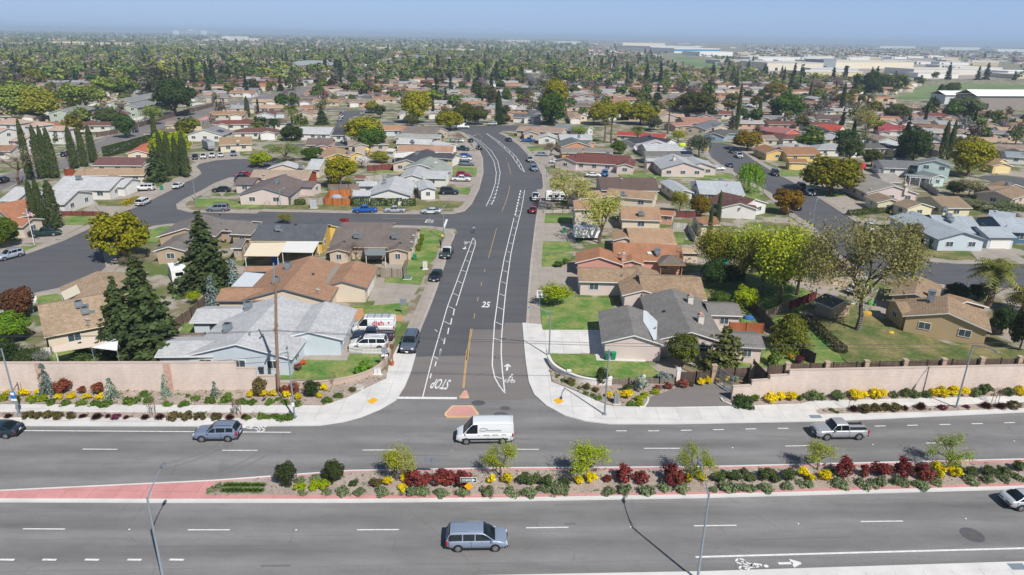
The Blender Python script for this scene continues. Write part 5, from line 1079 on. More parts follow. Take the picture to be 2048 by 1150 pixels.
def crown_cone(seed,h,r,z0,layers,nleaf,leaf,power=.85,droop=.25,gap=.0,narrow=False):
    rs=np.random.RandomState(seed); V=[];F=[]
    for i in range(layers):
        t=(i+.3)/layers; z=z0+(h-z0)*t; rr=(r*(1-t)**power+.03*r)*(1+.16*math.sin(i*1.9+seed)); z+=(h-z0)/layers*rs.uniform(-.5,.5)
        nb=max(4,int(10*(1-t)+4))
        for j in range(nb):
            a=2*PI*j/nb+rs.rand()*.9+i*1.3; L=rr*rs.uniform(.5,1.2)*(1+.18*math.sin(a*2+seed+t*5)); n=max(3,int(nleaf*(.25+rr/r)))
            q=rs.uniform(.12,1.0,n)**.75; x=np.cos(a)*L*q; y=np.sin(a)*L*q; zz=z-droop*L*q**1.5+.05*rs.normal(0,1,n)*rr
            side=rs.normal(0,.14,n)*L*(1.1-q*.5); p=np.stack([x-np.sin(a)*side,y+np.cos(a)*side,zz],1)
            out=np.stack([np.cos(a)*np.ones(n)*.6,np.sin(a)*np.ones(n)*.6,np.ones(n)*.75],1); leaf_cards(V,F,p,out,leaf,rs,1.25)
    return V,F
def crown_column(seed,h,r,n,leaf):
    rs=np.random.RandomState(seed); V=[];F=[]; t=rs.uniform(0.015,1,n); a=rs.uniform(0,2*PI,n)
    rr=r*np.minimum(1,t*9)**.5*(1-t**2.2)**.6*(1+.15*np.sin(a*3+t*9+seed)+.12*np.sin(a*7-t*23)+.08*np.sin(a*5+t*41))*rs.uniform(.62,1.12,n)+.02
    p=np.stack([np.cos(a)*rr,np.sin(a)*rr,t*h],1); out=np.stack([np.cos(a),np.sin(a),np.full(n,.5)],1); leaf_cards(V,F,p,out,leaf,rs,.75); return V,F
def branches(seed,h,r,z0,levels,n0,rad,spread=.6,m='bark',lean=0):
    """a trunk with forking limbs; returns the mesh builder and the twig tips"""
    rr=random.Random(seed); mb=MB().mat(m); tips=[]
    def grow(p,d,L,rd,lev):
        q=p+d*L*.5+Vector((rr.uniform(-.06,.06),rr.uniform(-.06,.06),0))*L; e=p+d*L+Vector((rr.uniform(-.1,.1),rr.uniform(-.1,.1),rr.uniform(-.02,.08)))*L
        mb.tube([p,q,e],[rd,rd*.82,rd*.62],6 if lev<2 else 4,False)
        if lev>=levels: tips.append((e,(e-p).normalized())); return
        if lev>=max(2,levels-2): tips.append((q.lerp(e,rr.random()),(e-p).normalized()))
        for i in range(n0 if lev==0 else rr.choice((2,3))):
            a=rr.uniform(0,2*PI) if lev else 2*PI*i/n0+rr.uniform(-.4,.4); o=Vector((math.cos(a),math.sin(a),0)); nd=(d*(1-spread*.45)+o*spread*rr.uniform(.45,1.25)+Vector((0,0,rr.uniform(-.25,.45) if lev==0 else rr.uniform(-.32,.26)))).normalized(); grow(e,nd,L*rr.uniform(.62,.82),rd*.58,lev+1)
    grow(Vector((0,0,-.15)),Vector((lean,0,1)).normalized(),z0,rad,0); return mb,tips
def crown_tips(seed,tips,per,sp,leaf,aspect=1.0):
    rs=np.random.RandomState(seed); V=[];F=[]; T=np.array([t[0][:] for t in tips]); D=np.array([t[1][:] for t in tips]); n=len(T)*per; i=np.repeat(np.arange(len(T)),per)
    p=T[i]+rs.normal(0,sp,(n,3))+D[i]*rs.uniform(-.8,.8,(n,1))*sp; leaf_cards(V,F,p,D[i]*.3+np.array([0,0,.7]),leaf,rs,aspect); return V,F
def trunk_data(h,r,forks,seed,spread):
    mb=MB().mat('bark'); rr=random.Random(seed); mb.tube([(0,0,-.2),(.03,0,h*.5),(0,.02,h)],[r*1.25,r*.95,r*.75],9,False)
    for i in range(forks):
        a=2*PI*i/forks+rr.random(); e=Vector((math.cos(a)*spread,math.sin(a)*spread,h+spread*rr.uniform(.7,1.3))); mb.tube([(0,0,h*.93),Vector((0,0,h)).lerp(e,.5)+Vector((0,0,.15)),e],[r*.6,r*.45,r*.2],6,False)
    return mb.data('trunk')
PROTO={}
def add_proto(key,H,Rd,trunk,VF): PROTO.setdefault(key,[]).append((H,Rd,trunk,mesh_np('crown',VF[0],VF[1],['leaf'])))
def normal_r(VF):
    V=np.concatenate(VF[0]); return float(np.percentile(np.hypot(V[:,0],V[:,1]),98)),float(V[:,2].max())
for s in range(3):
    VF=crown_broad(11+s,9,4.6,.9,74,120,.42,lump=.30); r,h=normal_r(VF); add_proto('round',h,r,trunk_data(2.2,.32,6,s,1.8),VF)
for s in range(2):
    VF=crown_broad(31+s,8,4.4,2.2,60,46,.34,lump=.30,inner=.6); mb,tips=branches(s+4,8,4,2.4,3,5,.26,.62); W2_=crown_tips(s,tips,26,.5,.3); r,h=normal_r(VF); VF=(VF[0]+W2_[0],VF[1]+[f+sum(len(v) for v in VF[0]) for f in W2_[1]]); add_proto('airy',h,r,mb.data('trunk'),VF)
for s in range(2):
    mb,tips=branches(s+21,9,4.5,2.0,5,5,.24,.64); VF=crown_tips(s+5,tips,13,.42,.16); r,h=normal_r(VF); add_proto('spring',h,r,mb.data('trunk'),VF)
mb,tips=branches(77,14,8,2.4,6,6,.22,.60); VF=crown_tips(8,tips,17,.42,.125); r,h=normal_r(VF); add_proto('bigspring',h,r,mb.data('trunk'),VF)
for s in range(2):
    mb,tips=branches(s+91,11,6,1.9,5,7,.26,.64); VF=crown_tips(s+15,tips,34,.6,.18); r,h=normal_r(VF); add_proto('full',h,r,mb.data('trunk'),VF)
for s in range(2):
    mb,tips=branches(s+41,9,4.5,2.4,5,4,.28,.66); VF=crown_tips(s+9,tips,2,.3,.16); r,h=normal_r(VF); add_proto('bare',h,r,mb.data('trunk'),VF)
for s in range(2):
    VF=crown_cone(51+s,14,3.5,.9,28,30,.42,.75,.32); t=MB().mat('bark'); t.tube([(0,0,-.2),(0,0,7),(0,0,13.5)],[.4,.25,.05],9,False); r,h=normal_r(VF); add_proto('conifer',h,r,t.data('trunk'),VF)
VF=crown_cone(57,9,3.6,.6,15,22,.5,.6,.1); t=MB().mat('bark'); t.tube([(0,0,-.2),(0,0,4),(.1,0,8.4)],[.3,.2,.05],9,False); r,h=normal_r(VF); add_proto('pine',h,r,t.data('trunk'),VF)
for s in range(2):
    VF=crown_column(61+s,11,1.15,5200,.26); t=MB().mat('bark'); t.tube([(0,0,-.2),(0,0,9)],[.22,.05],8,False); r,h=normal_r(VF); add_proto('cypress',h,r,t.data('trunk'),VF)
VF=crown_column(65,5.2,2.5,7000,.26); add_proto('egg',*normal_r(VF)[::-1],trunk_data(1,.2,3,3,.6),VF)
def willow(seed):
    rs=np.random.RandomState(seed); V=[];F=[]
    for i in range(150):
        a=rs.uniform(0,2*PI); q=rs.uniform(.15,1)**.6*3.6; z=6.6-.28*q**1.6+rs.normal(0,.25); L=rs.uniform(2.2,4.6)*(q/3.6)**.4; n=26
        t=np.linspace(0,1,n); p=np.stack([np.cos(a)*(q+t*.5)+rs.normal(0,.12,n),np.sin(a)*(q+t*.5)+rs.normal(0,.12,n),np.maximum(.5,z-L*t)],1); leaf_cards(V,F,p,np.stack([np.full(n,math.cos(a)),np.full(n,math.sin(a)),np.full(n,.3)],1),.3,rs,.7)
    return V,F
VF=willow(3); r,h=normal_r(VF); add_proto('willow',h,r,trunk_data(3,.3,6,2,2),VF)
def palm(seed,th,fr,n,fan):
    rr=random.Random(seed); m=MB().mat('leaf')
    for i in range(n):
        a=rr.uniform(0,2*PI); el=rr.uniform(-.5,1.25); L=fr*rr.uniform(.8,1.1); d=Vector((math.cos(a),math.sin(a),0)); s_=Vector((-d.y,d.x,0)); pts=[]
        k=7
        for j in range(k):
            t=j/(k-1); x=L*t*math.cos(el*(1-t*.3)); z=L*(t*math.sin(el)-.62*t*t); pts.append(Vector((0,0,th))+d*x+Vector((0,0,z)))
        for j in range(k-1):
            w0=fr*.16*math.sin(PI*min(.98,.12+j/(k-1)*.86)); 
            for sg in (-1,1):
                for u in (.0,.5):
                    p=pts[j].lerp(pts[j+1],u); q=pts[j].lerp(pts[j+1],u+.38); tip=p.lerp(q,1.3)+s_*sg*w0*2.1-Vector((0,0,w0*(.9 if not fan else .3))); m.face([p,q,tip,tip.lerp(p,.25)])
    t=MB().mat('bark'); t.tube([(0,0,-.2),(.05,0,th*.5),(0,0,th)],[.32 if not fan else .25,.25 if not fan else .17,.24 if not fan else .17],9,False)
    t.lathe([(.22,th-1.4),(.5,th-.6),(.3,th+.1)],n=10)
    me=m.data('crown'); return th+fr*.75,fr*.85,t.data('trunk'),me
PROTO['palm']=[palm(1,6,2.6,46,False),palm(2,5,2.6,50,False)]; PROTO['fanpalm']=[palm(5,10,1.5,40,True)]
# low planting
def shrub_proto(key,VF): PROTO.setdefault(key,[]).append((*normal_r(VF)[::-1],None,mesh_np('foliage',VF[0],VF[1],['leaf'])))
for s in range(3):
    shrub_proto('ball',crown_broad(71+s,1.5,.85,.05,24,52,.15,lump=.36))
    shrub_proto('low',crown_broad(81+s,.62,.95,-.15,24,46,.14,lump=.33))
    shrub_proto('bloom',crown_broad(91+s,1.35,.7,0,20,52,.14,lump=.4))
def spiky(seed,n=420):
    rs=np.random.RandomState(seed); V=[];F=[]; a=rs.uniform(0,2*PI,n); el=rs.uniform(.25,1.45,n); L=rs.uniform(.6,1.05,n); d=np.stack([np.cos(a)*np.cos(el),np.sin(a)*np.cos(el),np.sin(el)],1)
    s=np.cross(d,np.array([0,0,1.])); s/=np.linalg.norm(s,axis=1)[:,None]+1e-6; b=d*.05; e=d*L[:,None]-np.array([0,0,.16])*(L**2)[:,None]; m_=d*(L*.55)[:,None]
    k=np.stack([b-s*.02,m_-s*.035,e,m_+s*.035],1).reshape(-1,3); return [k],[np.arange(n*4).reshape(-1,4)]
for s in range(2): shrub_proto('spiky',spiky(s+3))
def weeping(seed):
    rs=np.random.RandomState(seed); V=[];F=[]
    for i in range(46):
        t=rs.uniform(.05,1); a=rs.uniform(0,2*PI); L=1.1*(1-t)**.7*rs.uniform(.6,1.2)+.12; n=26; q=np.linspace(.1,1,n); p=np.stack([np.cos(a)*L*q,np.sin(a)*L*q,t*2.6+.35*L*q-.95*L*q**2.2],1)+rs.normal(0,.035,(n,3)); p[:,2]=np.maximum(p[:,2],.05); leaf_cards(V,F,p,np.stack([np.full(n,.4*math.cos(a)),np.full(n,.4*math.sin(a)),np.full(n,.8)],1),.16,rs,.8)
    return V,F
shrub_proto('weeping',weeping(4))
def hedge_mesh(L,w,h,seed,leaf=.2):
    rs=np.random.RandomState(seed); V=[];F=[]; n=int((L*h*2+L*w+w*h*2)*52); f=rs.rand(n); x=rs.uniform(-L/2,L/2,n); y=rs.uniform(-w/2,w/2,n); z=rs.uniform(0,h,n); nr=np.zeros((n,3)); k=rs.choice(5,n,p=np.array([L*h,L*h,L*w,w*h,w*h])/(2*L*h+L*w+2*w*h))
    y[k==0]=-w/2; y[k==1]=w/2; z[k==2]=h; x[k==3]=-L/2; x[k==4]=L/2; nr[k==0,1]=-1; nr[k==1,1]=1; nr[k==2,2]=1; nr[k==3,0]=-1; nr[k==4,0]=1; nr[:,2]+=.3
    p=np.stack([x,y,z],1)+rs.normal(0,.05,(n,3)); leaf_cards(V,F,p,nr,leaf,rs); return mesh_np('foliage',V,F,['leaf'])
TC={'yg':(.235,.225,.012),'g':(.07,.125,.018),'lg':(.2,.25,.055),'dk':(.042,.07,.022),'rw':(.066,.092,.034),'cy':(.075,.1,.035),'lime':(.27,.33,.012),'sp':(.33,.31,.085),'br':(.2,.17,.11),'ol':(.10,.115,.035),'or':(.19,.135,.014),'rd':(.14,.05,.025),'gy':(.19,.21,.17),'bg':(.2,.26,.25),'wt':(.6,.58,.55),'pal':(.13,.15,.035),'rb':(.15,.11,.10),'yl':(.24,.24,.03)}
TN={'round':'broadleaf_tree','airy':'broadleaf_tree','spring':'spring_tree','bare':'bare_tree','bigspring':'spring_tree','full':'spring_tree','conifer':'conifer_tree','pine':'pine_tree','cypress':'cypress_tree','egg':'clipped_tree','willow':'willow_tree','palm':'palm_tree','fanpalm':'fan_palm','weeping':'weeping_cedar'}
TK=[0]
def tree(kind,base,hgt,rad,color,label,group=None,rz=None,jit=True):
    pr=PROTO[kind]; TK[0]+=1; H,Rd,tr,cr=pr[TK[0]%len(pr)]; sx=rad/Rd; sz=hgt/H
    r=empty(TN.get(kind,kind),(base.x,base.y,0),rng.uniform(0,6.28) if rz is None else rz,label,'tree',group); r.scale=(sx,sx,sz)
    c=TC.get(color,color) if isinstance(color,str) else color; c=tuple(q*1.25 for q in c); j=rng.uniform(.88,1.12) if jit else 1
    if tr is not None: ob('trunk',tr,r)
    ob('crown',cr,r,color=tuple(q*j for q in c)); return r
def ptree(kind,c,bx,by,ty,rp,color,label,group='trees in the gardens'):
    """base point, height of the top and half width, all as seen in the photo"""
    b=PP(c,bx,by); s=CROPS[c][2]; h=height_to(b,cv(c,0,ty)[1]); rad=rp/s*depth(b+Vector((0,0,h*.6)))/FPX*(1.2 if kind in('spring','airy','full','bigspring','bare') else .84 if kind=='cypress' else 1.06); return tree(kind,b,max(h,.8),rad,color,label,group)
TREES=[
('round','m1',930,392,0,195,'yg','dense yellow green round tree at the west street bend'),
('conifer','m1',1600,600,0,215,'rw','tall dark redwood left of the yellow walled house'),('conifer','m1',1160,1120,350,270,'rw','taller of the two dark redwoods behind the block wall'),('conifer','m1',960,1090,500,190,'rw','shorter of the two dark redwoods behind the block wall'),
('round','m1',145,830,600,118,(.13,.06,.03),'bronze red bushy tree beside the tiled house'),('round','m1',105,1010,770,125,(.13,.23,.02),'bright green bushy tree at the photo edge behind the wall'),
('conifer','m1',640,1150,1010,85,(.07,.11,.03),'small pointed green conifer behind the block wall'),('weeping','m1',1640,745,500,75,'bg','blue grey cedar beside the tall redwood, lower of two'),('weeping','m1',1800,600,370,75,'bg','blue grey cedar beside the tall redwood, upper of two'),
('airy','m1',1495,720,610,48,'lime','small lime green tree beside the plank fence'),('airy','m1',80,1190,1000,90,'dk','dark shrubby tree at the photo edge behind the wall'),('airy','m1',230,1190,1040,90,(.06,.085,.03),'grey green shrubby tree behind the wall'),('airy','m1',330,1200,1080,60,'gy','small pale shrubby tree beside the white picket in the west yard'),('spring','m1',1010,420,330,90,'br','twiggy brown bush beside the yellow green round tree'),('round','m1',1300,985,920,60,'lime','lime bush under the redwoods'),
('cypress','k4',280,960,600,45,'cy','cypress of the clipped trio at the west street, west one'),('cypress','k4',340,975,590,45,'cy','cypress of the clipped trio at the west street, middle one'),('cypress','k4',430,985,610,68,'cy','cypress of the clipped trio at the west street, widest one'),
('cypress','k4',235,610,140,42,'cy','tallest cypress behind the grey bare tree'),('cypress','k4',325,605,185,45,'cy','cypress second along behind the grey bare tree'),('cypress','k4',375,600,190,40,'cy','cypress third along behind the grey bare tree'),('cypress','k4',425,600,205,48,'cy','cypress fourth along behind the grey bare tree'),
('cypress','k4',575,525,195,45,'cy','cypress by the avenue, first of three set apart'),('cypress','k4',650,510,205,42,'cy','cypress by the avenue, second of three set apart'),('cypress','k4',720,480,190,42,'cy','cypress by the avenue, third of three set apart'),
('cypress','k4',1258,580,230,42,'cy','cypress in the row of four, next to the conifer'),('cypress','k4',1312,580,235,42,'cy','cypress in the row of four, second from the conifer'),('cypress','k4',1370,580,265,42,'cy','cypress in the row of four, third from the conifer'),('cypress','k4',1430,590,240,48,'cy','cypress in the row of four, next to the street'),
('conifer','k4',1215,625,330,95,'rw','dark conifer beside the row of four cypresses'),('round','k4',1330,470,225,140,'lime','bright yellow green tree behind the row of four cypresses'),('cypress','k4',1195,330,70,28,'cy','slim cypress beside the long hedge'),('cypress','k4',1900,130,-30,28,'cy','slim cypress near the west avenue median'),
('bare','k4',150,650,290,190,'br','grey leafless tree at the west edge'),('round','k4',965,290,110,72,(.05,.09,.025),'dark round street tree on the west avenue kerb'),('round','k4',840,210,50,105,(.075,.1,.035),'dark olive dome tree by the carports'),('round','k4',470,330,240,75,'ol','olive bush behind the white apartment block'),('round','k4',60,1130,890,100,(.09,.13,.015),'green and yellow tree at the photo edge by the flagpole'),
('round','t1',150,700,465,140,'lg','broad light green tree behind the white apartments'),('round','t1',250,705,510,110,'yl','yellow olive tree behind the white apartments'),('airy','t1',510,680,480,115,'lg','pale green open tree before the grey apartment block'),('round','t1',1030,680,440,110,'dk','large dark pine like tree by the west avenue'),('airy','t1',905,730,610,50,'lg','small green street tree by the carports'),
('palm','k5',325,200,15,60,'pal','date palm between the red roofs'),('conifer','k5',555,190,25,48,'rw','small dark conifer beside the date palm'),('round','k5',880,345,120,150,'yg','large yellow green tree in the middle west backyards'),('round','k5',945,385,210,105,'g','dark green tree before the large yellow green tree'),('round','k5',695,665,415,118,'yg','yellow green tree beside the cedar plank fence'),('round','k5',775,560,460,45,'yg','small yellow green companion beside the plank fence tree'),
('round','k5',480,460,360,78,'g','dark rounded bush behind the grey pair of gables'),('round','k5',85,515,390,80,'lime','bright lime bush in the west backyards'),('spring','k5',270,470,300,135,(.17,.22,.05),'loose green tree in the west backyards'),('round','k5',320,310,195,85,(.05,.07,.02),'dark bush mass beside the west palms'),('palm','k5',60,270,150,65,'pal','shaggy palm at the west backyards'),('palm','k5',190,250,120,62,'dk','dark palm beside the shaggy palm'),
('airy','k5',860,520,410,50,'wt','white blossom tree in the backyards'),('round','k5',1000,480,385,70,'yl','yellow olive bush beside the blossom tree'),('round','k5',1535,235,75,105,'yg','spreading yellow green tree at the top junction'),('round','k5',1280,180,-80,110,'yg','tall yellow green tree beyond the curve'),('round','k5',1235,200,100,55,'ol','olive tree beneath the tall yellow green tree'),('round','k5',1440,310,250,45,(.07,.1,.04),'grey green bush on the roofline by the curve'),
('round','k5',1650,190,20,85,(.09,.1,.02),'brown olive tree beyond the top junction'),('round','k5',1750,190,30,70,'ol','olive tree beside the junction cypress'),('cypress','k5',1905,190,-80,38,'dk','tall black green cypress at the top junction'),('round','k5',1945,185,110,52,'ol','bushy olive at the foot of the junction cypress'),('round','k5',935,100,0,55,'yl','yellow olive tree beside the slate roof'),
('spring','k5',265,945,860,70,(.2,.2,.03),'small feathery tree on the cross street kerb'),('ball','k5',725,965,905,42,(.25,.03,.02),'red leaved bush behind the taupe duplex'),('bare','k5',1600,330,255,60,(.3,.1,.03),'small orange bare tree by the white sedan'),('bare','k5',1375,600,480,35,'br','small bare tree on the roof line'),
('bare','m2',1195,400,235,88,(.22,.12,.1),'reddish leafless tree behind the taupe duplex'),
('spring','k6',520,845,480,175,'sp','bare yellowish street tree with forked trunk, upper of two'),('spring','k6',765,1100,680,175,(.36,.37,.08),'spring green street tree with pale trunk, lower of two'),('round','k6',400,195,-60,100,'g','vivid green tree beside the slate roofed house'),('round','k6',420,120,-190,95,'yg','yellow green tree behind the vivid green tree'),
('round','k6',790,190,10,110,'yg','yellow green tree group beyond the palms, first'),('round','k6',930,150,5,90,'yg','yellow green tree group beyond the palms, second'),('round','k6',1075,190,20,115,'yg','yellow green tree group beyond the palms, third'),('round','k6',1490,140,-70,155,(.08,.08,.02),'large dark olive tree beyond the salmon roof'),
('fanpalm','k6',850,330,90,48,'pal','fan palm with pale trunk, west of the red roof'),('fanpalm','k6',1285,260,-20,40,'pal','tall fan palm with whitish trunk'),('palm','k6',1052,340,180,50,'pal','shaggy palm before the red roof'),('fanpalm','k6',800,330,140,40,'pal','thin palm beside the fan palm'),('round','k6',905,415,300,58,(.09,.13,.02),'tall green bush east of the curve'),('airy','k6',1525,440,260,90,(.10,.12,.08),'grey olive tree at the east street'),('airy','k6',1365,325,215,55,'yl','loose olive bush by the lime car'),
('spring','k6',390,430,310,65,'br','small bare tree before the green grey gable'),('round','k6',1895,385,225,105,'or','orange gold round tree on the east street'),('willow','k6',1900,710,470,115,(.16,.27,.025),'bright green weeping willow'),('round','k6',1530,890,720,85,'or','orange brown round tree behind the maroon roof'),('airy','k6',1375,865,690,65,'yl','thin yellow green tree before the pale grey house'),('cypress','k6',1665,960,690,27,'cy','slender cypress in the east backyards, taller'),('cypress','k6',1600,1065,800,24,'cy','slender cypress in the east backyards, lower'),
('airy','k6',600,280,185,62,'lg','light green tree over the blue grey roof'),('bare','k6',720,190,100,65,(.25,.14,.11),'reddish bare tree before the yellow green group'),('round','k6',1180,230,120,55,(.1,.11,.06),'grey bush before the yellow green group'),
('full','m4',1090,420,-40,165,'yl','olive green tree at the edge of the shaded yard'),('full','m4',1290,450,-70,195,(.27,.32,.035),'golden green tree in the shaded yard, west one'),('full','m4',1570,600,-75,240,(.31,.35,.03),'golden green tree in the shaded yard, east one'),('full','m4',1430,540,-10,190,(.21,.20,.04),'brown green open tree between the golden ones'),('full','m4',1700,540,-20,170,(.17,.16,.06),'grey brown twiggy tree beside the largest spring tree'),('round','m4',1060,480,250,110,(.04,.07,.02),'dark tree in the shade behind the gazebo'),('round','m4',1210,470,300,80,(.05,.085,.02),'dark bush behind the lime tree'),('round','m4',1290,650,470,85,'lime','lime green tree beside the east back fence'),('round','m4',1110,620,510,85,(.07,.11,.02),'green bush next to the lime tree'),
('bigspring','m5',635,920,-40,425,(.225,.21,.075),'very large half bare spring tree with ladder on its trunk'),('egg','m4',1635,960,675,148,(.13,.14,.022),'large egg shaped clipped tree behind the stepped wall'),('round','m4',820,1085,815,118,(.11,.13,.025),'round clipped tree before the grey corner house'),('pine','m4',1130,1110,775,165,(.15,.16,.05),'spreading pine before the grey corner house'),
('palm','m5',1640,745,330,165,(.15,.16,.04),'large palm beside the curved street lamp'),('palm','m5',1900,790,570,120,(.11,.11,.03),'palm at the east photo edge'),('round','m5',1390,680,560,90,'dk','dark bush under the street palm'),('round','m5',1560,690,570,75,'dk','dark bush at the foot of the palm'),('bare','m5',1660,740,470,120,'gy','grey bare branches beside the palm'),('round','m5',1740,950,740,90,'dk','dark hedge tree beside the pale shed'),('round','m5',1880,1080,760,90,(.05,.06,.02),'dark tree at the east photo edge'),('airy','m5',1040,250,90,70,(.13,.12,.05),'brown green bush beside the pale blue grey house'),
('round','k7',600,700,410,205,(.16,.15,.012),'broad golden green round tree on the east street'),('round','k7',270,850,665,105,(.2,.12,.012),'orange round tree on the east street kerb'),('round','k7',1625,570,265,145,'yg','golden green tree with bare trunk near the mint addition'),('cypress','k7',1425,445,150,36,'cy','tall twin cypress, lower one'),('cypress','k7',1478,445,148,32,'cy','tall twin cypress, higher one'),('round','k7',1215,460,190,120,'dk','large dark spreading tree before the twin cypresses'),('round','k7',740,470,265,92,(.065,.085,.03),'grey green round tree behind the broad tree'),('round','k7',905,495,365,72,(.07,.08,.02),'dark round bush tree beside the grey green one'),('round','k7',445,365,245,102,'g','green round tree before the solar roofed house'),('spring','k7',850,300,40,95,'sp','tall loose yellow tree on the east loop'),
('round','k7',1100,165,30,88,'ol','olive round tree beyond the rose red roof'),('airy','k7',1630,730,590,85,(.2,.19,.1),'pale loose tree beside the white pergola'),('round','k7',1520,710,600,60,'dk','dark tree beside the pale loose tree'),('ball','k7',1870,545,505,32,'yl','yellow bush before the cream house'),('airy','k7',1660,800,740,110,(.16,.18,.09),'pale flowering hedge bush below the court houses'),('airy','k7',1900,850,760,120,(.12,.15,.07),'grey green loose tree below the court houses'),
('round','t3',645,710,540,95,'g','large bright green tree among the far east roofs'),('cypress','t3',365,760,480,18,'cy','very tall thin cypress in the far east gardens'),('cypress','t3',490,735,570,17,'cy','tall thin cypress second in the far east gardens'),('cypress','t3',975,665,480,20,'dk','tall thin cypress third in the far east gardens'),('round','t3',135,640,530,108,(.08,.075,.015),'dark golden tree beyond the salmon roof'),('round','t3',590,560,480,62,'or','golden tree among the far east roofs'),('round','t3',990,620,545,55,'or','orange gold tree beside the far cypress'),('round','t3',1305,690,605,65,'yg','yellow green tree near the field'),('conifer','t3',340,500,385,28,'rw','conifer pair in the far east gardens'),('round','t3',1280,530,430,85,'ol','olive tree at the near edge of the playing field'),('round','t3',1140,570,405,60,'dk','dark tree mass near the playing field'),('cypress','t3',1545,600,490,30,'dk','black green cypress on the playing field edge'),('round','t3',1620,560,480,40,'ol','small tree on the playing field edge'),('round','t3',1690,690,560,95,(.12,.15,.06),'grey green tree before the white roofed sheds'),
('airy','m3',1183,738,545,108,'lime','bright lime young tree on the east lawn')]
for a in TREES: ptree(*a)
# clipped bushes and hedges
def hedge(c,x0,y0,x1,y1,w,h,color,label,group='clipped hedges'):
    a,b=PP(c,x0,y0),PP(c,x1,y1); L=(b-a).length; me=hedge_mesh(L,w,h,int(x0)); o=bpy.data.objects.new('hedge',me); COL.objects.link(o); o.location=(a+b)/2+Vector((0,w/2,0)); o.rotation_euler=(0,0,math.atan2(b.y-a.y,b.x-a.x)); o.color=(*color,1); return tag(o,label,'hedge',group)
HC_=(.075,.13,.022)
for x0,x1,y,h,lb in ((780,908,818,1.9,'wide clipped hedge at the west end of the four by the pale grey corner house'),(925,1035,818,1.9,'clipped hedge second of the four by the pale grey corner house'),(1045,1128,816,1.8,'clipped hedge third of the four by the pale grey corner house'),(1170,1265,816,1.7,'clipped hedge at the street end of the four by the pale grey corner house'),(130,186,806,1.5,'small square hedge under the mauve gable, first'),(192,230,806,1.5,'small square hedge under the mauve gable, second'),(246,300,806,1.4,'small square hedge under the mauve gable, third'),(342,416,810,1.3,'small square hedge beside the driveway gate'),(98,128,806,.8,'tiny square hedge under the mauve gable window')): hedge('k5',x0,y,x1,y,1.5,h,HC_,lb)
hedge('k4',800,440,1185,330,2.2,3.2,(.05,.085,.02),'long tall hedge along the west avenue'); hedge('k4',945,812,1052,770,1.0,1.0,(.42,.33,.01),'yellow flowering hedge at the west street drive')
for y0,y1,lb in ((215,240,'first'),(255,275,'second'),(300,320,'third')): hedge('m2',1670-(y0-215)*.3,y1,1712-(y0-215)*.3,y1,1.2,1.2,(.14,.2,.012),'bright green block hedge along the corner lawn, '+lb)
hedge('k7',1180,1050,1280,1085,1.2,1.1,(.05,.09,.016),'low hedge before the pale blue grey house'); hedge('k7',1350,1110,1430,1120,1.2,1.1,(.06,.1,.016),'second low hedge before the pale blue grey house'); hedge('k7',1480,1120,1610,1115,1.2,1.0,(.06,.1,.02),'third low hedge before the pale blue grey house')
hedge('k7',740,870,1130,835,1.2,1.3,(.08,.11,.03),'loose hedge beside the wide east drive'); hedge('m5',250,860,540,1120,1.3,1.0,(.085,.08,.045),'dry brown hedge row crossing the lawn'); 
# ------------------------------------------------------------------ shrubs in the beds: (kind, bed, [(x, y, half width)], height factor)
SH=[]
def shrubs(kind,c,color,bed,desc,pts,hk=1.0,z=.14,squash=False):
    for p in pts:
        x,y,rp=p[:3]; s=CROPS[c][2]; base=PP(c,x,y+rp*(.55 if kind!='low' else .35),z); rad=rp/s*depth(base)/FPX*1.15
        pr=PROTO[kind]; H,Rd,_,me=pr[(int(x)*7+int(y))%len(pr)]; k=rad/Rd; o=bpy.data.objects.new('shrub' if kind!='bloom' else 'flowering_shrub',me); COL.objects.link(o); o.location=base; o.rotation_euler=(0,0,(x*1.7)%6.28); q_=rng.uniform(.82,1.2); o.scale=(k*q_,k/q_**.5,k*hk*rng.uniform(.8,1.15)*(p[3] if len(p)>3 else 1)); j=rng.uniform(1.1,1.6); o.color=(*(q*j for q in color),1)
        tag(o,None,'shrub',bed); SH.append((o,desc,bed))
RED=(.16,.04,.03); YEL=(.56,.45,.008); DKG=(.07,.098,.032); LOW=(.15,.185,.09); LIM=(.2,.26,.008); OLV=(.10,.085,.03); BRN=(.10,.045,.035); GRN=(.09,.15,.025); PUR=(.12,.025,.05)
MED='shrubs in the planted median'
shrubs('ball','n7',RED,MED,'red leaved shrub in the planted median',[(370,230,55),(455,240,42),(545,225,60),(655,230,52),(1600,210,52),(1700,220,44),(1505,230,24),(1890,225,62)])
shrubs('ball','n8',RED,MED,'red leaved shrub in the planted median',[(15,315,48),(990,265,56),(1110,280,32),(1215,275,50),(1330,270,54),(1465,290,50)])
shrubs('bloom','n7',YEL,MED,'yellow flowering shrub in the planted median',[(225,250,27,1.2),(322,220,26),(305,278,32,.7),(830,240,24,1.5),(918,240,28,1.3),(1335,240,25,1.3),(1410,225,36),(1975,235,22,1.5)])
shrubs('bloom','n8',YEL,MED,'yellow flowering shrub in the planted median',[(82,320,22,1.5),(160,310,28,1.2),(755,285,34),(800,318,24),(880,297,34),(1535,275,42),(1615,260,20,1.2),(1650,290,28)])
shrubs('ball','n7',DKG,MED,'dark green shrub in the planted median',[(1015,235,42),(1090,235,40),(1155,250,45),(1250,250,40),(20,250,28)],.75); shrubs('ball','n7',OLV,MED,'dark green shrub in the planted median',[(155,255,36)],.8)
shrubs('ball','n8',DKG,MED,'dark green shrub in the planted median',[(250,310,38),(290,285,32),(350,300,40),(445,305,34),(550,290,52),(660,290,44),(410,268,26),(905,265,28),(1730,270,44),(1835,270,42),(1925,265,42),(2020,250,38),(1650,250,30),(1440,258,36)],.75)
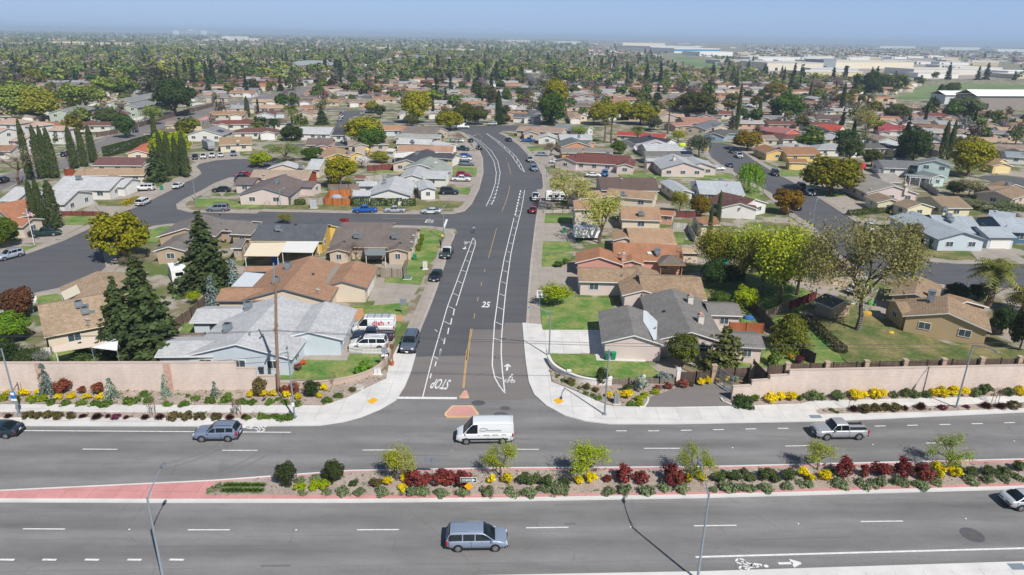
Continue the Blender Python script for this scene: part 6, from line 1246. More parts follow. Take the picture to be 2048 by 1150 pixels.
shrubs('low','n7',LOW,MED,'low grey green plant in the planted median',[(65,300,38),(195,290,46),(340,297,46),(420,297,44),(535,298,44),(660,297,44),(800,292,48),(955,297,44),(1045,292,52),(1130,270,42),(1200,285,48),(1262,285,48),(1500,290,44),(1605,285,46),(1735,285,46),(1840,275,38),(1940,280,42)])
shrubs('low','n8',LOW,MED,'low grey green plant in the planted median',[(225,365,34),(320,350,52),(420,355,48),(535,355,48),(650,345,42),(765,340,44),(985,340,52),(1110,340,44),(1190,335,48),(1320,335,52),(1440,335,52),(1550,330,40),(1745,320,44),(1845,320,44),(1945,310,46),(2030,305,36)])
shrubs('ball','n6',LIM,MED,'lime green mound in the planted median',[(1758,210,34),(1845,208,36),(1903,205,36)],.7)
shrubs('low','n6',LOW,MED,'low grey green plant in the planted median',[(1775,245,26),(1910,245,30),(2010,240,42),(1850,163,40),(1758,170,34),(1268,218,30),(1235,235,22)])
for x in range(1315,1530,26): shrubs('spiky','n6',(.13,.19,.05),MED,'tall grass clump at the tip of the planted median',[(x,225,26),(x+10,195,24)],.8)
WB='plants along the west block wall'
shrubs('weeping','n1',(.17,.22,.2),WB,'blue grey weeping cedar by the west block wall',[(395,545,75,1.3)]); shrubs('weeping','n1',(.2,.27,.2),WB,'pale green weeping cedar by the west block wall',[(920,570,68,1.15),(1365,560,46,1.4),(1765,560,44,1.4)])
shrubs('ball','n1',(.17,.06,.03),WB,'red bronze shrub by the west block wall',[(540,530,62),(668,540,36),(797,540,46)])
shrubs('bloom','n1',YEL,WB,'yellow flowering shrub by the west block wall',[(70,560,28),(205,565,34),(325,555,26),(483,595,30,.9),(585,585,34,.8),(715,592,30,.8),(820,590,32,.9),(2050,560,22)])
shrubs('ball','n1',LIM,WB,'lime mound by the west block wall',[(30,595,38),(130,600,36),(260,595,42),(355,600,36)],.65)
shrubs('low','n1',GRN,WB,'low green plant by the west block wall',[(275,625,26),(400,628,48),(535,638,38),(670,638,40),(775,638,40),(860,635,54),(1085,608,58),(1215,618,38),(1195,558,40),(1380,640,36),(1500,635,48),(1600,600,38),(1530,575,26),(1730,610,48),(1850,610,48),(1870,575,32),(1980,620,42)])
shrubs('low','n2',GRN,WB,'low green plant by the west block wall',[(20,610,38),(135,620,42),(235,625,46),(355,622,46),(430,610,28),(485,630,40),(600,640,38),(840,615,42),(925,580,42)])
shrubs('ball','n2',OLV,WB,'tall olive shrub by the stepped end of the west wall',[(300,545,58,1.3)]); shrubs('ball','n2',(.035,.055,.018),WB,'tall dark green shrub before the curved garden wall',[(725,540,66,1.25)]); shrubs('ball','n2',(.1,.2,.02),'shrubs on the corner lawns','round bright green shrub on the west corner lawn',[(1140,360,60)],1.0)
shrubs('bloom','n2',YEL,WB,'yellow flowering shrub by the west block wall',[(215,572,28),(325,570,30),(395,565,30),(505,578,32),(600,595,26),(808,522,32),(770,580,24)]); shrubs('ball','n2',(.17,.06,.04),WB,'red bronze shrub by the west block wall',[(485,535,38),(565,540,48)])
shrubs('low','n2',OLV,WB,'small tan plant before the curved garden wall',[(1045,530,30)])
WK='plants in the west kerb strip'
shrubs('spiky','n1',BRN,WK,'brown red grass tuft in the west kerb strip',[(70,735,34),(680,735,32),(795,735,46),(885,738,28),(1035,750,24),(1190,742,38),(1310,742,42),(1885,745,38),(2005,748,28)],1.0); shrubs('ball','n1',PUR,WK,'purple shrub in the west kerb strip',[(950,745,36)],.7)
shrubs('ball','n1',OLV,WK,'dark olive shrub in the west kerb strip',[(240,735,44),(318,735,40),(395,738,46),(485,738,42),(585,742,36),(1430,745,50),(1535,745,48),(1640,748,42),(1768,745,46)],.75)
shrubs('spiky','n2',BRN,WK,'brown red grass tuft in the west kerb strip',[(40,742,34),(160,742,30)]); shrubs('low','n2',GRN,WK,'low green plant in the west kerb strip',[(285,740,44),(345,755,36),(400,745,42),(460,755,44),(520,752,46),(190,758,28)])
CB='plants in the east corner bed'
shrubs('low','n3',GRN,CB,'low green plant in the east corner bed',[(1020,190,16),(1065,228,24),(1130,262,24),(1175,285,20),(1240,325,26),(1330,365,28),(1570,400,38),(1010,205,12),(1295,345,24)]); shrubs('ball','n3',OLV,CB,'olive shrub in the east corner bed',[(1112,235,32),(1240,285,28),(1308,300,28)],.8)
shrubs('ball','n3',(.05,.07,.03),CB,'tall dark bush at the end of the curved white wall',[(1350,235,46,1.3)]); shrubs('bloom','n3',YEL,CB,'yellow flowering shrub in the east corner bed',[(1410,348,28),(1480,345,28),(1555,345,42)]); shrubs('ball','n3',DKG,CB,'dark green shrub in the east corner bed',[(1560,305,42)],.8); shrubs('ball','n3',(.26,.30,.24),CB,'silvery grey green bush before the picket fence',[(1655,280,50,1.25)])
shrubs('ball','n3',LIM,CB,'lime mound in the east corner bed',[(1685,338,32),(1645,370,35),(1645,405,30),(1765,318,32)],.6); shrubs('ball','n3',(.22,.07,.05),CB,'russet shrub along the picket fence',[(1785,290,28),(1860,278,32)],.8)
shrubs('ball','n4',(.22,.07,.05),CB,'russet shrub along the picket fence',[(590,605,54)],.9); shrubs('ball','n4',(.22,.26,.25),'shrubs on the corner lawns','silver shrub on the lawn beside the picket fence',[(400,515,80)],.6); shrubs('bloom','n4',YEL,CB,'yellow flowering shrub beside the metal gate',[(780,585,40),(850,575,38),(1030,550,32),(945,565,22)]); shrubs('ball','n4',(.25,.32,.26),CB,'silver green shrub behind the metal gate',[(1110,545,42)],.8); shrubs('ball','n4',DKG,CB,'small dark shrub beside the metal gate',[(670,605,32)],.8)
shrubs('ball','n4',GRN,'shrubs on the corner lawns','tall bright green bush behind the plank fence',[(1515,370,66,1.2)]); shrubs('ball','n4',PUR,'shrubs on the corner lawns','plum red bush in the shaded side yard',[(1785,365,48)],.9); shrubs('bloom','n4',(.45,.3,.02),'shrubs on the corner lawns','orange flowering bush in the shaded side yard',[(1690,335,34)])
EB='plants along the east block wall'
shrubs('low','n4',(.06,.1,.03),EB,'wide dark green mound at the end of the stepped wall',[(1240,775,120)],1.1); shrubs('ball','n4',GRN,EB,'green shrub along the east block wall',[(1320,735,50),(1785,745,34)],.7); shrubs('bloom','n4',YEL,EB,'yellow flowering shrub along the east block wall',[(1500,750,64),(1590,738,48),(1710,745,52)],.85); 
shrubs('ball','n5',(.10,.14,.05),EB,'green shrub along the east block wall',[(310,585,48),(390,588,38),(505,580,52),(560,580,28),(985,575,32),(1080,565,38),(1155,570,38),(1240,570,36),(1650,558,40),(1740,545,52),(1915,550,40)],.85); shrubs('bloom','n5',YEL,EB,'yellow flowering shrub along the east block wall',[(655,575,48),(730,572,38),(825,568,46),(890,578,38),(1310,562,38),(1375,562,42),(1455,545,42,1.1),(1555,558,38,1.1),(2010,542,44)],.9)
EK_='plants in the east kerb strip'
shrubs('spiky','n5',BRN,EK_,'brown red grass tuft in the east kerb strip',[(650,675,44),(1070,675,32),(1200,655,50),(1735,648,50),(1855,650,48)]); shrubs('ball','n5',PUR,EK_,'purple shrub in the east kerb strip',[(1375,668,34),(1575,662,24)],.6); shrubs('ball','n5',OLV,EK_,'dark olive shrub in the east kerb strip',[(740,678,52),(825,682,40),(910,672,44),(990,672,48),(1955,652,48)],.75); shrubs('low','n5',GRN,EK_,'low green plant in the east kerb strip',[(470,693,26),(510,712,20)])
shrubs('ball','m3',(.07,.11,.025),'shrubs on the corner lawns','rounded bush on the east lawn edge',[(1210,412,38),(1275,395,28)],.7)
shrubs('bloom','n2',(.5,.12,.03),'shrubs on the corner lawns','red and yellow flowers at the house corner',[(640,305,26)],.8)
shrubs('ball','n2',(.17,.07,.05),'shrubs on the corner lawns','brown red bush under the house corner',[(590,345,36)],.7)
by={}
for o,d,b in SH: by.setdefault(d,[]).append(o)
for d,os_ in by.items():
    if len(os_)==1: os_[0]['label']=d; continue
    os_.sort(key=lambda o:pix(o.location)[0]); n=len(os_)
    for i,o in enumerate(os_): o['label']=d+', '+(ordinal(i)+' from the west' if i<n-1 else 'easternmost of them')
# young trees in the median and stakes in the strips
for c,bx,by_,ty,rp,k,col,lb in (('n7',272,245,40,85,'spring',(.42,.44,.05),'wispy lime young tree beside the red median shrubs'),('n7',880,215,0,85,'spring',(.40,.46,.03),'bright lime young tree below the white cargo van'),('n7',1388,235,10,105,'spring',(.36,.44,.025),'full lime young tree between two yellow shrubs'),('n8',122,312,105,92,'spring',(.32,.40,.025),'lime young tree behind the tall lamp head'),('n8',835,268,88,75,'spring',(.36,.4,.07),'thin pale young tree in the median'),('n8',1600,272,50,95,'spring',(.28,.36,.04),'bright young tree near the east end of the median'),('n6',1680,215,85,48,'round',(.045,.06,.022),'small dark multi stemmed tree, western of two in the median'),('n6',1955,195,65,50,'round',(.05,.065,.022),'small dark multi stemmed tree, eastern of two in the median')):
    ptree(k,c,bx,by_,ty-8,rp*1.18,tuple(q*.72 for q in col) if bx!=1680 and bx!=1955 else col,lb,'young trees in the planted median')
# ================================================================== WALLS, FENCES, POLES AND SMALL THINGS
def wall_run(mb,a,b,h,th,z0=-.2,cap=None,capc=0):
    d=(b-a); L=d.length; c=(a+b)/2; rz=math.atan2(d.y,d.x); n=Vector((-math.sin(rz),math.cos(rz),0)); t=d.normalized()
    q=[a+n*th/2,a-n*th/2,b-n*th/2,b+n*th/2]; mb.prism([(p.x,p.y) for p in (q[1],q[2],q[3],q[0])],z0,h)
    if cap: cap.box((c.x,c.y,h+.05),(L+.04,th+.08,.1),rz)
def wbase(c,x,y): return PP(c,x,y,.12)
r=empty('block_wall',P(280,780),0,'long tan block wall west of the main street with two brick strips','wall')
inv=-r.location
def rel(p,r): return Vector((p.x-r.location.x,p.y-r.location.y,0))
A=ext(P(0,781,.12),P(561,779,.12),60); q=[A,P(479,779.3,.12),P(517,779.2,.12),P(561,779,.12)]; hs=[height_to(P(300,780),723.6)]*1+[height_to(P(500,779),734.5),height_to(P(540,779),749.5)]
mb=MB().mat('block_wall'); cp=MB().mat('block_wall')
for i in range(3): wall_run(mb,rel(q[i],r),rel(q[i+1],r),hs[i],.3,0,cp)
mb.build('wall',r); cp.build('coping',r)
for x in (90,343):
    p=rel(P(x,781.5,.12),r); m=MB().mat('brick_pier'); m.box((p.x,p.y-.16,hs[0]/2),(.75,.06,hs[0])); m.build('brick_strip',r)
r=empty('block_wall',P(1760,787),0,'stepped tan block wall east of the gate apron','wall')
qx=[(1462,799.5),(1498,797.3),(1533,795),(1570,793),(2048,781.5)]; tops=[771,759.6,749.8,738.8]
q=[P(x,y,.12) for x,y in qx]; q[-1]=ext(q[-1],q[-2],70); mb=MB().mat('block_wall'); cp=MB().mat('block_wall'); HS=[]
for i in range(4):
    h=height_to(P(*qx[i]),tops[i]); HS.append(h); wall_run(mb,rel(q[i],r),rel(q[i+1],r),h,.3,0,cp)
mb.build('wall',r); cp.build('coping',r)
EWALL=q
def low_wall(pts,h,color,label,th=.25):
    r=empty('garden_wall',pts[0],0,label,'wall'); m=MB().mat('stucco'); strip(m,[rel(p,r) for p in pts],-th/2,th/2,-.1,h); m.build('wall',r,color); m=MB().mat('stucco'); strip(m,[rel(p,r) for p in pts],-th/2-.05,th/2+.05,h+.002,h+.09); m.build('coping',r,color)
low_wall(smooth([P(*p) for p in [(561,776),(604,777),(640,775),(690,769),(738,755),(765,738),(777,720),(783,700)]],2),.8,tuple(q*.8 for q in srgb('#cdb8a8')),'curved tan garden wall around the west corner lawn')
low_wall(smooth([P(*p) for p in [(1096,722),(1102,735),(1113,746),(1134,757),(1163,768),(1194,772),(1223,772)]],2),.85,tuple(q*.9 for q in srgb('#e6e0da')),'curved white garden wall around the east corner lawn')
for c,x,y,h,lb in (('n3',1415,272,1.05,'white post at the end of the curved white wall'),('n4',535,607,2.1,'tall white post between the picket and plank fences'),('n4',180,600,1.0,'short white post among the grey pickets'),('n3',1102,214,1.0,'white pier in the middle of the curved white wall')):
    p=PP(c,x,y); m=MB().mat('stucco'); m.box((0,0,h/2),(.45,.4,h)); m.box((0,0,h+.05),(.55,.5,.1)); o=m.build('wall_post',None,srgb('#e2ddd7'),p); tag(o,lb,'post','white wall posts')
def fence(pts,h,color,label,th=.06,name='wood_fence',post=2.4,group='wooden yard fences'):
    r=empty(name,pts[0],0,label,'fence',group); q=[rel(p,r) for p in pts]; m=MB().mat('fence_wood'); strip(m,q,-th/2,th/2,-.05,h); m.build('board_panel',r,color); pm=[]
    for a,b in zip(q,q[1:]):
        n=max(1,round((b-a).length/post))
        for i in range(n+1): pm.append(a.lerp(b,i/n))
    for p in pm[:40]:
        m=MB().mat('fence_wood'); m.box((p.x,p.y,h/2+.04),(.12,.14,h+.12)); m.build('post',r,color)
    return r
WGR=tuple(q*.9 for q in srgb('#8d8078')); WBR=srgb('#75655a'); WDK=srgb('#5e524b'); WOR=srgb('#b8703f'); WRD=srgb('#7c4a44')
F_=lambda c,*p: [PP(c,x,y) for x,y in p]
fence(F_('m2',(1385,515),(1558,522),(1592,428)),1.7,srgb('#a09488'),'weathered grey fence at the drive of the orange brown house')
fence(F_('m1',(1340,930),(1470,835),(1575,735)),1.7,WBR,'weathered plank fence between the redwoods and the pale grey house'); fence(F_('m1',(1380,990),(1580,985)),.9,srgb('#9d9083'),'low weathered fence beside the west yard shed')
fence(F_('k5',(570,806),(775,810),(775,745)),1.8,WOR,'new orange cedar fence by the cross street'); fence(F_('k5',(570,806),(612,745),(775,735)),1.8,WOR,'cedar fence behind the round grey cover'); fence(F_('k5',(418,800),(566,806)),1.7,srgb('#b7aba2'),'bleached fence and gate by the cross street')
fence(F_('k5',(900,545),(1175,530)),1.8,WRD,'red brown fence across the west backyards'); fence(F_('k5',(880,625),(1020,610)),1.5,srgb('#b1aba6'),'pale fence beside the white garden shed'); fence(F_('k5',(600,690),(760,690),(835,680)),1.6,WGR,'grey fence behind the cedar plank yard')
fence(F_('k4',(475,888),(640,888),(795,892)),1.1,WRD,'low maroon fence beside the west street lawn'); fence(F_('k4',(500,580),(575,578)),2.0,srgb('#8e4a38'),'red brown fence behind the pale grey ranch house'); fence(F_('k4',(740,285),(850,268),(905,255)),1.9,WBR,'brown fence along the west avenue near the dark street tree'); fence(F_('k4',(1015,225),(1260,150),(1640,50)),2.0,WBR,'long brown fence of the carports along the west avenue')
fence(F_('m4',(1175,822),(1440,832)),1.6,srgb('#a86547'),'reddish plank fence behind the grey corner house'); fence(F_('m4',(1330,640),(1440,740),(1530,850)),1.7,WDK,'dark plank fence in the shade of the east side yard'); fence(F_('m4',(1450,730),(1640,655)),1.6,srgb('#8b7d70'),'weathered fence meeting the clipped egg tree'); fence(F_('m4',(1640,655),(1840,575)),1.6,srgb('#7a3c3f'),'wine red fence under the large spring tree')
fence(F_('m4',(1640,960),(1830,1075)),1.7,WDK,'dark fence behind the egg shaped tree')
fence(F_('n3',(1432,270),(1560,266),(1660,262))+F_('n4',(350,612),(515,603)),.85,srgb('#82786f'),'low grey picket fence before the silver bush',post=3)
fence(F_('n4',(556,600),(720,598),(866,592)),1.6,WDK,'dark plank fence beside the tall white post'); fence(F_('n4',(950,590),(1110,582),(1270,572)),1.9,srgb('#6b5c52'),'brown plank fence behind the metal gate')
bk=Vector((0,.9,0)); FT_=[(PP('n4',1290,572),732.5),(EWALL[2]+bk,732.5),(EWALL[3]+bk,730.8),(P(1800,788)+bk,722.5),(P(2048,781.5)+bk,715.5)]; FH_=[height_to(p,y) for p,y in FT_]
for i,lb in enumerate(('lowest stretch of dark plank fence above the stepped wall','second stretch of dark plank fence above the stepped wall','long stretch of dark plank fence above the wall before the lawn','last stretch of dark plank fence above the wall at the photo edge')):
    q=[FT_[i][0],FT_[i+1][0] if i<3 else ext(FT_[4][0],FT_[3][0],60)]; fence(q,(FH_[i]+FH_[i+1])/2,srgb('#6a5b50'),lb,post=3.2)
for i in range(7):
    t=i/6; p=(EWALL[3]+bk*.8).lerp(P(2030,782)+bk*.8,t); hh=FH_[2]+(FH_[4]-FH_[2])*t+.25; m=MB().mat('stucco'); m.box((0,0,hh/2),(.5,.5,hh)); m.box((0,0,hh+.05),(.6,.6,.1)); o=m.build('fence_pier',None,srgb('#b9a28c'),p); tag(o,'tan pier in the fence above the stepped wall, %s from the gate'%ordinal(i+2),'pier','piers along the plank fence')
for c,x,y in (('n4',895,592),('n4',1288,585)):
    p=PP(c,x,y); m=MB().mat('stucco'); m.box((0,0,1.2),(.55,.5,2.4)); m.box((0,0,2.45),(.65,.6,.1)); o=m.build('fence_pier',None,srgb('#b39b86'),p); tag(o,'tan pier %s'%('holding the metal gate' if x<1000 else 'at the lowest step of the block wall'),'pier','piers along the plank fence')
fence(F_('k6',(335,868),(550,862)),.8,srgb('#b9b3ac'),'low pale fence before the white travel trailer'); fence(F_('k6',(1320,990),(1440,1000),(1490,1090)),1.6,srgb('#c3c0ba'),'pale fence around the small east lawn'); fence(F_('k6',(1350,900),(1500,905)),1.4,WRD,'red brown fence beside the pink garden cottage'); fence(F_('m5',(1600,875),(1690,882)),1.2,srgb('#a89a80'),'low fence beside the lawn house'); fence(F_('k7',(1150,620),(1290,645),(1400,720)),1.7,srgb('#b2aea8'),'pale fence behind the east street houses')
fence(F_('n1',(345,262),(432,255)),1.3,srgb('#d9d6d0'),'white picket fence in the west yard')
# white picket fence with real gaps
def picket(pts,label):
    r=empty('picket_fence',pts[0],0,label,'fence'); 
    rail=MB().mat('white_trim'); n=0; pk=MB().mat('white_trim')
    for a,b in zip(pts,pts[1:]):
        a,b=rel(a,r),rel(b,r); d=b-a; L=d.length; rz=math.atan2(d.y,d.x); c=(a+b)/2
        for z in (.3,.75): rail.box((c.x,c.y,z),(L,.05,.09),rz)
        k=int(L/.17)
        for i in range(k): p=a+d*(i+.5)/k; pk.box((p.x,p.y,.5),(.09,.035,.95),rz)
    rail.build('rail',r); pk.build('picket_slat',r)
picket([PP('n2',*p,.12) for p in [(1018,225),(1130,240),(1260,243),(1348,240)]],'white picket fence in front of the white minivan')
# metal gate standing open at the apron
r=empty('metal_gate',PP('n4',930,600,.13),0,'open grey metal mesh gate between the apron and the pier','gate')
a=rel(PP('n4',932,602),r); b=rel(PP('n4',1088,705),r); m=MB().mat('galvanised'); h=2.2; p1=a; p2=a.lerp(b,.5); p3=b
for p in (p1,p2,p3): m.tube([(p.x,p.y,0),(p.x,p.y,h)],.05,8)
for u,v in ((p1,p2),(p2,p3)):
    for z in (.15,h*.5,h): m.tube([(u.x,u.y,z),(v.x,v.y,z)],.035,6)
    m.tube([(u.x,u.y,.15),(v.x,v.y,h)],.025,6)
m.build('gate_frame',r); m=MB().mat('galvanised')
for u,v in ((p1,p2),(p2,p3)):
    for i in range(1,14):
        p=u.lerp(v,i/14); m.tube([(p.x,p.y,.15),(p.x,p.y,h)],.008,4)
m.build('gate_mesh',r)
# street lamps
LG='grey cobra head street lamps'
def lamp(base,h,head,label,r0=.11):
    r=empty('street_lamp',base,0,label,'street lamp',LG); hd=Vector((head.x-base.x,head.y-base.y,0)); L=max(hd.length,.6); d=hd.normalized()
    m=MB().mat('galvanised'); m.tube([(0,0,0),(0,0,h*.5),(0,0,h)],[r0,r0*.8,r0*.6],10); m.box((0,0,.06),(.42,.42,.12)); m.build('pole',r)
    m=MB().mat('galvanised'); up_=max(.25,head.z-h); pts=[Vector((0,0,h-.15))+d*L*t+Vector((0,0,(up_+.15)*(1-(1-t)**2))) for t in np.linspace(0,1,7)]; m.tube(pts,[.06,.055,.05,.045,.042,.04,.04],8); m.tube([(0,0,h-.9),pts[2]],.02,5); m.build('arm',r)
    e=pts[-1]; m=MB().mat('metal_grey'); M_=Matrix.Translation(e+d*.25)@Matrix.Rotation(math.atan2(d.y,d.x),4,'Z'); m.sm=True; pr=[(-.42,.06,.05),(-.2,.14,.1),(.1,.17,.1),(.32,.12,.07),(.4,.04,.04)]; vs=[];fs=[];n=10
    for x,wd,ht in pr:
        for j in range(n): t=2*PI*j/n; vs.append(M_@Vector((x,wd*math.cos(t),ht*math.sin(t)+.04)))
    for i in range(4):
        for j in range(n): k=(j+1)%n; fs.append((i*n+j,i*n+k,(i+1)*n+k,(i+1)*n+j))
    fs.append(tuple(range(n))); fs.append(tuple(4*n+j for j in range(n))); m.mesh(vs,fs); m.sm=False; m.mat('head_lamp'); m.box(0,(.36,.2,.07),M=M_@Matrix.Translation((.06,0,-.06))); m.build('lamp_head',r); return r
def lamp_px(c,bx,by,ty,hc,hx,hy,label):
    b=PP(c,bx,by); h=height_to(b,cv(c,0,ty)[1]); hd=PP(hc,hx,hy,h+.35); 
    v=Vector((hd.x-b.x,hd.y-b.y,0)); 
    if v.length>3.2: v=v.normalized()*2.6; hd=Vector((b.x+v.x,b.y+v.y,h+.35))
    return lamp(b,h,hd,label)
def lamp_top(x,y,h,hx,hy,label):
    t=P(x,y,h); b=Vector((t.x,t.y,.12)); v=P(hx,hy,h+.45); v=Vector((v.x-b.x,v.y-b.y,0)); v=v.normalized()*min(3.0,v.length); lamp(b,h,Vector((b.x+v.x,b.y+v.y,h+.45)),label)
lamp_top(294.5,997,8.1,325,936,'near street lamp reaching over the pink median tip'); lamp_top(1418,991,8.1,1400,932,'near street lamp reaching over the planted median')
b=P(1209,829,.12); lamp(b,8.1,b+Vector((-.3,-2.6,8.4)),'street lamp on the east corner pavement'); b=P(1912,815,.12); lamp(b,8.1,b+Vector((.5,-2.6,8.5)),'street lamp before the stepped block wall with arm to the road'); b=P(38,830,.12); L_=lamp(b,8.1,b+Vector((0,-2.5,8.5)),'street lamp with blue sign by the west block wall'); b=P(589.6,835,.12); lamp(b,8.1,b+Vector((-.3,-2.5,8.5)),'street lamp at the west corner beside the utility pole')
b=P(1098,712,.12); lamp(b,6.4,b+Vector((-2.4,.2,6.7)),'short street lamp with arm toward the main street')
for a in (('k5',1485,1065,815,'k5',1535,778,'street lamp at the cross street corner'),('k5',235,822,690,'k5',252,674,'street lamp before the mauve gabled house'),('k4',1500,775,580,'k4',1385,540,'tall street lamp on the bend of the west street'),('k6',1105,592,440,'k6',1095,438,'street lamp before the twin gabled grey house'),('k7',465,925,742,'k7',590,714,'street lamp leaning over the east street drive'),('k6',1617,435,320,'k6',1690,293,'street lamp at the east street bend'),('k5',1740,392,320,'k5',1795,299,'street lamp on the outside of the top curve'),('m5',1475,612,520,'m5',1530,485,'dark curved street lamp before the palm'),('k6',357,590,500,'k6',310,482,'street lamp behind the bare street tree'),('k4',1070,262,105,'k4',1040,110,'first street lamp along the west avenue'),('k4',1512,150,20,'k4',1490,12,'second street lamp along the west avenue'),('t1',1532,575,500,'t1',1505,497,'third street lamp along the west avenue'),('t1',1195,600,520,'t1',1210,517,'fourth street lamp along the west avenue'),('k5',690,205,130,'k5',685,128,'street lamp on the back street'),('k6',1512,235,175,'k6',1500,172,'street lamp behind the slate gables')): lamp_px(*a)
# utility pole and its wires
r=empty('utility_pole',P(557,785),0,'tall brown wooden utility pole behind the west corner bed','pole'); ub=P(557,785); uh=height_to(ub,525); t=P(547,526,uh); lean=Vector((t.x-ub.x,t.y-ub.y,0))
m=MB().mat('pole_wood'); m.tube([(0,0,-.2),lean*.5+Vector((0,0,uh*.5)),lean+Vector((0,0,uh*.86))],[.2,.17,.14],12); m.build('pole',r); m=MB().mat('galvanised'); m.tube([lean*.84+Vector((0,0,uh*.84)),lean+Vector((0,0,uh))],[.1,.08],8); m.build('pole_top',r)
m=MB().mat('dark_metal')
for z in np.linspace(2.5,uh*.8,14): p=lean*(z/uh); m.tube([(p.x-.3,p.y,z),(p.x+.3,p.y,z)],.014,4)
m.build('climbing_step',r); m=MB().mat('pole_wood')
for z in (uh*.86,uh*.52): p=lean*(z/uh); m.box((p.x,p.y-.15,z),(.14,1.5,.12)); m.tube([(p.x,p.y-.6,z+.05),(p.x,p.y-.6,z+.22)],.05,6); m.tube([(p.x,p.y+.5,z+.05),(p.x,p.y+.5,z+.22)],.05,6)
m.build('cross_arm',r)
def wire(a,b,sag,label,rad=.022):
    pts=[a.lerp(b,t)-Vector((0,0,sag*4*t*(1-t))) for t in np.linspace(0,1,25)]; m=MB().mat('dark_metal'); m.tube(pts,rad,5); o=m.build('overhead_wire'); tag(o,label,'wire','overhead wires along the avenue')
hw=height_to(ub,657); q=ub+lean*(hw/uh)
for dy,dz,lb in ((-.6,.1,'upper'),(.4,-.45,'lower')):
    a=Vector((q.x,q.y+dy,hw+dz)); w_=Vector((q.x,q.y+dy,hw+dz))-av*46-Vector((0,0,.3)); e=P(2048,669+(10 if lb=='lower' else 0),hw+.6+dz); e=a+ (e-a)*1.25
    wire(a,w_,.5,lb+' overhead wire running west from the utility pole'); wire(a,e,1.5,lb+' overhead wire running east from the utility pole')
# signs
SG='road signs'
def post_sign(base,h,build,label,cat='sign',group=SG,rz=0,pr=.035):
    r=empty('road_sign',base,rz,label,cat,group); m=MB().mat('galvanised'); m.tube([(0,.04,-.05),(0,.04,h)],pr,8); m.build('post',r); build(r,h); return r
def panel(r,w,h,z,m,name='sign_panel',y=0.0,rot=0):
    mb=MB().mat(m); mb.box((0,y,z),(w,.03,h),ry=rot); return mb.build(name,r)
def sgn_text(r,txt,size,z,m='sign_black',y=-.025,x=0,bold=.004):
    me=text_data(txt,size,.003,m,'CENTER',bold); o=bpy.data.objects.new('lettering',me); COL.objects.link(o); o.parent=r; o.location=(x,y,z); o.rotation_euler=(PI/2,0,0); return o
def oneway(r,h):
    pn=panel(r,1.5,.52,h-.3,'sign_white'); b=panel(pn,1.42,.44,h-.3,'sign_black','sign_face',-.01); m=MB().mat('sign_white'); z=h-.3; m.face([(-.62,-.035,z-.12),(.32,-.035,z-.12),(.32,-.035,z+.12),(-.62,-.035,z+.12)]); m.face([(.28,-.035,z-.2),(.66,-.035,z),(.28,-.035,z+.2)]); m.build('arrow',pn); sgn_text(pn,'ONE WAY',.2,z,'sign_black',-.042,-.17,.006)
    panel(r,.62,.62,h-1.0,'sign_yellow','marker_panel',-.01,PI/4)
b=PP('n7',695,318,.17); post_sign(b,height_to(b,cv('n7',0,226)[1]),oneway,'one way sign with yellow diamond below in the median')
def backsign(r,h): panel(r,1.5,.5,h-.3,'galvanised','sign_panel',.08)
b=PP('n7',482,232,.17); post_sign(b,height_to(b,cv('n7',0,112)[1]),backsign,'grey back of a wide sign in the median')
def speed(r,h): p=panel(r,.95,1.2,h-.6,'sign_white'); sgn_text(p,'SPEED',.25,h-.22); sgn_text(p,'LIMIT',.25,h-.47); sgn_text(p,'25',.5,h-.88,bold=.012)
b=PP('m3',1069,738,.12); post_sign(b,height_to(b,cv('m3',0,622)[1]),speed,'white speed limit sign by the bright lime tree')
def greyback(r,h): panel(r,1.0,1.0,h-.5,'galvanised')
b=PP('m2',1562,800,.12); post_sign(b,height_to(b,cv('m2',0,686)[1]),greyback,'grey back of a square sign by the west lawn')
def stop(r,h):
    m=MB().mat('sign_red'); m.lathe([(.42,0),(.42,.03)],n=8,M=Matrix.Translation((0,.06,h-.45))@Matrix.Rotation(-PI/2,4,'X')@Matrix.Rotation(PI/8,4,'Z')); 
    a=[(.42*math.cos(PI/8+i*PI/4),h-.45+.42*math.sin(PI/8+i*PI/4)) for i in range(8)]; m.face([(x,.1,z) for x,z in a]); m.mat('galvanised'); m.face([(x,.05,z) for x,z in a]); p=m.build('sign_panel',r)
    o=sgn_text(p,'STOP',.3,h-.45,'sign_white',.12); o.rotation_euler=(PI/2,0,PI)
    m=MB().mat('sign_white'); m.box((0,.05,h-1.15),(.8,.03,.25)); m.build('plate',r)
b=PP('n2',1312,352,.14); post_sign(b,2.9,stop,'stop sign seen from behind at the west corner',rz=R(8))
def street(r,h): panel(r,1.5,.3,h-.15,'sign_white')
b=PP('k5',1383,962,.1); post_sign(b,3.2,street,'white street name sign at the cross street corner')
def bus(r,h): pass
m=MB().mat('sign_blue'); p=P(38,830,.12); m.box((0,-.14,2.55),(.62,.03,.85)); m.mat('sign_white'); m.box((0,-.165,2.72),(.4,.02,.3)); m.box((0,-.14,2.0),(.62,.03,.35)); o=m.build('bus_stop_sign',None,None,p); tag(o,'blue and white bus stop sign strapped to the west street lamp','sign',SG)
m=MB().mat('sign_white'); m.box((0,-.14,1.7),(.3,.03,.5)); o=m.build('notice_plate',None,None,P(589.6,835,.12)); tag(o,'small white notice on the west corner street lamp','sign',SG)
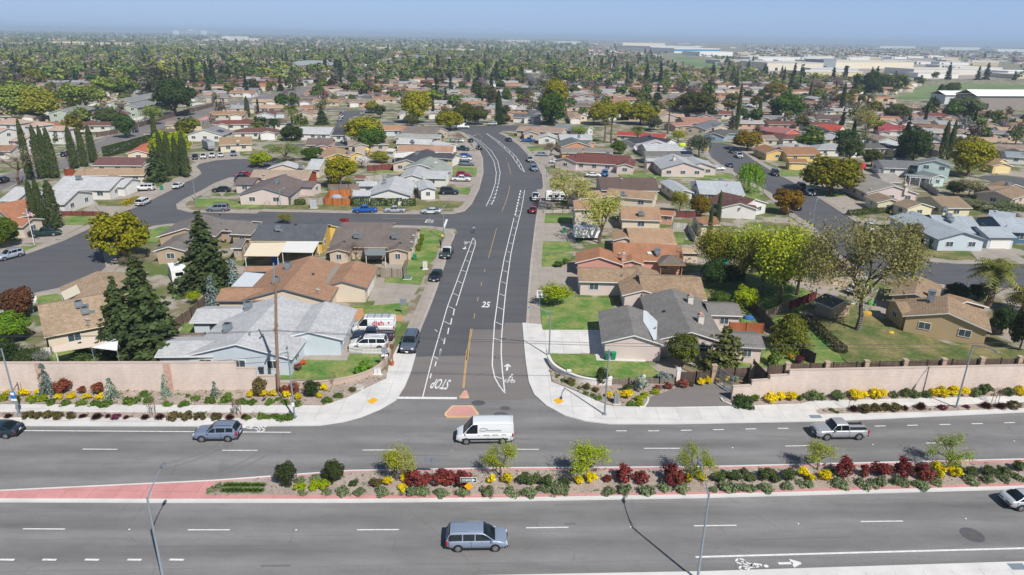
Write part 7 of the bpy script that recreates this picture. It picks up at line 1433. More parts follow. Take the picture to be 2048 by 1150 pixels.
# bins
def bin_(p,color,label,rz=0):
    r=empty('wheelie_bin',p,rz,label,'bin','wheeled bins by the houses'); m=MB().mat('plastic'); a=[(-.24,-.26),(.24,-.26),(.24,.26),(-.24,.26)]; b_=[(-.31,-.36),(.31,-.36),(.31,.36),(-.31,.36)]
    for i in range(4): j=(i+1)%4; m.face([(*a[i],.06),(*a[j],.06),(*b_[j],1.02),(*b_[i],1.02)])
    m.face([(*q,.06) for q in a[::-1]]); m.build('body',r,srgb(color)); m=MB().mat('plastic'); m.box((0,0,1.05),(.68,.78,.07),rx=.06); m.box((0,.42,1.0),(.5,.06,.06)); m.build('lid',r,srgb(color)); m=MB().mat('tyre')
    for s in (-1,1): m.tube([(s*.26,.28,.12),(s*.32,.28,.12)],.12,10)
    m.build('wheel',r)
for c,x,y,cl,lb in (('m4',246,1032,'#2b6e52','dark green wheeled bin at the corner garage, outer one'),('m4',292,1030,'#138a5c','bright green wheeled bin at the corner garage, inner one'),('m2',1648,382,'#1f8a58','green wheeled bin beside the taupe duplex'),('k4',1240,690,'#2c8f6f','green wheeled bin at the white sport utility drive'),('m5',1780,278,'#33574a','dark green wheeled bin beside the white garage'),('k6',1500,583,'#14805f','green wheeled bin on the grass side, west one'),('k6',1528,583,'#14805f','green wheeled bin on the grass side, east one'),('k6',490,1018,'#17915f','green wheeled bin by the covered trailer'),('k6',1000,562,'#2a5a4a','green wheeled bin beside the maroon house'),('k5',1535,318,'#138a4c','green wheeled bin by the white sedan'),('n2',308,400,'#3b3f4a','dark wheeled bin behind the stepped wall end')): bin_(PP(c,x,y,.12),cl,lb)
# cabinets and boxes
def cabinet(p,d,color,label,name='utility_cabinet'):
    r=empty(name,p,0,label,'cabinet','utility boxes along the streets'); m=MB().mat('painted'); m.box((0,0,d[2]/2+.08),d); m.box((0,0,d[2]+.1),(d[0]+.06,d[1]+.06,.05)); m.build('body',r,srgb(color)); m=MB().mat('concrete_new'); m.box((0,0,.04),(d[0]+.3,d[1]+.3,.08)); m.build('plinth',r); m=MB().mat('dark_metal'); m.box((0,-d[1]/2-.005,d[2]*.55),(.03,.02,d[2]*.7)); m.build('door_seam',r)
cabinet(PP('n3',1468,410,.15),(.62,.5,1.15),'#8b8a86','grey controller cabinet in the east corner bed'); cabinet(PP('k5',490,828,.08),(1.5,1.0,1.8),'#b7b9ba','large pale cabinet on the cross street verge'); cabinet(PP('m2',1727,455,.1),(.75,.45,1.3),'#d6d5d2','white pedestal box on the west lawn'); cabinet(PP('m2',1592,527,.1),(1.1,.9,.7),'#6d8272','green transformer box at the drive fence'); cabinet(PP('n2',1100,518,.14),(.7,.5,.25),'#b9b4ab','low box beside the curved garden wall'); cabinet(PP('n2',1250,405,.14),(.9,.2,.75),'#dcdad6','white panel leaning before the curved garden wall end')
# mail post
r=empty('letter_box',PP('n2',1373,320,.14),0,'brown wooden mailbox post with terracotta pot','mailbox'); m=MB().mat('wood'); m.box((0,0,1.2),(.14,.14,2.4)); m.build('post',r,srgb('#8b6a4e')); m=MB().mat('wood'); m.box((0,0,2.45),(.45,.5,.4)); m.box((0,0,2.68),(.55,.6,.08)); m.build('box',r,srgb('#6e543f')); m=MB().mat('painted'); m.lathe([(0,0),(.2,0),(.3,.5),(.26,.5),(0,.42)],n=12); o=m.build('pot',r,srgb('#b3633f')); o.location=(0,-.3,0)
# flagpole
r=empty('flagpole',PP('k4',265,1112,.1),0,'white flagpole with striped flag beside the green pickup','flagpole'); fb=PP('k4',265,1112); fh=height_to(fb,cv('k4',0,840)[1]); t=PP('k4',206,842,fh); m=MB().mat('white_trim'); m.tube([(0,0,0),(0,0,fh)],[.07,.04],8); m.lathe([(0,fh-.0),(.1,fh+.08),(0,fh+.18)],n=8); m.build('pole',r)
m=MB()
for i in range(7):
    m.mat('sign_red' if i%2==0 else 'sign_white'); z=fh-.15-i*.2
    for k in range(6):
        x0,x1=.06+k*.33,.06+(k+1)*.33; s0,s1=.12*math.sin(k*1.1),.12*math.sin((k+1)*1.1); d0,d1=k*.1,(k+1)*.1; m.face([(x0,s0,z-.2-d0),(x1,s1,z-.2-d1),(x1,s1,z-d1),(x0,s0,z-d0)])
m.mat('sign_blue'); 
for k in range(2):
    x0,x1=.06+k*.4,.06+(k+1)*.4; s0,s1=.12*math.sin(k*1.3)-.02,.12*math.sin((k+1)*1.3)-.02; m.face([(x0,s0,fh-.92-k*.12),(x1,s1,fh-.92-(k+1)*.12),(x1,s1,fh-.14-(k+1)*.12),(x0,s0,fh-.14-k*.12)])
fo=m.build('flag',r); fo.scale=(.5,.5,.62); fo.location=(0,0,fh*.36)
# the big dish on its own pole
r=empty('satellite_dish',PP('m1',262,800,.0),0,'large dish on a pole beside the bronze red tree','dish'); m=MB().mat('metal_grey'); m.tube([(0,0,0),(0,0,2.0)],.06,8); m.build('pole',r); m=MB().mat('white_trim'); D=Matrix.Translation((0,0,2.3))@Matrix.Rotation(R(40),4,'X'); m.lathe([(0,-.22),(.5,-.15),(.85,0),(.88,.03),(.5,-.1),(0,-.17)],M=D,n=20); m.tube([D@Vector((0,-.7,0)),D@Vector((0,0,.7))],.025,5); m.build('dish',r)
# gazebo, sail, ladder, play set and other yard things
r=empty('gazebo',PP('m4',715,375),0,'wooden gazebo with dark shingled roof behind the tan tiled house','gazebo'); w=2.1; m=MB().mat('wood')
for a in (-1,1):
    for b in (-1,1): m.box((a*w*.9,b*w*.9,1.25),(.16,.16,2.5)); m.tube([(a*w*.9,b*w*.9,1.8),(a*w*.35,b*w*.9,2.5)],.06,5)
m.build('post',r,srgb('#a97a52')); m=MB().mat('roof_shingle'); a=[(-w-.3,-w-.3,2.5),(w+.3,-w-.3,2.5),(w+.3,w+.3,2.5),(-w-.3,w+.3,2.5)]; ap=(0,0,3.7)
for i in range(4): m.face([a[i],a[(i+1)%4],ap],[(0,0),(4.8,0),(2.4,2.7)])
m.build('roof',r,srgb('#6d675f')); m=MB().mat('wood'); m.box((0,-w-.28,2.42),(4.9,.08,.16)); m.box((0,w+.28,2.42),(4.9,.08,.16)); m.build('beam',r,srgb('#a97a52'))
m=MB().mat('painted'); q=[PP('m1',702,1055,2.9),PP('m1',885,985,3.0),PP('m1',905,1000,3.0),PP('m1',898,1078,2.6)]; m.face(q); m.face([(p.x,p.y,p.z-.03) for p in q[::-1]]); m.mat('galvanised')
for p in q[:1]+q[2:]: m.tube([(p.x,p.y,0),tuple(p)],.05,6)
o=m.build('shade_sail',None,srgb('#dcdcde')); tag(o,'white shade sail over the west patio','shade sail')
r=empty('ladder',PP('m5',655,935),0,'aluminium ladder leaning on the large spring tree','ladder'); m=MB().mat('metal_grey'); b=(PP('m5',635,920)-PP('m5',655,935))
for s in (-.22,.22): m.tube([(s,0,0),(s+b.x*.5,b.y*.5,4.6)],.035,6)
m.build('rail',r); m=MB().mat('metal_grey')
for i in range(14): t=(i+.5)/14; m.tube([(-.22+b.x*.5*t,b.y*.5*t,4.6*t),(.22+b.x*.5*t,b.y*.5*t,4.6*t)],.02,5)
m.build('rung',r)
r=empty('play_tower',PP('k5',905,440),0,'wooden play tower with yellow slide in the west backyards','play set'); m=MB().mat('wood')
for a in (-.6,.6):
    for b in (-.6,.6): m.box((a,b,1.4),(.12,.12,2.8))
m.box((0,0,1.4),(1.3,1.3,.1)); m.build('frame',r,srgb('#8f5f3a')); m=MB().mat('plastic')
for i in range(8):
    t=i/8; x0,x1=.6+2.6*t,.6+2.6*(t+.125); z0,z1=1.4-1.2*t,1.4-1.2*(t+.125); m.face([(x0,-.3,z0),(x1,-.3,z1),(x1,.3,z1),(x0,.3,z0)]); 
    for s in (-.3,.3): m.face([(x0,s,z0),(x1,s,z1),(x1,s,z1+.2),(x0,s,z0+.2)])
m.build('slide',r,srgb('#e6c02c')); m=MB().mat('painted'); m.face([(-.8,-.8,2.7),(.8,-.8,2.7),(0,0,3.4)]); m.face([(.8,-.8,2.7),(.8,.8,2.7),(0,0,3.4)]); m.face([(.8,.8,2.7),(-.8,.8,2.7),(0,0,3.4)]); m.face([(-.8,.8,2.7),(-.8,-.8,2.7),(0,0,3.4)]); m.build('roof',r,srgb('#d9b63a'))
def lump(p,rx,ry,h,color,label,name,cat,n=5):
    rs=random.Random(int(p.x*10)); m=MB().mat('cloth'); m.sm=True; vs=[];fs=[];k=14
    for i in range(n+1):
        t=i/n*PI/2; 
        for j in range(k): a=2*PI*j/k; q=1+rs.uniform(-.12,.12); vs.append((rx*math.cos(a)*math.cos(t)**.5*q if i<n else 0,ry*math.sin(a)*math.cos(t)**.5*q if i<n else 0,h*math.sin(t)))
    for i in range(n):
        for j in range(k): l=(j+1)%k; fs.append((i*k+j,i*k+l,(i+1)*k+l,(i+1)*k+j))
    m.mesh(vs,fs); o=m.build(name,None,srgb(color),p); tag(o,label,cat)
lump(PP('m4',1330,725),0.8,.6,.7,'#33609e','crumpled blue tarpaulin beside the back fence','tarpaulin','tarpaulin'); lump(PP('k5',665,760,.5),1.5,1.1,1.2,'#9aa3ad','grey covered round tub inside the cedar fence','covered_tub','cover'); lump(PP('m2',578,420),.7,.6,1.6,'#2a63b5','blue tarpaulin bundle under the cream patio cover','tarpaulin','tarpaulin'); lump(PP('m5',700,805),1.1,.55,.7,'#b0913c','yellow covered wagon beside the large spring tree','covered_wagon','cart'); lump(PP('m5',735,725),.5,.4,.9,'#5a9a52','bright green cover in the yard under the large spring tree','covered_chair','cover'); lump(PP('m4',1130,290),1.1,.8,1.7,'#158f7c','teal cover seen through the golden green trees','covered_swing','cover'); lump(PP('m5',897,945),.45,.35,.3,'#cfae3a','small yellow tub lying on the dry lawn','toy_tub','tub'); lump(PP('k7',835,512),1.2,1.0,1.9,'#c42a3c','red garden umbrella behind the broad round tree','garden_umbrella','umbrella'); lump(PP('k6',1575,380,1.2),1.2,.6,1.6,'#dcae1c','yellow machinery by the east street olive tree','yellow_machine','machine'); lump(PP('k6',1395,352),1.6,.8,1.2,'#b8cf3a','lime car cover beside the olive bush','covered_car','cover')
# white pergola of the mint house
r=empty('pergola',PP('k7',1280,640),R(-12),'white pergola terrace below the mint two storey addition','pergola'); m=MB().mat('white_trim')
for x in (-4,-1.3,1.3,4):
    for y in (-2,2): m.box((x,y,1.3),(.16,.16,2.6))
m.build('post',r); m=MB().mat('white_trim')
for y in (-2,2): m.box((0,y,2.66),(9,.14,.2))
for i in range(15): m.box((-4.2+i*.6,0,2.84),(.1,4.8,.14))
m.build('beam',r)
# carports of the flats
for a,b,lb in (((970,95),(1150,65),'white flat carport roof beside the dark street tree'),((1010,155),(1150,125),'second white flat carport roof beside the dark street tree'),((1440,45),(1545,22),'far cream carport roof along the west avenue')):
    p,q=PP('k4',*a,2.4),PP('k4',*b,2.4); d=q-p; r=empty('carport',Vector(((p.x+q.x)/2,(p.y+q.y)/2,0)),math.atan2(d.y,d.x),lb,'carport','carports of the flats'); L=d.length; m=MB().mat('painted'); m.box((0,0,2.45),(L,5.5,.18)); m.build('roof',r,srgb('#d3ccc2')); m=MB().mat('metal_grey')
    for i in range(6):
        for y in (-2.2,2.2): m.box((-L/2+.5+(L-1)*i/5,y,1.18),(.15,.15,2.36))
    m.build('post',r)
# stakes of the young plants
for c,x,y in (('n1',1230,735),('n1',1275,735),('n1',1915,735),('n1',1975,735),('n2',70,738),('n2',132,738),('n1',190,590),('n5',605,690),('n5',1780,640),('n5',1835,635)):
    m=MB().mat('wood'); m.tube([(0,0,-.1),(.06,.02,1.9)],.035,6); o=m.build('plant_stake',None,srgb('#8a6b50'),PP(c,x,y,.13)); tag(o,'thin wooden plant stake in the kerb planting','stake','plant stakes')
for c,x,y in (('n1',1250,740),('n1',1945,740),('n2',100,742),('n2',885,505),('n5',1808,640)):
    b=PP(c,x,y,.13); o=tree('bare',b,2.4,.55,'br','leafless sapling between stakes','saplings in the planting strips')
SP=[o for o in bpy.data.objects if o.get('group')=='saplings in the planting strips']
for o,l in zip(SP,('first leafless sapling between stakes in the west kerb strip','second leafless sapling between stakes in the west kerb strip','third leafless sapling between stakes in the west kerb strip','bare sapling before the curved tan garden wall','bare sapling between stakes in the east kerb strip')): o['label']=l
for o in bpy.data.objects:
    if o.name.startswith('plant_stake'): pass
stk=sorted([o for o in bpy.data.objects if o.name.startswith('plant_stake')],key=lambda o:o.location.x)
for i,o in enumerate(stk): o['label']='thin wooden plant stake, %s from the west along the avenue'%ordinal(i)
# pale lane buttons and a storm drain
mb=MB().mat('sign_white')
for c,x,y in (('n6',757,465),('n6',1733,468),('n7',595,57),('n7',1643,508),('n8',728,578),('n8',1708,548),('n8',343,133),('n8',1163,115),('n8',1990,94),('n3',203,765)): p=PP(c,x,y,.016); mb.box((p.x,p.y,.03),(.12,.12,.03))
tag(mb.build('lane_marking'),kind='structure')
for c,x,y in (('n5',340,750),('n8',2010,828)): p=PP(c,x,y,.128); m=MB().mat('galvanised'); m.box((p.x,p.y,.127),(1.3,.7,.02),EW); tag(m.build('storm_drain'),kind='structure')
# ------------------------------------------------------------------ people
def person(loc,rz,shirt,trouser,label,stride=.25,arms=.2):
    bm_=bpy.data.meshes.new('body'); V=[(0,0,.98),(0,0,1.18),(0,.01,1.40),(0,.0,1.50),(0,-.01,1.6),(0,-.01,1.72)]; E=[(0,1),(1,2),(2,3),(3,4),(4,5)]; Rr=[.15,.145,.165,.06,.1,.075]
    def chain(pts,rad,root):
        p=root
        for q,r_ in zip(pts,rad): V.append(q); Rr.append(r_); E.append((p,len(V)-1)); p=len(V)-1
    for s in (-1,1):
        st=stride*s
        chain([(s*.1,0,.9),(s*.105,-st*.5,.5),(s*.105,-st*.85+.04,.09),(s*.11,-st*.85-.14,.04)],[.1,.065,.045,.04],0)
        chain([(s*.2,0,1.40),(s*.25,st*.4,1.13),(s*.25,st*.7-arms*.4,.9),(s*.25,st*.75-arms*.5,.81)],[.065,.048,.036,.03],2)
    bm_.from_pydata(V,E,[]); o=bpy.data.objects.new('person',bm_); COL.objects.link(o); md=o.modifiers.new('skin','SKIN'); md.use_smooth_shade=True
    for i,v in enumerate(bm_.skin_vertices[0].data): v.radius=(Rr[i]*(1.0 if i not in(0,1,2) else 1.15),Rr[i]*(1.0 if i not in(0,1,2) else .72)); v.use_root=(i==0)
    o.modifiers.new('sub','SUBSURF').levels=1; o.modifiers['sub'].render_levels=1; bpy.context.view_layer.update(); me=bpy.data.meshes.new_from_object(o.evaluated_get(bpy.context.evaluated_depsgraph_get())); bpy.data.objects.remove(o)
    for m in ('cloth','trouser_cloth','skin','shoe'): me.materials.append(MATS[m])
    for p in me.polygons:
        c=p.center; k=0
        if c.z<.1: k=3
        elif c.z<.98 and abs(c.x)<.19: k=1
        elif c.z>1.49 or (abs(c.x)>.2 and c.z<1.2): k=2
        p.material_index=k
    o=bpy.data.objects.new('person',me); COL.objects.link(o); o.location=loc; o.rotation_euler=(0,0,rz); o.color=(*srgb(shirt),1); tag(o,label,'person')
    h=MB().mat('hair'); h.sm=True; h.lathe([(.0,1.80),(.07,1.785),(.105,1.73),(.108,1.68),(.09,1.62)],c=(0,.025,0),n=12); h.build('hair',o)
    f=MB().mat('hair'); 
    for s in (-1,1): f.box((s*.035,-.098,1.675),(.022,.012,.012))
    f.mat('skin'); f.box((0,-.108,1.65),(.02,.03,.035)); f.mat('letter_red'); f.box((0,-.1,1.605),(.04,.01,.01)); f.mat('skin')
    for s in (-1,1): f.box((s*.095,0,1.66),(.02,.035,.05))
    f.build('face',o); return o
plain('trouser_cloth',srgb('#2c3a52'),.9,var=.08); plain('shoe',srgb('#d0d0d0'),.7)
person(PP('m3',566,178,.015),R(190),'#7f93ad','#2c3a52','person in a blue top walking along the middle of the street',.3); person(PP('m3',313,292,.12),R(160),'#2b2d33','#222','person in dark clothes standing beside the white roofed pickup',.12); person(PP('m3',326,240,.12),R(20),'#d8b45a','#222','person in a tan top on the pavement behind the white roofed pickup',.2)
# ================================================================== THE REST OF THE TOWN, BEYOND
FAR_R=['#8e6f5b','#a9886a','#b98d6f','#a0745a','#a98068','#8f8c8a','#a9aaab','#6a6866','#77554c','#835048','#9c8b7d','#7d6d64','#c0a489','#b5b1ab','#8f8c8a','#a9aaab','#9c8b7d','#b5b1ab']
RNAME={'#8e6f5b':'brown','#a9886a':'tan','#b98d6f':'sandy','#a0745a':'rust','#a98068':'terracotta','#8f8c8a':'grey','#a9aaab':'pale grey','#6a6866':'dark grey','#77554c':'dark brown','#835048':'maroon','#9c8b7d':'taupe','#7d6d64':'umber','#c0a489':'cream tan','#b5b1ab':'whitish'}
t=NT('far_wall'); oi=t.n('ShaderNodeObjectInfo'); cr=t.n('ShaderNodeValToRGB'); t.l(oi.outputs['Random'],cr.inputs[0]); cr.color_ramp.interpolation='CONSTANT'
for i,(p,h) in enumerate(((0,'#dcd7cf'),(.35,'#cfc0a8'),(.6,'#c3b5a6'),(.78,'#c9cfd2'),(.9,'#cfa690'))):
    e=cr.color_ramp.elements[i] if i<2 else cr.color_ramp.elements.new(p); e.position=p; e.color=(*[q*.88 for q in srgb(h)],1)
t.bsdf(cr.outputs[0],.9,0,.2)
def far_house(seed):
    rr=random.Random(seed); L=rr.uniform(14,17); w=rr.uniform(8,9.5); W_=[Wing(Vector((-L/2,0,0)),Vector((L/2,0,0)),w,2.55,.29,'h' if seed%3==2 else 'g')]
    s=-1 if seed%2 else 1; x=s*(L/2-3.6); W_.append(Wing(Vector((x,1,0)),Vector((x,-w/2-rr.uniform(3,4.5),0)),6.6,2.554,.3,'g'))
    if seed%2: W_.append(Wing(Vector((-x*.7,-1,0)),Vector((-x*.7,w/2+3,0)),5.5,2.558,.29,'g'))
    root=None; mb=MB(); mb.mat('roof_shingle'); fs=MB()
    rf=MB(); fa=MB(); wl=MB()
    for q in W_: q.roof(rf,fa); q.walls(wl)
    out=MB()
    for src,m in ((rf,'roof_shingle'),(fa,'white_trim'),(wl,'far_wall')):
        out.mat(m); b=len(out.v); out.v+=src.v; out.f+=[tuple(i+b for i in f) for f in src.f]; out.m+=[out.cur]*len(src.f); out.uv+=src.uv; out.smooth+=src.smooth
    q=W_[1]; cc,t_,n,l=q.side('b'); M_=Matrix((t_,n,Vector((0,0,1)))).transposed().to_4x4(); M_.translation=cc+Vector((0,0,1.05)); out.mat('white_trim'); out.box(0,(4.6,.08,2.1),M=M_)
    q=W_[0]
    for sd in 'lr':
        cc,t_,n,l=q.side(sd)
        for k in (-.3,0,.3): M_=Matrix((t_,n,Vector((0,0,1)))).transposed().to_4x4(); M_.translation=cc+t_*l*k+Vector((0,0,1.5)); out.mat('window_glass'); out.box(0,(1.3,.06,1.0),M=M_)
    if seed%2==0: out.mat('metal_grey'); out.box((rr.uniform(-3,3),.6,2.55+.29*w/2+.2),(1,1,.9))
    if seed%3==0: out.mat('brick_pier'); out.box((rr.uniform(-4,4),-.9,2.55+.29*w/2),(1,.7,1.6))
    return out.data('house')
FH=[far_house(s) for s in range(6)]
# where things may not stand
KEEP=[[P(*p) for p in q] for q in ([(-160,440),(0,367),(125,330),(200,292),(330,242),(450,215),(600,180),(700,158),(800,120),(812,112)],[(668,256),(690,240),(730,224),(790,220)],[(850,255),(925,260),(1000,258),(1080,255)],[(1417,284),(1506,318),(1600,370)],[(1050,146),(1075,165),(1085,172)],[(1395,287),(1300,262),(1180,255)],[(900,500),(985,400),(1010,330),(960,275)],[(1050,400),(1060,340),(1010,280)],[(200,480),(373,432),(420,380),(470,335),(600,330)],[(373,436),(700,438)],[(1600,370),(1700,470),(1830,540),(2100,550)],[(1950,360),(2100,368)])]
def seg_d(p,a,b):
    d=b-a; t=max(0,min(1,(p-a).dot(d)/max(d.length_squared,1e-6))); return (p-a-d*t).length
def road_d(p): return min(seg_d(p,a,b) for q in KEEP for a,b in zip(q,q[1:]))
def inside(p,poly):
    c=False; n=len(poly)
    for i in range(n):
        a,b=poly[i],poly[i-1]
        if (a.y>p.y)!=(b.y>p.y) and p.x<(b.x-a.x)*(p.y-a.y)/(b.y-a.y)+a.x: c=not c
    return c
OPEN=[[P(*p) for p in q] for q in ([(1780,200),(1830,170),(1900,159),(2300,168),(2300,262),(1770,214)],[(1300,113),(1345,107),(1420,116),(1450,138),(1405,145),(1350,132)],[(1500,150),(1530,118),(1840,112),(2048,128),(2048,166),(1830,165),(1730,160),(1640,158)],[(1225,100),(1300,80),(1480,90),(1500,117),(1400,112)])]
hand=[r.location.xy for r,_ in HOUSES]
placed=[]; rg=random.Random(42)
LM=[]
def landmark(name,cat,label,x0,x1,yb,yt,dep,color,roofc=None,band=None,kind='flat'):
    """a large far building: its foot from x0 to x1 at yb, its top at yt, all as seen in the photo"""
    a,b=P(x0,yb),P(x1,yb); c=(a+b)/2; h=height_to(c,yt); L=(b-a).length; d=b-a; rz=math.atan2(d.y,d.x); n=Vector((-math.sin(rz),math.cos(rz),0)); o=empty(name,c+n*dep/2,rz,label,cat,'large buildings across the plain'); LM.append((c+n*dep/2,max(L,dep)/2+15))
    m=MB().mat('stucco'); m.box((0,0,h/2),(L,dep,h)); m.build('wall',o,srgb(color)); m=MB().mat('stucco')
    if kind=='arch':
        pr=[(L*.5*math.cos(t),h+h*.55*math.sin(t)) for t in np.linspace(0,PI,9)]; f=[(x,-dep/2-1,z) for x,z in pr]; g=[(x,dep/2+1,z) for x,z in pr]; m.face(f[::-1]); m.face(g)
        for i in range(8): m.face([f[i],f[i+1],g[i+1],g[i]])
    elif kind=='gable':
        m.face([(-L/2-1,-dep/2-1,h),(L/2+1,-dep/2-1,h),(L/2+1,0,h*1.4),(-L/2-1,0,h*1.4)]); m.face([(L/2+1,dep/2+1,h),(-L/2-1,dep/2+1,h),(-L/2-1,0,h*1.4),(L/2+1,0,h*1.4)])
    else: m.box((0,0,h+.3),(L+.6,dep+.6,.6))
    m.build('roof',o,srgb(roofc or color))
    works=cat in('warehouse','factory','shed'); m=MB().mat('window_glass' if not works else 'dark_metal'); k=max(3,int(L/(9 if not works else 26)))
    fl=max(1,int(h/4.5)) if not works else 1
    for f_ in range(fl):
        for i in range(k if not works else 1): m.box((-L/2+L*(i+.5)/(k if not works else 3),-dep/2-.05,h*(f_+.55)/fl if not works else 1.9),(L/k*.45 if not works else 4.5,.2,h/fl*.3 if not works else 3.8))
    m.build('window' if not works else 'loading_door',o)
    if band: m=MB().mat('stucco'); m.box((0,-dep/2-.3,h*.62),(L+.2,.3,h*.42)); m.build('colour_band',o,srgb(band))
    return o
for a in (('hospital_building','hospital',"white hospital block on the horizon, western part",358,387,69,61,60,'#e6e6e4'),('hospital_building','hospital','white hospital block on the horizon, tallest part',387,414,69,59.5,60,'#e8e8e6'),('hospital_building','hospital','white hospital block on the horizon, eastern part',414,433,70,61,60,'#e2e2e0'),
 ('office_building','office','cream office building with teal roof near the hospital',462,498,82,72,50,'#d9d9cf','#5d8f8c'),('office_building','office','low white office wing west of the teal roof',424,462,82,78,40,'#dedbd4'),('office_building','office','low white office wing east of the teal roof',498,524,82,77,40,'#dedbd4'),
 ('school_building','school','long cream school building behind the dark conifers',106,175,91,84,35,'#d9cbaa'),('school_building','school','second cream school building behind the dark conifers',180,270,92,86,35,'#d9cbaa'),('pool_building','hall','bright blue sided building beside the arched hall',508,550,148,135,25,'#4f86b8','#7fa9cf'),('sports_hall','hall','grey arched roof hall beside the avenue end',582,676,146,131,30,'#c9bfb0','#9aa0a6','','arch'),
 ('warehouse','warehouse','large white warehouse with blue band',1300,1400,103,93,150,'#dcdad4','#d5cdbd','#2e7fa8'),('warehouse','warehouse','wide cream roofed warehouse beside the airport tower',1245,1330,94,86,120,'#d8d2c4','#cfc6b4'),('warehouse','warehouse','white and blue warehouse east of the farm field',1348,1440,106,97,100,'#dfdfdc','#d9d5ca','#3d87b3'),('warehouse','warehouse','bright white warehouse row beyond the farm field',1399,1465,112,104,60,'#e3e1dc'),
 ('factory_building','factory','cream factory block with long flat roof',1533,1645,141,126,60,'#d4ccbb','#b9b7b2'),('factory_building','factory','large pale cream factory hall on the east plain',1669,1826,137,124,90,'#dcd2ba','#c9c4b6'),('factory_building','factory','glass fronted factory tower beside the cream hall',1645,1670,137,120,40,'#8b959b'),('factory_building','factory','low tan factory with pale roof below the cream hall',1608,1724,155,144,40,'#cbbf9f','#cfccc4'),('factory_building','factory','low white factory wing in the east yards',1500,1600,122,115,50,'#d9d8d4'),('factory_building','factory','long low pale sheds east of the cream hall',1826,1960,150,139,50,'#d4cfc4','#cfc9bd'),('factory_building','factory','low grey yard building on the east plain',1440,1530,128,121,40,'#bcbcb8'),
 ('barn','shed','white roofed open shed east of the field',1888,1984,208,190,14,'#c3c9cc','#e6e6e3','','gable'),('barn','shed','larger white roofed open shed at the photo edge',1948,2070,219,192,18,'#8f8780','#e8e7e4','','gable'),
 ('commercial_building','shop','tan commercial block left of the avenue end',720,793,101,95,40,'#d4c3ab'),('commercial_building','shop','pale commercial block beside the central woods',893,950,107,99,40,'#d9cfc0'),('commercial_building','shop','long white roofed block near the east horizon',1880,1960,100,95,80,'#dcdcd9'),('commercial_building','shop','white block near the east horizon, second',1760,1830,97,92.5,80,'#dad9d5'),('commercial_building','shop','white block near the east horizon, third',1990,2060,104,99,80,'#e0dfdc'),('commercial_building','shop','white block near the central horizon',1110,1160,88,83,60,'#dad9d4'),('commercial_building','shop','pale block beyond the central conifers',1010,1060,85,80,60,'#d6d3cc'),('commercial_building','shop','cream roof block at the far west',20,80,92,86,40,'#d6c6a8'),('commercial_building','shop','grey flat roofed block before the central woods',826,858,124,113,25,'#8f979b')): landmark(*a)
r=empty('control_tower',P(1231,84),0,'white airport control tower on the horizon','tower'); h=height_to(P(1231,84),69); m=MB().mat('stucco'); m.lathe([(4,0),(3.2,h*.72),(5.5,h*.78)],n=12); m.build('shaft',r,srgb('#dcdbd6')); m=MB().mat('window_glass'); m.lathe([(5.5,h*.78),(6.2,h*.93),(0,h*.93)],n=12); m.build('cab',r); m=MB().mat('stucco'); m.lathe([(6.6,h*.93),(6.0,h),(0,h)],n=12); m.build('roof',r,srgb('#d5d4cf'))
for x,yb,yt,lb in ((165,100,60,'lattice radio mast in the western woods'),(8,110,82,'thin radio mast at the west photo edge')):
    b=P(x,yb); h=min(60,height_to(b,yt)); m=MB().mat('galvanised')
    for s in (-1,1): m.tube([(s*1.5,0,0),(0,0,h)],.35,4)
    m.tube([(0,1.5,0),(0,0,h)],.35,4)
    for i in range(8): z=h*i/8; k=1.5*(1-i/8); m.tube([(-k,0,z),(k*.87,0,z+h/8)],.2,4)
    o=m.build('radio_mast',None,None,b); tag(o,lb,'mast')
AUTO={}
for i in range(46):
    q=rg.choice(OPEN[2:]); 
    for _ in range(60):
        lo,hi=[f(v.x for v in q) for f in (min,max)],[f(v.y for v in q) for f in (min,max)]; p=Vector((rg.uniform(*lo),rg.uniform(*hi),0))
        if inside(p,q) and all((p-c).length>k+18 for c,k in LM): break
    else: continue
    L,D_,h=rg.uniform(22,80),rg.uniform(14,40),rg.uniform(3.5,6); o=empty('warehouse',p,rg.uniform(-.2,.3),None,'warehouse','large buildings across the plain'); LM.append((p,L/2)); cl=rg.choice(['#dedcd6','#d6cdbb','#cfc9bf','#e4e3e0','#c3c7c9','#cbb79a']); m=MB().mat('stucco'); m.box((0,0,h/2),(L,D_,h)); m.build('wall',o,srgb(cl)); m=MB().mat('stucco'); m.box((0,0,h+.2),(L+.5,D_+.5,.5)); m.build('roof',o,srgb(rg.choice(['#e2e1de','#d3d1cc','#c9c4ba']))); m=MB().mat('dark_metal')
    m.box((-L/2+6,-D_/2-.05,1.8),(3.5,.15,3.4))
    m.build('door',o); AUTO.setdefault('low pale warehouse '+('near the airport tower' if p.y>1200 else 'in the yards before the cream factory'),[]).append(o)
def clear(p,dh=15.5):
    if road_d(p)<17: return False
    if any(inside(p,q) for q in OPEN): return False
    if any((p.xy-h).length<dh for h in hand): return False
    if any((p-c).length<k for c,k in LM): return False
    return all((p-q).length<1e9 and (p-q).length>14.2 for q in placed[-400:])
STREETS=[]
def rows():
    """back to back rows of lots along gently bending streets"""
    out=[]; y=236; k=0
    while y<1500:
        st=17+ (y>700)*3; x=-1.0*y
        while x<1.0*y:
            yy=y+24*math.sin(x/120+k*.35)+.05*x; az=math.atan2(24/120*math.cos(x/120+k*.35)+.05,1)
            out.append((Vector((x+rg.uniform(-2,2),yy+rg.uniform(-1.5,1.5),0)),az+(PI if k%2 else 0)+rg.choice((0,0,0,PI/2)))); x+=st
        STREETS.append((y+16,k)) if k%2 else None; y+=22 if k%2==0 else 32; k+=1
    return out
cand=[]
for p,a in rows():
    q=pix(p)
    if -60<q[0]<2108 and clear(p): placed.append(p); cand.append((p,a))
cand.sort(key=lambda c:c[0].length)
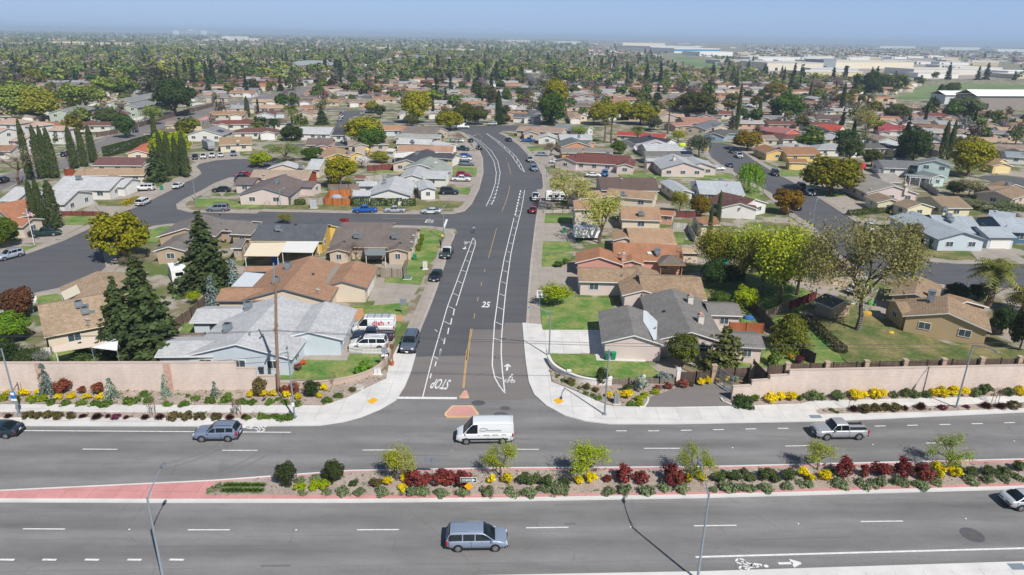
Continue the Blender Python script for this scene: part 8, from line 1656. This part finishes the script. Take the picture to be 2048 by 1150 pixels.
mb=MB().mat('asphalt_street'); kb=MB().mat('concrete_old')
for y,k in STREETS:
    if y>1250: continue
    run=[]
    for x in range(int(-y),int(y),9):
        p=Vector((x,y+24*math.sin(x/120+k*.35)+.05*x,0)); ok=-80<pix(p)[0]<2130 and not any(inside(p,q) for q in OPEN) and road_d(p)>15 and all((p.xy-h).length>13 for h in hand) and all((p-c).length>r_ for c,r_ in LM)
        if ok: run.append(p)
        if (not ok or x+9>=int(y)) and run:
            if len(run)>2: strip(mb,run,-4.2,4.2,.014,.014); strip(kb,run,4.2,6,0,.1); strip(kb,run,-6,-4.2,0,.1)
            run=[]
tag(mb.build('back_street'),kind='structure'); tag(kb.build('pavement'),kind='structure')
def zone(p):
    x,y=pix(p); d=p.y
    b='beyond the top junction' if d<420 else 'in the middle distance' if d<560 else 'in the farther streets' if d<720 else 'among the farthest roofs'
    k='behind the west avenue' if p.x<-.36*p.y else 'east of the west avenue' if p.x<-.12*p.y else 'north of the curve' if p.x<.12*p.y else 'beyond the palms' if p.x<.36*p.y else 'below the factory yards'
    return b+' '+k
NEAR=300-len(HOUSES)
GH='houses on the residential streets'
for p,a in cand[:NEAR]:
    rc=rg.choice(FAR_R); o=bpy.data.objects.new('house',FH[rg.randrange(6)]); COL.objects.link(o); o.location=p; o.rotation_euler=(0,0,a+rg.uniform(-.08,.08)); o.color=(*[q*.8 for q in srgb(rc)],1); tag(o,None,'house',GH); AUTO.setdefault(RNAME[rc]+' roofed house '+zone(p),[]).append(o)
# everything past those, too far and too many to tell apart
class Bulk:
    def __init__(s): s.V=[];s.F=[];s.C=[];s.n=0
    def add(s,V,F,c): s.V.append(V); s.F.append(F+s.n); s.C.append(np.tile(np.array([*c,1.0]),(len(V),1))); s.n+=len(V)
    def build(s,name,m):
        me=mesh_np(name,s.V,s.F,[m]); at=me.attributes.new('tone','FLOAT_COLOR','POINT'); at.data.foreach_set('color',np.concatenate(s.C).astype(np.float32).ravel()); o=bpy.data.objects.new(name,me); COL.objects.link(o); return tag(o,kind='stuff')
def tone_mat(name,leaf):
    t=NT(name); a=t.n('ShaderNodeAttribute',attribute_name='tone'); g=t.n('ShaderNodeNewGeometry')
    if leaf: t.l(t.mul(a.outputs['Color'],t.rng(g.outputs['Random Per Island'],.85,1.65,0,1)),(d:=t.n('ShaderNodeBsdfDiffuse')).inputs[0]); t.l(d.outputs[0],t.o.inputs[0])
    else: t.bsdf(a.outputs['Color'],.9,0,.1)
tone_mat('far_leaf',True); tone_mat('far_roof',False)
bh=Bulk(); rs=np.random.RandomState(5)
def gable(p,a,L,w,rc):
    c,s=math.cos(a),math.sin(a); T=lambda x,y,z:(p[0]+x*c-y*s,p[1]+x*s+y*c,z); e,h=2.6,2.6+.3*w/2
    V=np.array([T(-L/2,-w/2,e),T(L/2,-w/2,e),T(L/2,0,h),T(-L/2,0,h),T(-L/2,w/2,e),T(L/2,w/2,e)]); bh.add(V,np.array([[0,1,2,3],[3,2,5,4]]),rc)
    V=np.array([T(-L/2,-w/2,0),T(L/2,-w/2,0),T(L/2,-w/2,e),T(-L/2,-w/2,e),T(-L/2,w/2,0),T(-L/2,w/2,e),T(L/2,w/2,0),T(L/2,w/2,e),T(-L/2,0,h),T(L/2,0,h)]); bh.add(V,np.array([[0,1,2,3],[4,0,3,5],[1,6,7,2],[3,8,5,5],[2,9,7,7]][:3]),srgb(rg.choice(['#dcd7cf','#cfc0a8','#c9bba9','#d5d2cc'])))
for p,a in cand[NEAR:]:
    rc=tuple(q*.78 for q in srgb(rg.choice(FAR_R))); gable(p,a,15,9,rc); 
    if rg.random()<.6: gable(p+Vector((math.cos(a)*3+math.sin(a)*4,math.sin(a)*3-math.cos(a)*4,0)),a+PI/2,9,7,rc)
for i in range(2600):
    y=1400*(5.0)**rs.rand(); x=(rs.rand()*2-1)*.8*y; p=Vector((x,y,0))
    if x<.1*y and rs.rand()<.6: continue
    if any(inside(p,q) for q in OPEN) or any((p-c).length<k for c,k in LM): continue
    gable(p,rs.rand()*PI,rs.uniform(14,34),rs.uniform(9,18),tuple(q*.9 for q in srgb(rg.choice(FAR_R+['#cfccc6','#dad8d2','#c9c6c0']))))
bh.build('far_housing','far_roof')
# trees between the houses
FT={}
def far_proto(key,VF,h,tr=.2):
    V=np.concatenate(VF[0]); FT.setdefault(key,[]).append((float(np.percentile(np.hypot(V[:,0],V[:,1]),98)),float(V[:,2].max()),VF,tr))
for s in range(4): far_proto('round',crown_broad(201+s,9,4.4,1.6,24,30,1.05,lump=.36),9)
for s in range(3): far_proto('spring',crown_broad(211+s,10,4.2,2.2,26,14,.75,lump=.34,inner=.9),10)
for s in range(3): far_proto('conifer',crown_cone(221+s,15,3.4,.8,17,7,1.0),15)
for s in range(2): far_proto('cypress',crown_column(231+s,11,1.1,520,.7),11)
FD={}
for k,l in FT.items():
    for i,(r,h,VF,tr) in enumerate(l):
        me=mesh_np('crown',VF[0],VF[1],['leaf']); t=MB().mat('bark'); t.tube([(0,0,-.2),(0,0,h*.35),(0,0,h*.7)],[.3,.22,.1],6,False); FD.setdefault(k,[]).append((r,h,me,t.data('trunk')))
TCOL={'round':[(0.066,0.11,0.028),(0.1,0.145,0.035),(0.17,0.175,0.025),(0.125,0.14,0.042),(0.07,0.088,0.036),(0.18,0.22,0.045)],'spring':[(0.196,0.201,0.092),(0.176,0.149,0.111),(0.165,0.192,0.072),(0.195,0.151,0.130),(0.277,0.233,0.217)],'conifer':[(0.035,0.057,0.027),(0.042,0.064,0.034),(0.051,0.070,0.038)],'cypress':[(0.027,0.038,0.017)]}
CNAME={0:'deep green',1:'mid green',2:'golden green',3:'olive',4:'dark olive',5:'light green'}; SNAME={0:'pale spring green',1:'brown bare',2:'thin green',3:'reddish bare',4:'blossoming'}
spots=[]
near_h=[c[0] for c in cand]+[Vector((h.x,h.y,0)) for h in hand if h.y>340]
for p in near_h:
    for k in range(rg.choice((0,1,1,1,2))):
        a=rg.uniform(0,2*PI); q=p+Vector((math.cos(a),math.sin(a),0))*rg.uniform(9.5,14)
        if q.y>225 and road_d(q)>13 and not any(inside(q,w) for w in OPEN): spots.append(q)
# planted belts: the woods behind the west avenue, the row along it, the park conifers
def belt(x0,y0,x1,y1,n,kinds,jit,big=1.25):
    a,b=P(x0,y0),P(x1,y1)
    for i in range(n): q=a.lerp(b,(i+rg.random())/n)+Vector((rg.uniform(-jit,jit),rg.uniform(-jit,jit),0)); spots.append((q,rg.choice(kinds),big))
belt(0,178,500,150,54,('round','spring','round','spring'),28,1.6); belt(0,215,330,190,18,('round','spring'),12,1.5); belt(0,150,520,128,50,('round','spring','spring'),40,1.6); belt(120,170,480,165,16,('conifer',),10); belt(560,186,700,150,12,('round','conifer','spring'),5); belt(640,185,790,135,14,('spring','spring','round'),5); belt(960,172,1010,165,5,('conifer','round'),6); belt(1235,172,1330,172,9,('conifer',),7); belt(1560,165,1760,170,12,('round','conifer','spring'),12); belt(1850,160,2048,160,7,('conifer','round'),14); belt(1700,196,1790,190,6,('round','conifer'),8); belt(0,200,110,185,8,('spring','round'),14)
lst=[]
for s in spots:
    if isinstance(s,tuple): lst.append(s)
    else: lst.append((s,rg.choices(('round','spring','conifer','cypress'),(50,34,10,6))[0],1.0))
lst.sort(key=lambda s:s[0].length)
CAP={'round':185,'spring':215,'conifer':190,'cypress':120}; cnt={k:0 for k in CAP}; bt=Bulk(); NM={'round':'broadleaf_tree','spring':'spring_tree','conifer':'conifer_tree','cypress':'cypress_tree'}
BT={}
def bulk_tree(kind,p,h,r,col,rz):
    key=(kind,rg.randrange(3))
    if key not in BT:
        s=key[1]
        if kind=='conifer': VF=crown_cone(301+s,15,3.4,.6,9,3,2.0)
        elif kind=='cypress': VF=crown_column(311+s,11,1.1,40,1.6)
        else: VF=crown_broad(321+s,9,4.4,.8,12,10 if kind=='round' else 7,1.5 if kind=='round' else 1.2,lump=.42)
        V=np.concatenate(VF[0]); BT[key]=(V,np.concatenate(VF[1]),float(np.percentile(np.hypot(V[:,0],V[:,1]),95)),float(V[:,2].max()))
    V,F,Rd,H=BT[key]; c,s=math.cos(rz),math.sin(rz); q=V*np.array([r/Rd,r/Rd,h/H]); q=np.stack([q[:,0]*c-q[:,1]*s+p[0],q[:,0]*s+q[:,1]*c+p[1],q[:,2]],1); bt.add(q,F,col)
for p,k,big in lst:
    x,_=pix(p)
    if not -80<x<2130: continue
    h={'round':rg.uniform(5.5,10),'spring':rg.uniform(6,11),'conifer':rg.uniform(9,17),'cypress':rg.uniform(8,13)}[k]; r={'round':h*rg.uniform(.42,.56),'spring':h*rg.uniform(.36,.48),'conifer':h*rg.uniform(.18,.25),'cypress':h*.1}[k]; ci=rg.randrange(len(TCOL[k])); col=TCOL[k][ci]; cnt[k]+=1; h*=big if k!='conifer' else min(big,1.2); r*=big
    if cnt[k]>CAP[k]: bulk_tree(k,p,h,r,col,rg.uniform(0,6)); continue
    Rd,H,me,tr=FD[k][rg.randrange(len(FD[k]))]; rt=empty(NM[k],p,rg.uniform(0,6.28),None,'tree','trees among the distant houses'); rt.scale=(r/Rd,r/Rd,h/H); ob('crown',me,rt,color=tuple(q*rg.uniform(.85,1.15) for q in col)); ob('trunk',tr,rt)
    AUTO.setdefault((CNAME[ci]+' round tree ' if k=='round' else SNAME[ci]+' tree ' if k=='spring' else ('tall ' if h>13 else 'short ')+'dark conifer ' if k=='conifer' else 'slender cypress ')+zone(p),[]).append(rt)
# the wooded plain to the horizon
for i in range(13500):
    y=640*(15.0)**(rs.rand()**1.1); x=(rs.rand()*2-1)*.82*y; p=Vector((x,y,0))
    if any(inside(p,q) for q in OPEN) or any((p-c).length<k-8 for c,k in LM) or (y<1500 and road_d(p)<13): continue
    k=rg.choices(('round','spring','conifer'),(52,42,6) if x<.2*y else (54,42,4))[0]; west=x<.1*y; h=(rs.uniform(7,13) if west else rs.uniform(5,8.5)) if k!='conifer' else rs.uniform(10,18); sc=1.0 if y<3000 else 1.2
    if not west and rs.rand()<.35: continue
    bulk_tree(k,p,h*sc,(h*.55 if k!='conifer' else h*.24)*sc,TCOL[k][rg.randrange(len(TCOL[k]))],rs.rand()*6)
bt.build('far_woods','far_leaf')
for d,os_ in AUTO.items():
    os_.sort(key=lambda o:pix(o.location)[0]); n=len(os_)
    for i,o in enumerate(os_):
        o['label']=d if n==1 else ordinal(i)+' '+d.replace(' house ',' house from left ',1).replace(' tree ',' tree from left ',1).replace(' conifer ',' conifer from left ',1).replace(' cypress ',' cypress from left ',1).replace(' warehouse ',' warehouse from left ',1)
# far field lines: dry plots of pale ground among the factory yards
sheet('factory_yard',[P(*p) for p in [(1440,146),(1500,118),(1845,114),(1990,140),(1990,157),(1830,160),(1640,160)]],.02,'concrete_old')
# dry litter, weeds and chips over the planting beds
bl=Bulk(); BEDS=[[*mt,*mbm],[P(*p) for p in nwb],line('n3',[(945,75),(1010,165),(1200,258),(1430,272),(1917,260),(1917,300),(1720,370),(1700,425),(1450,433),(1130,305),(975,248)]),[P(*p) for p in [(1461,800),(1621,789),(2048,781),(2048,792),(1601,807)]],[P(*p) for p in [(0,827),(500,828),(584,836),(0,836)]],[P(*p) for p in [(1640,819),(2048,807),(2048,818),(1640,829)]]]
for q in BEDS:
    lo,hi=[[f(v[k] for v in q) for k in (0,1)] for f in (min,max)]; n=int(2.2*(hi[0]-lo[0])*(hi[1]-lo[1])); n=min(n,2200)
    for i in range(n):
        p=Vector((rs.uniform(max(lo[0],-75),min(hi[0],75)),rs.uniform(lo[1],hi[1]),0))
        if not inside(p,q): continue
        k=rs.randint(3,6); c=np.array([[p.x,p.y,.2]])+rs.normal(0,.1,(k,3))*np.array([1,1,.25]); V=[];F=[]; leaf_cards(V,F,c,np.tile([0,0,1.],(k,1)),rs.uniform(.08,.22),rs); bl.add(V[0],F[0],[(.16,.12,.09),(.24,.2,.16),(.1,.13,.05),(.3,.26,.2),(.13,.16,.07)][rs.randint(5)])
bl.build('ground_litter','far_leaf')
# ------------------------------------------------------------------ the hazy air over the whole plain
t=bpy.data.materials.new('haze_air'); t.use_nodes=True; t.node_tree.nodes.clear(); o_=t.node_tree.nodes.new('ShaderNodeOutputMaterial'); pv=t.node_tree.nodes.new('ShaderNodeVolumePrincipled'); pv.inputs['Color'].default_value=(.66,.82,1,1); pv.inputs['Density'].default_value=HAZE; pv.inputs['Anisotropy'].default_value=.0; t.node_tree.links.new(pv.outputs[0],o_.inputs['Volume']); MATS['haze_air']=t
m=MB().mat('haze_air'); m.box((0,11000,32),(30000,23600,66)); tag(m.build('haze'),kind='stuff')
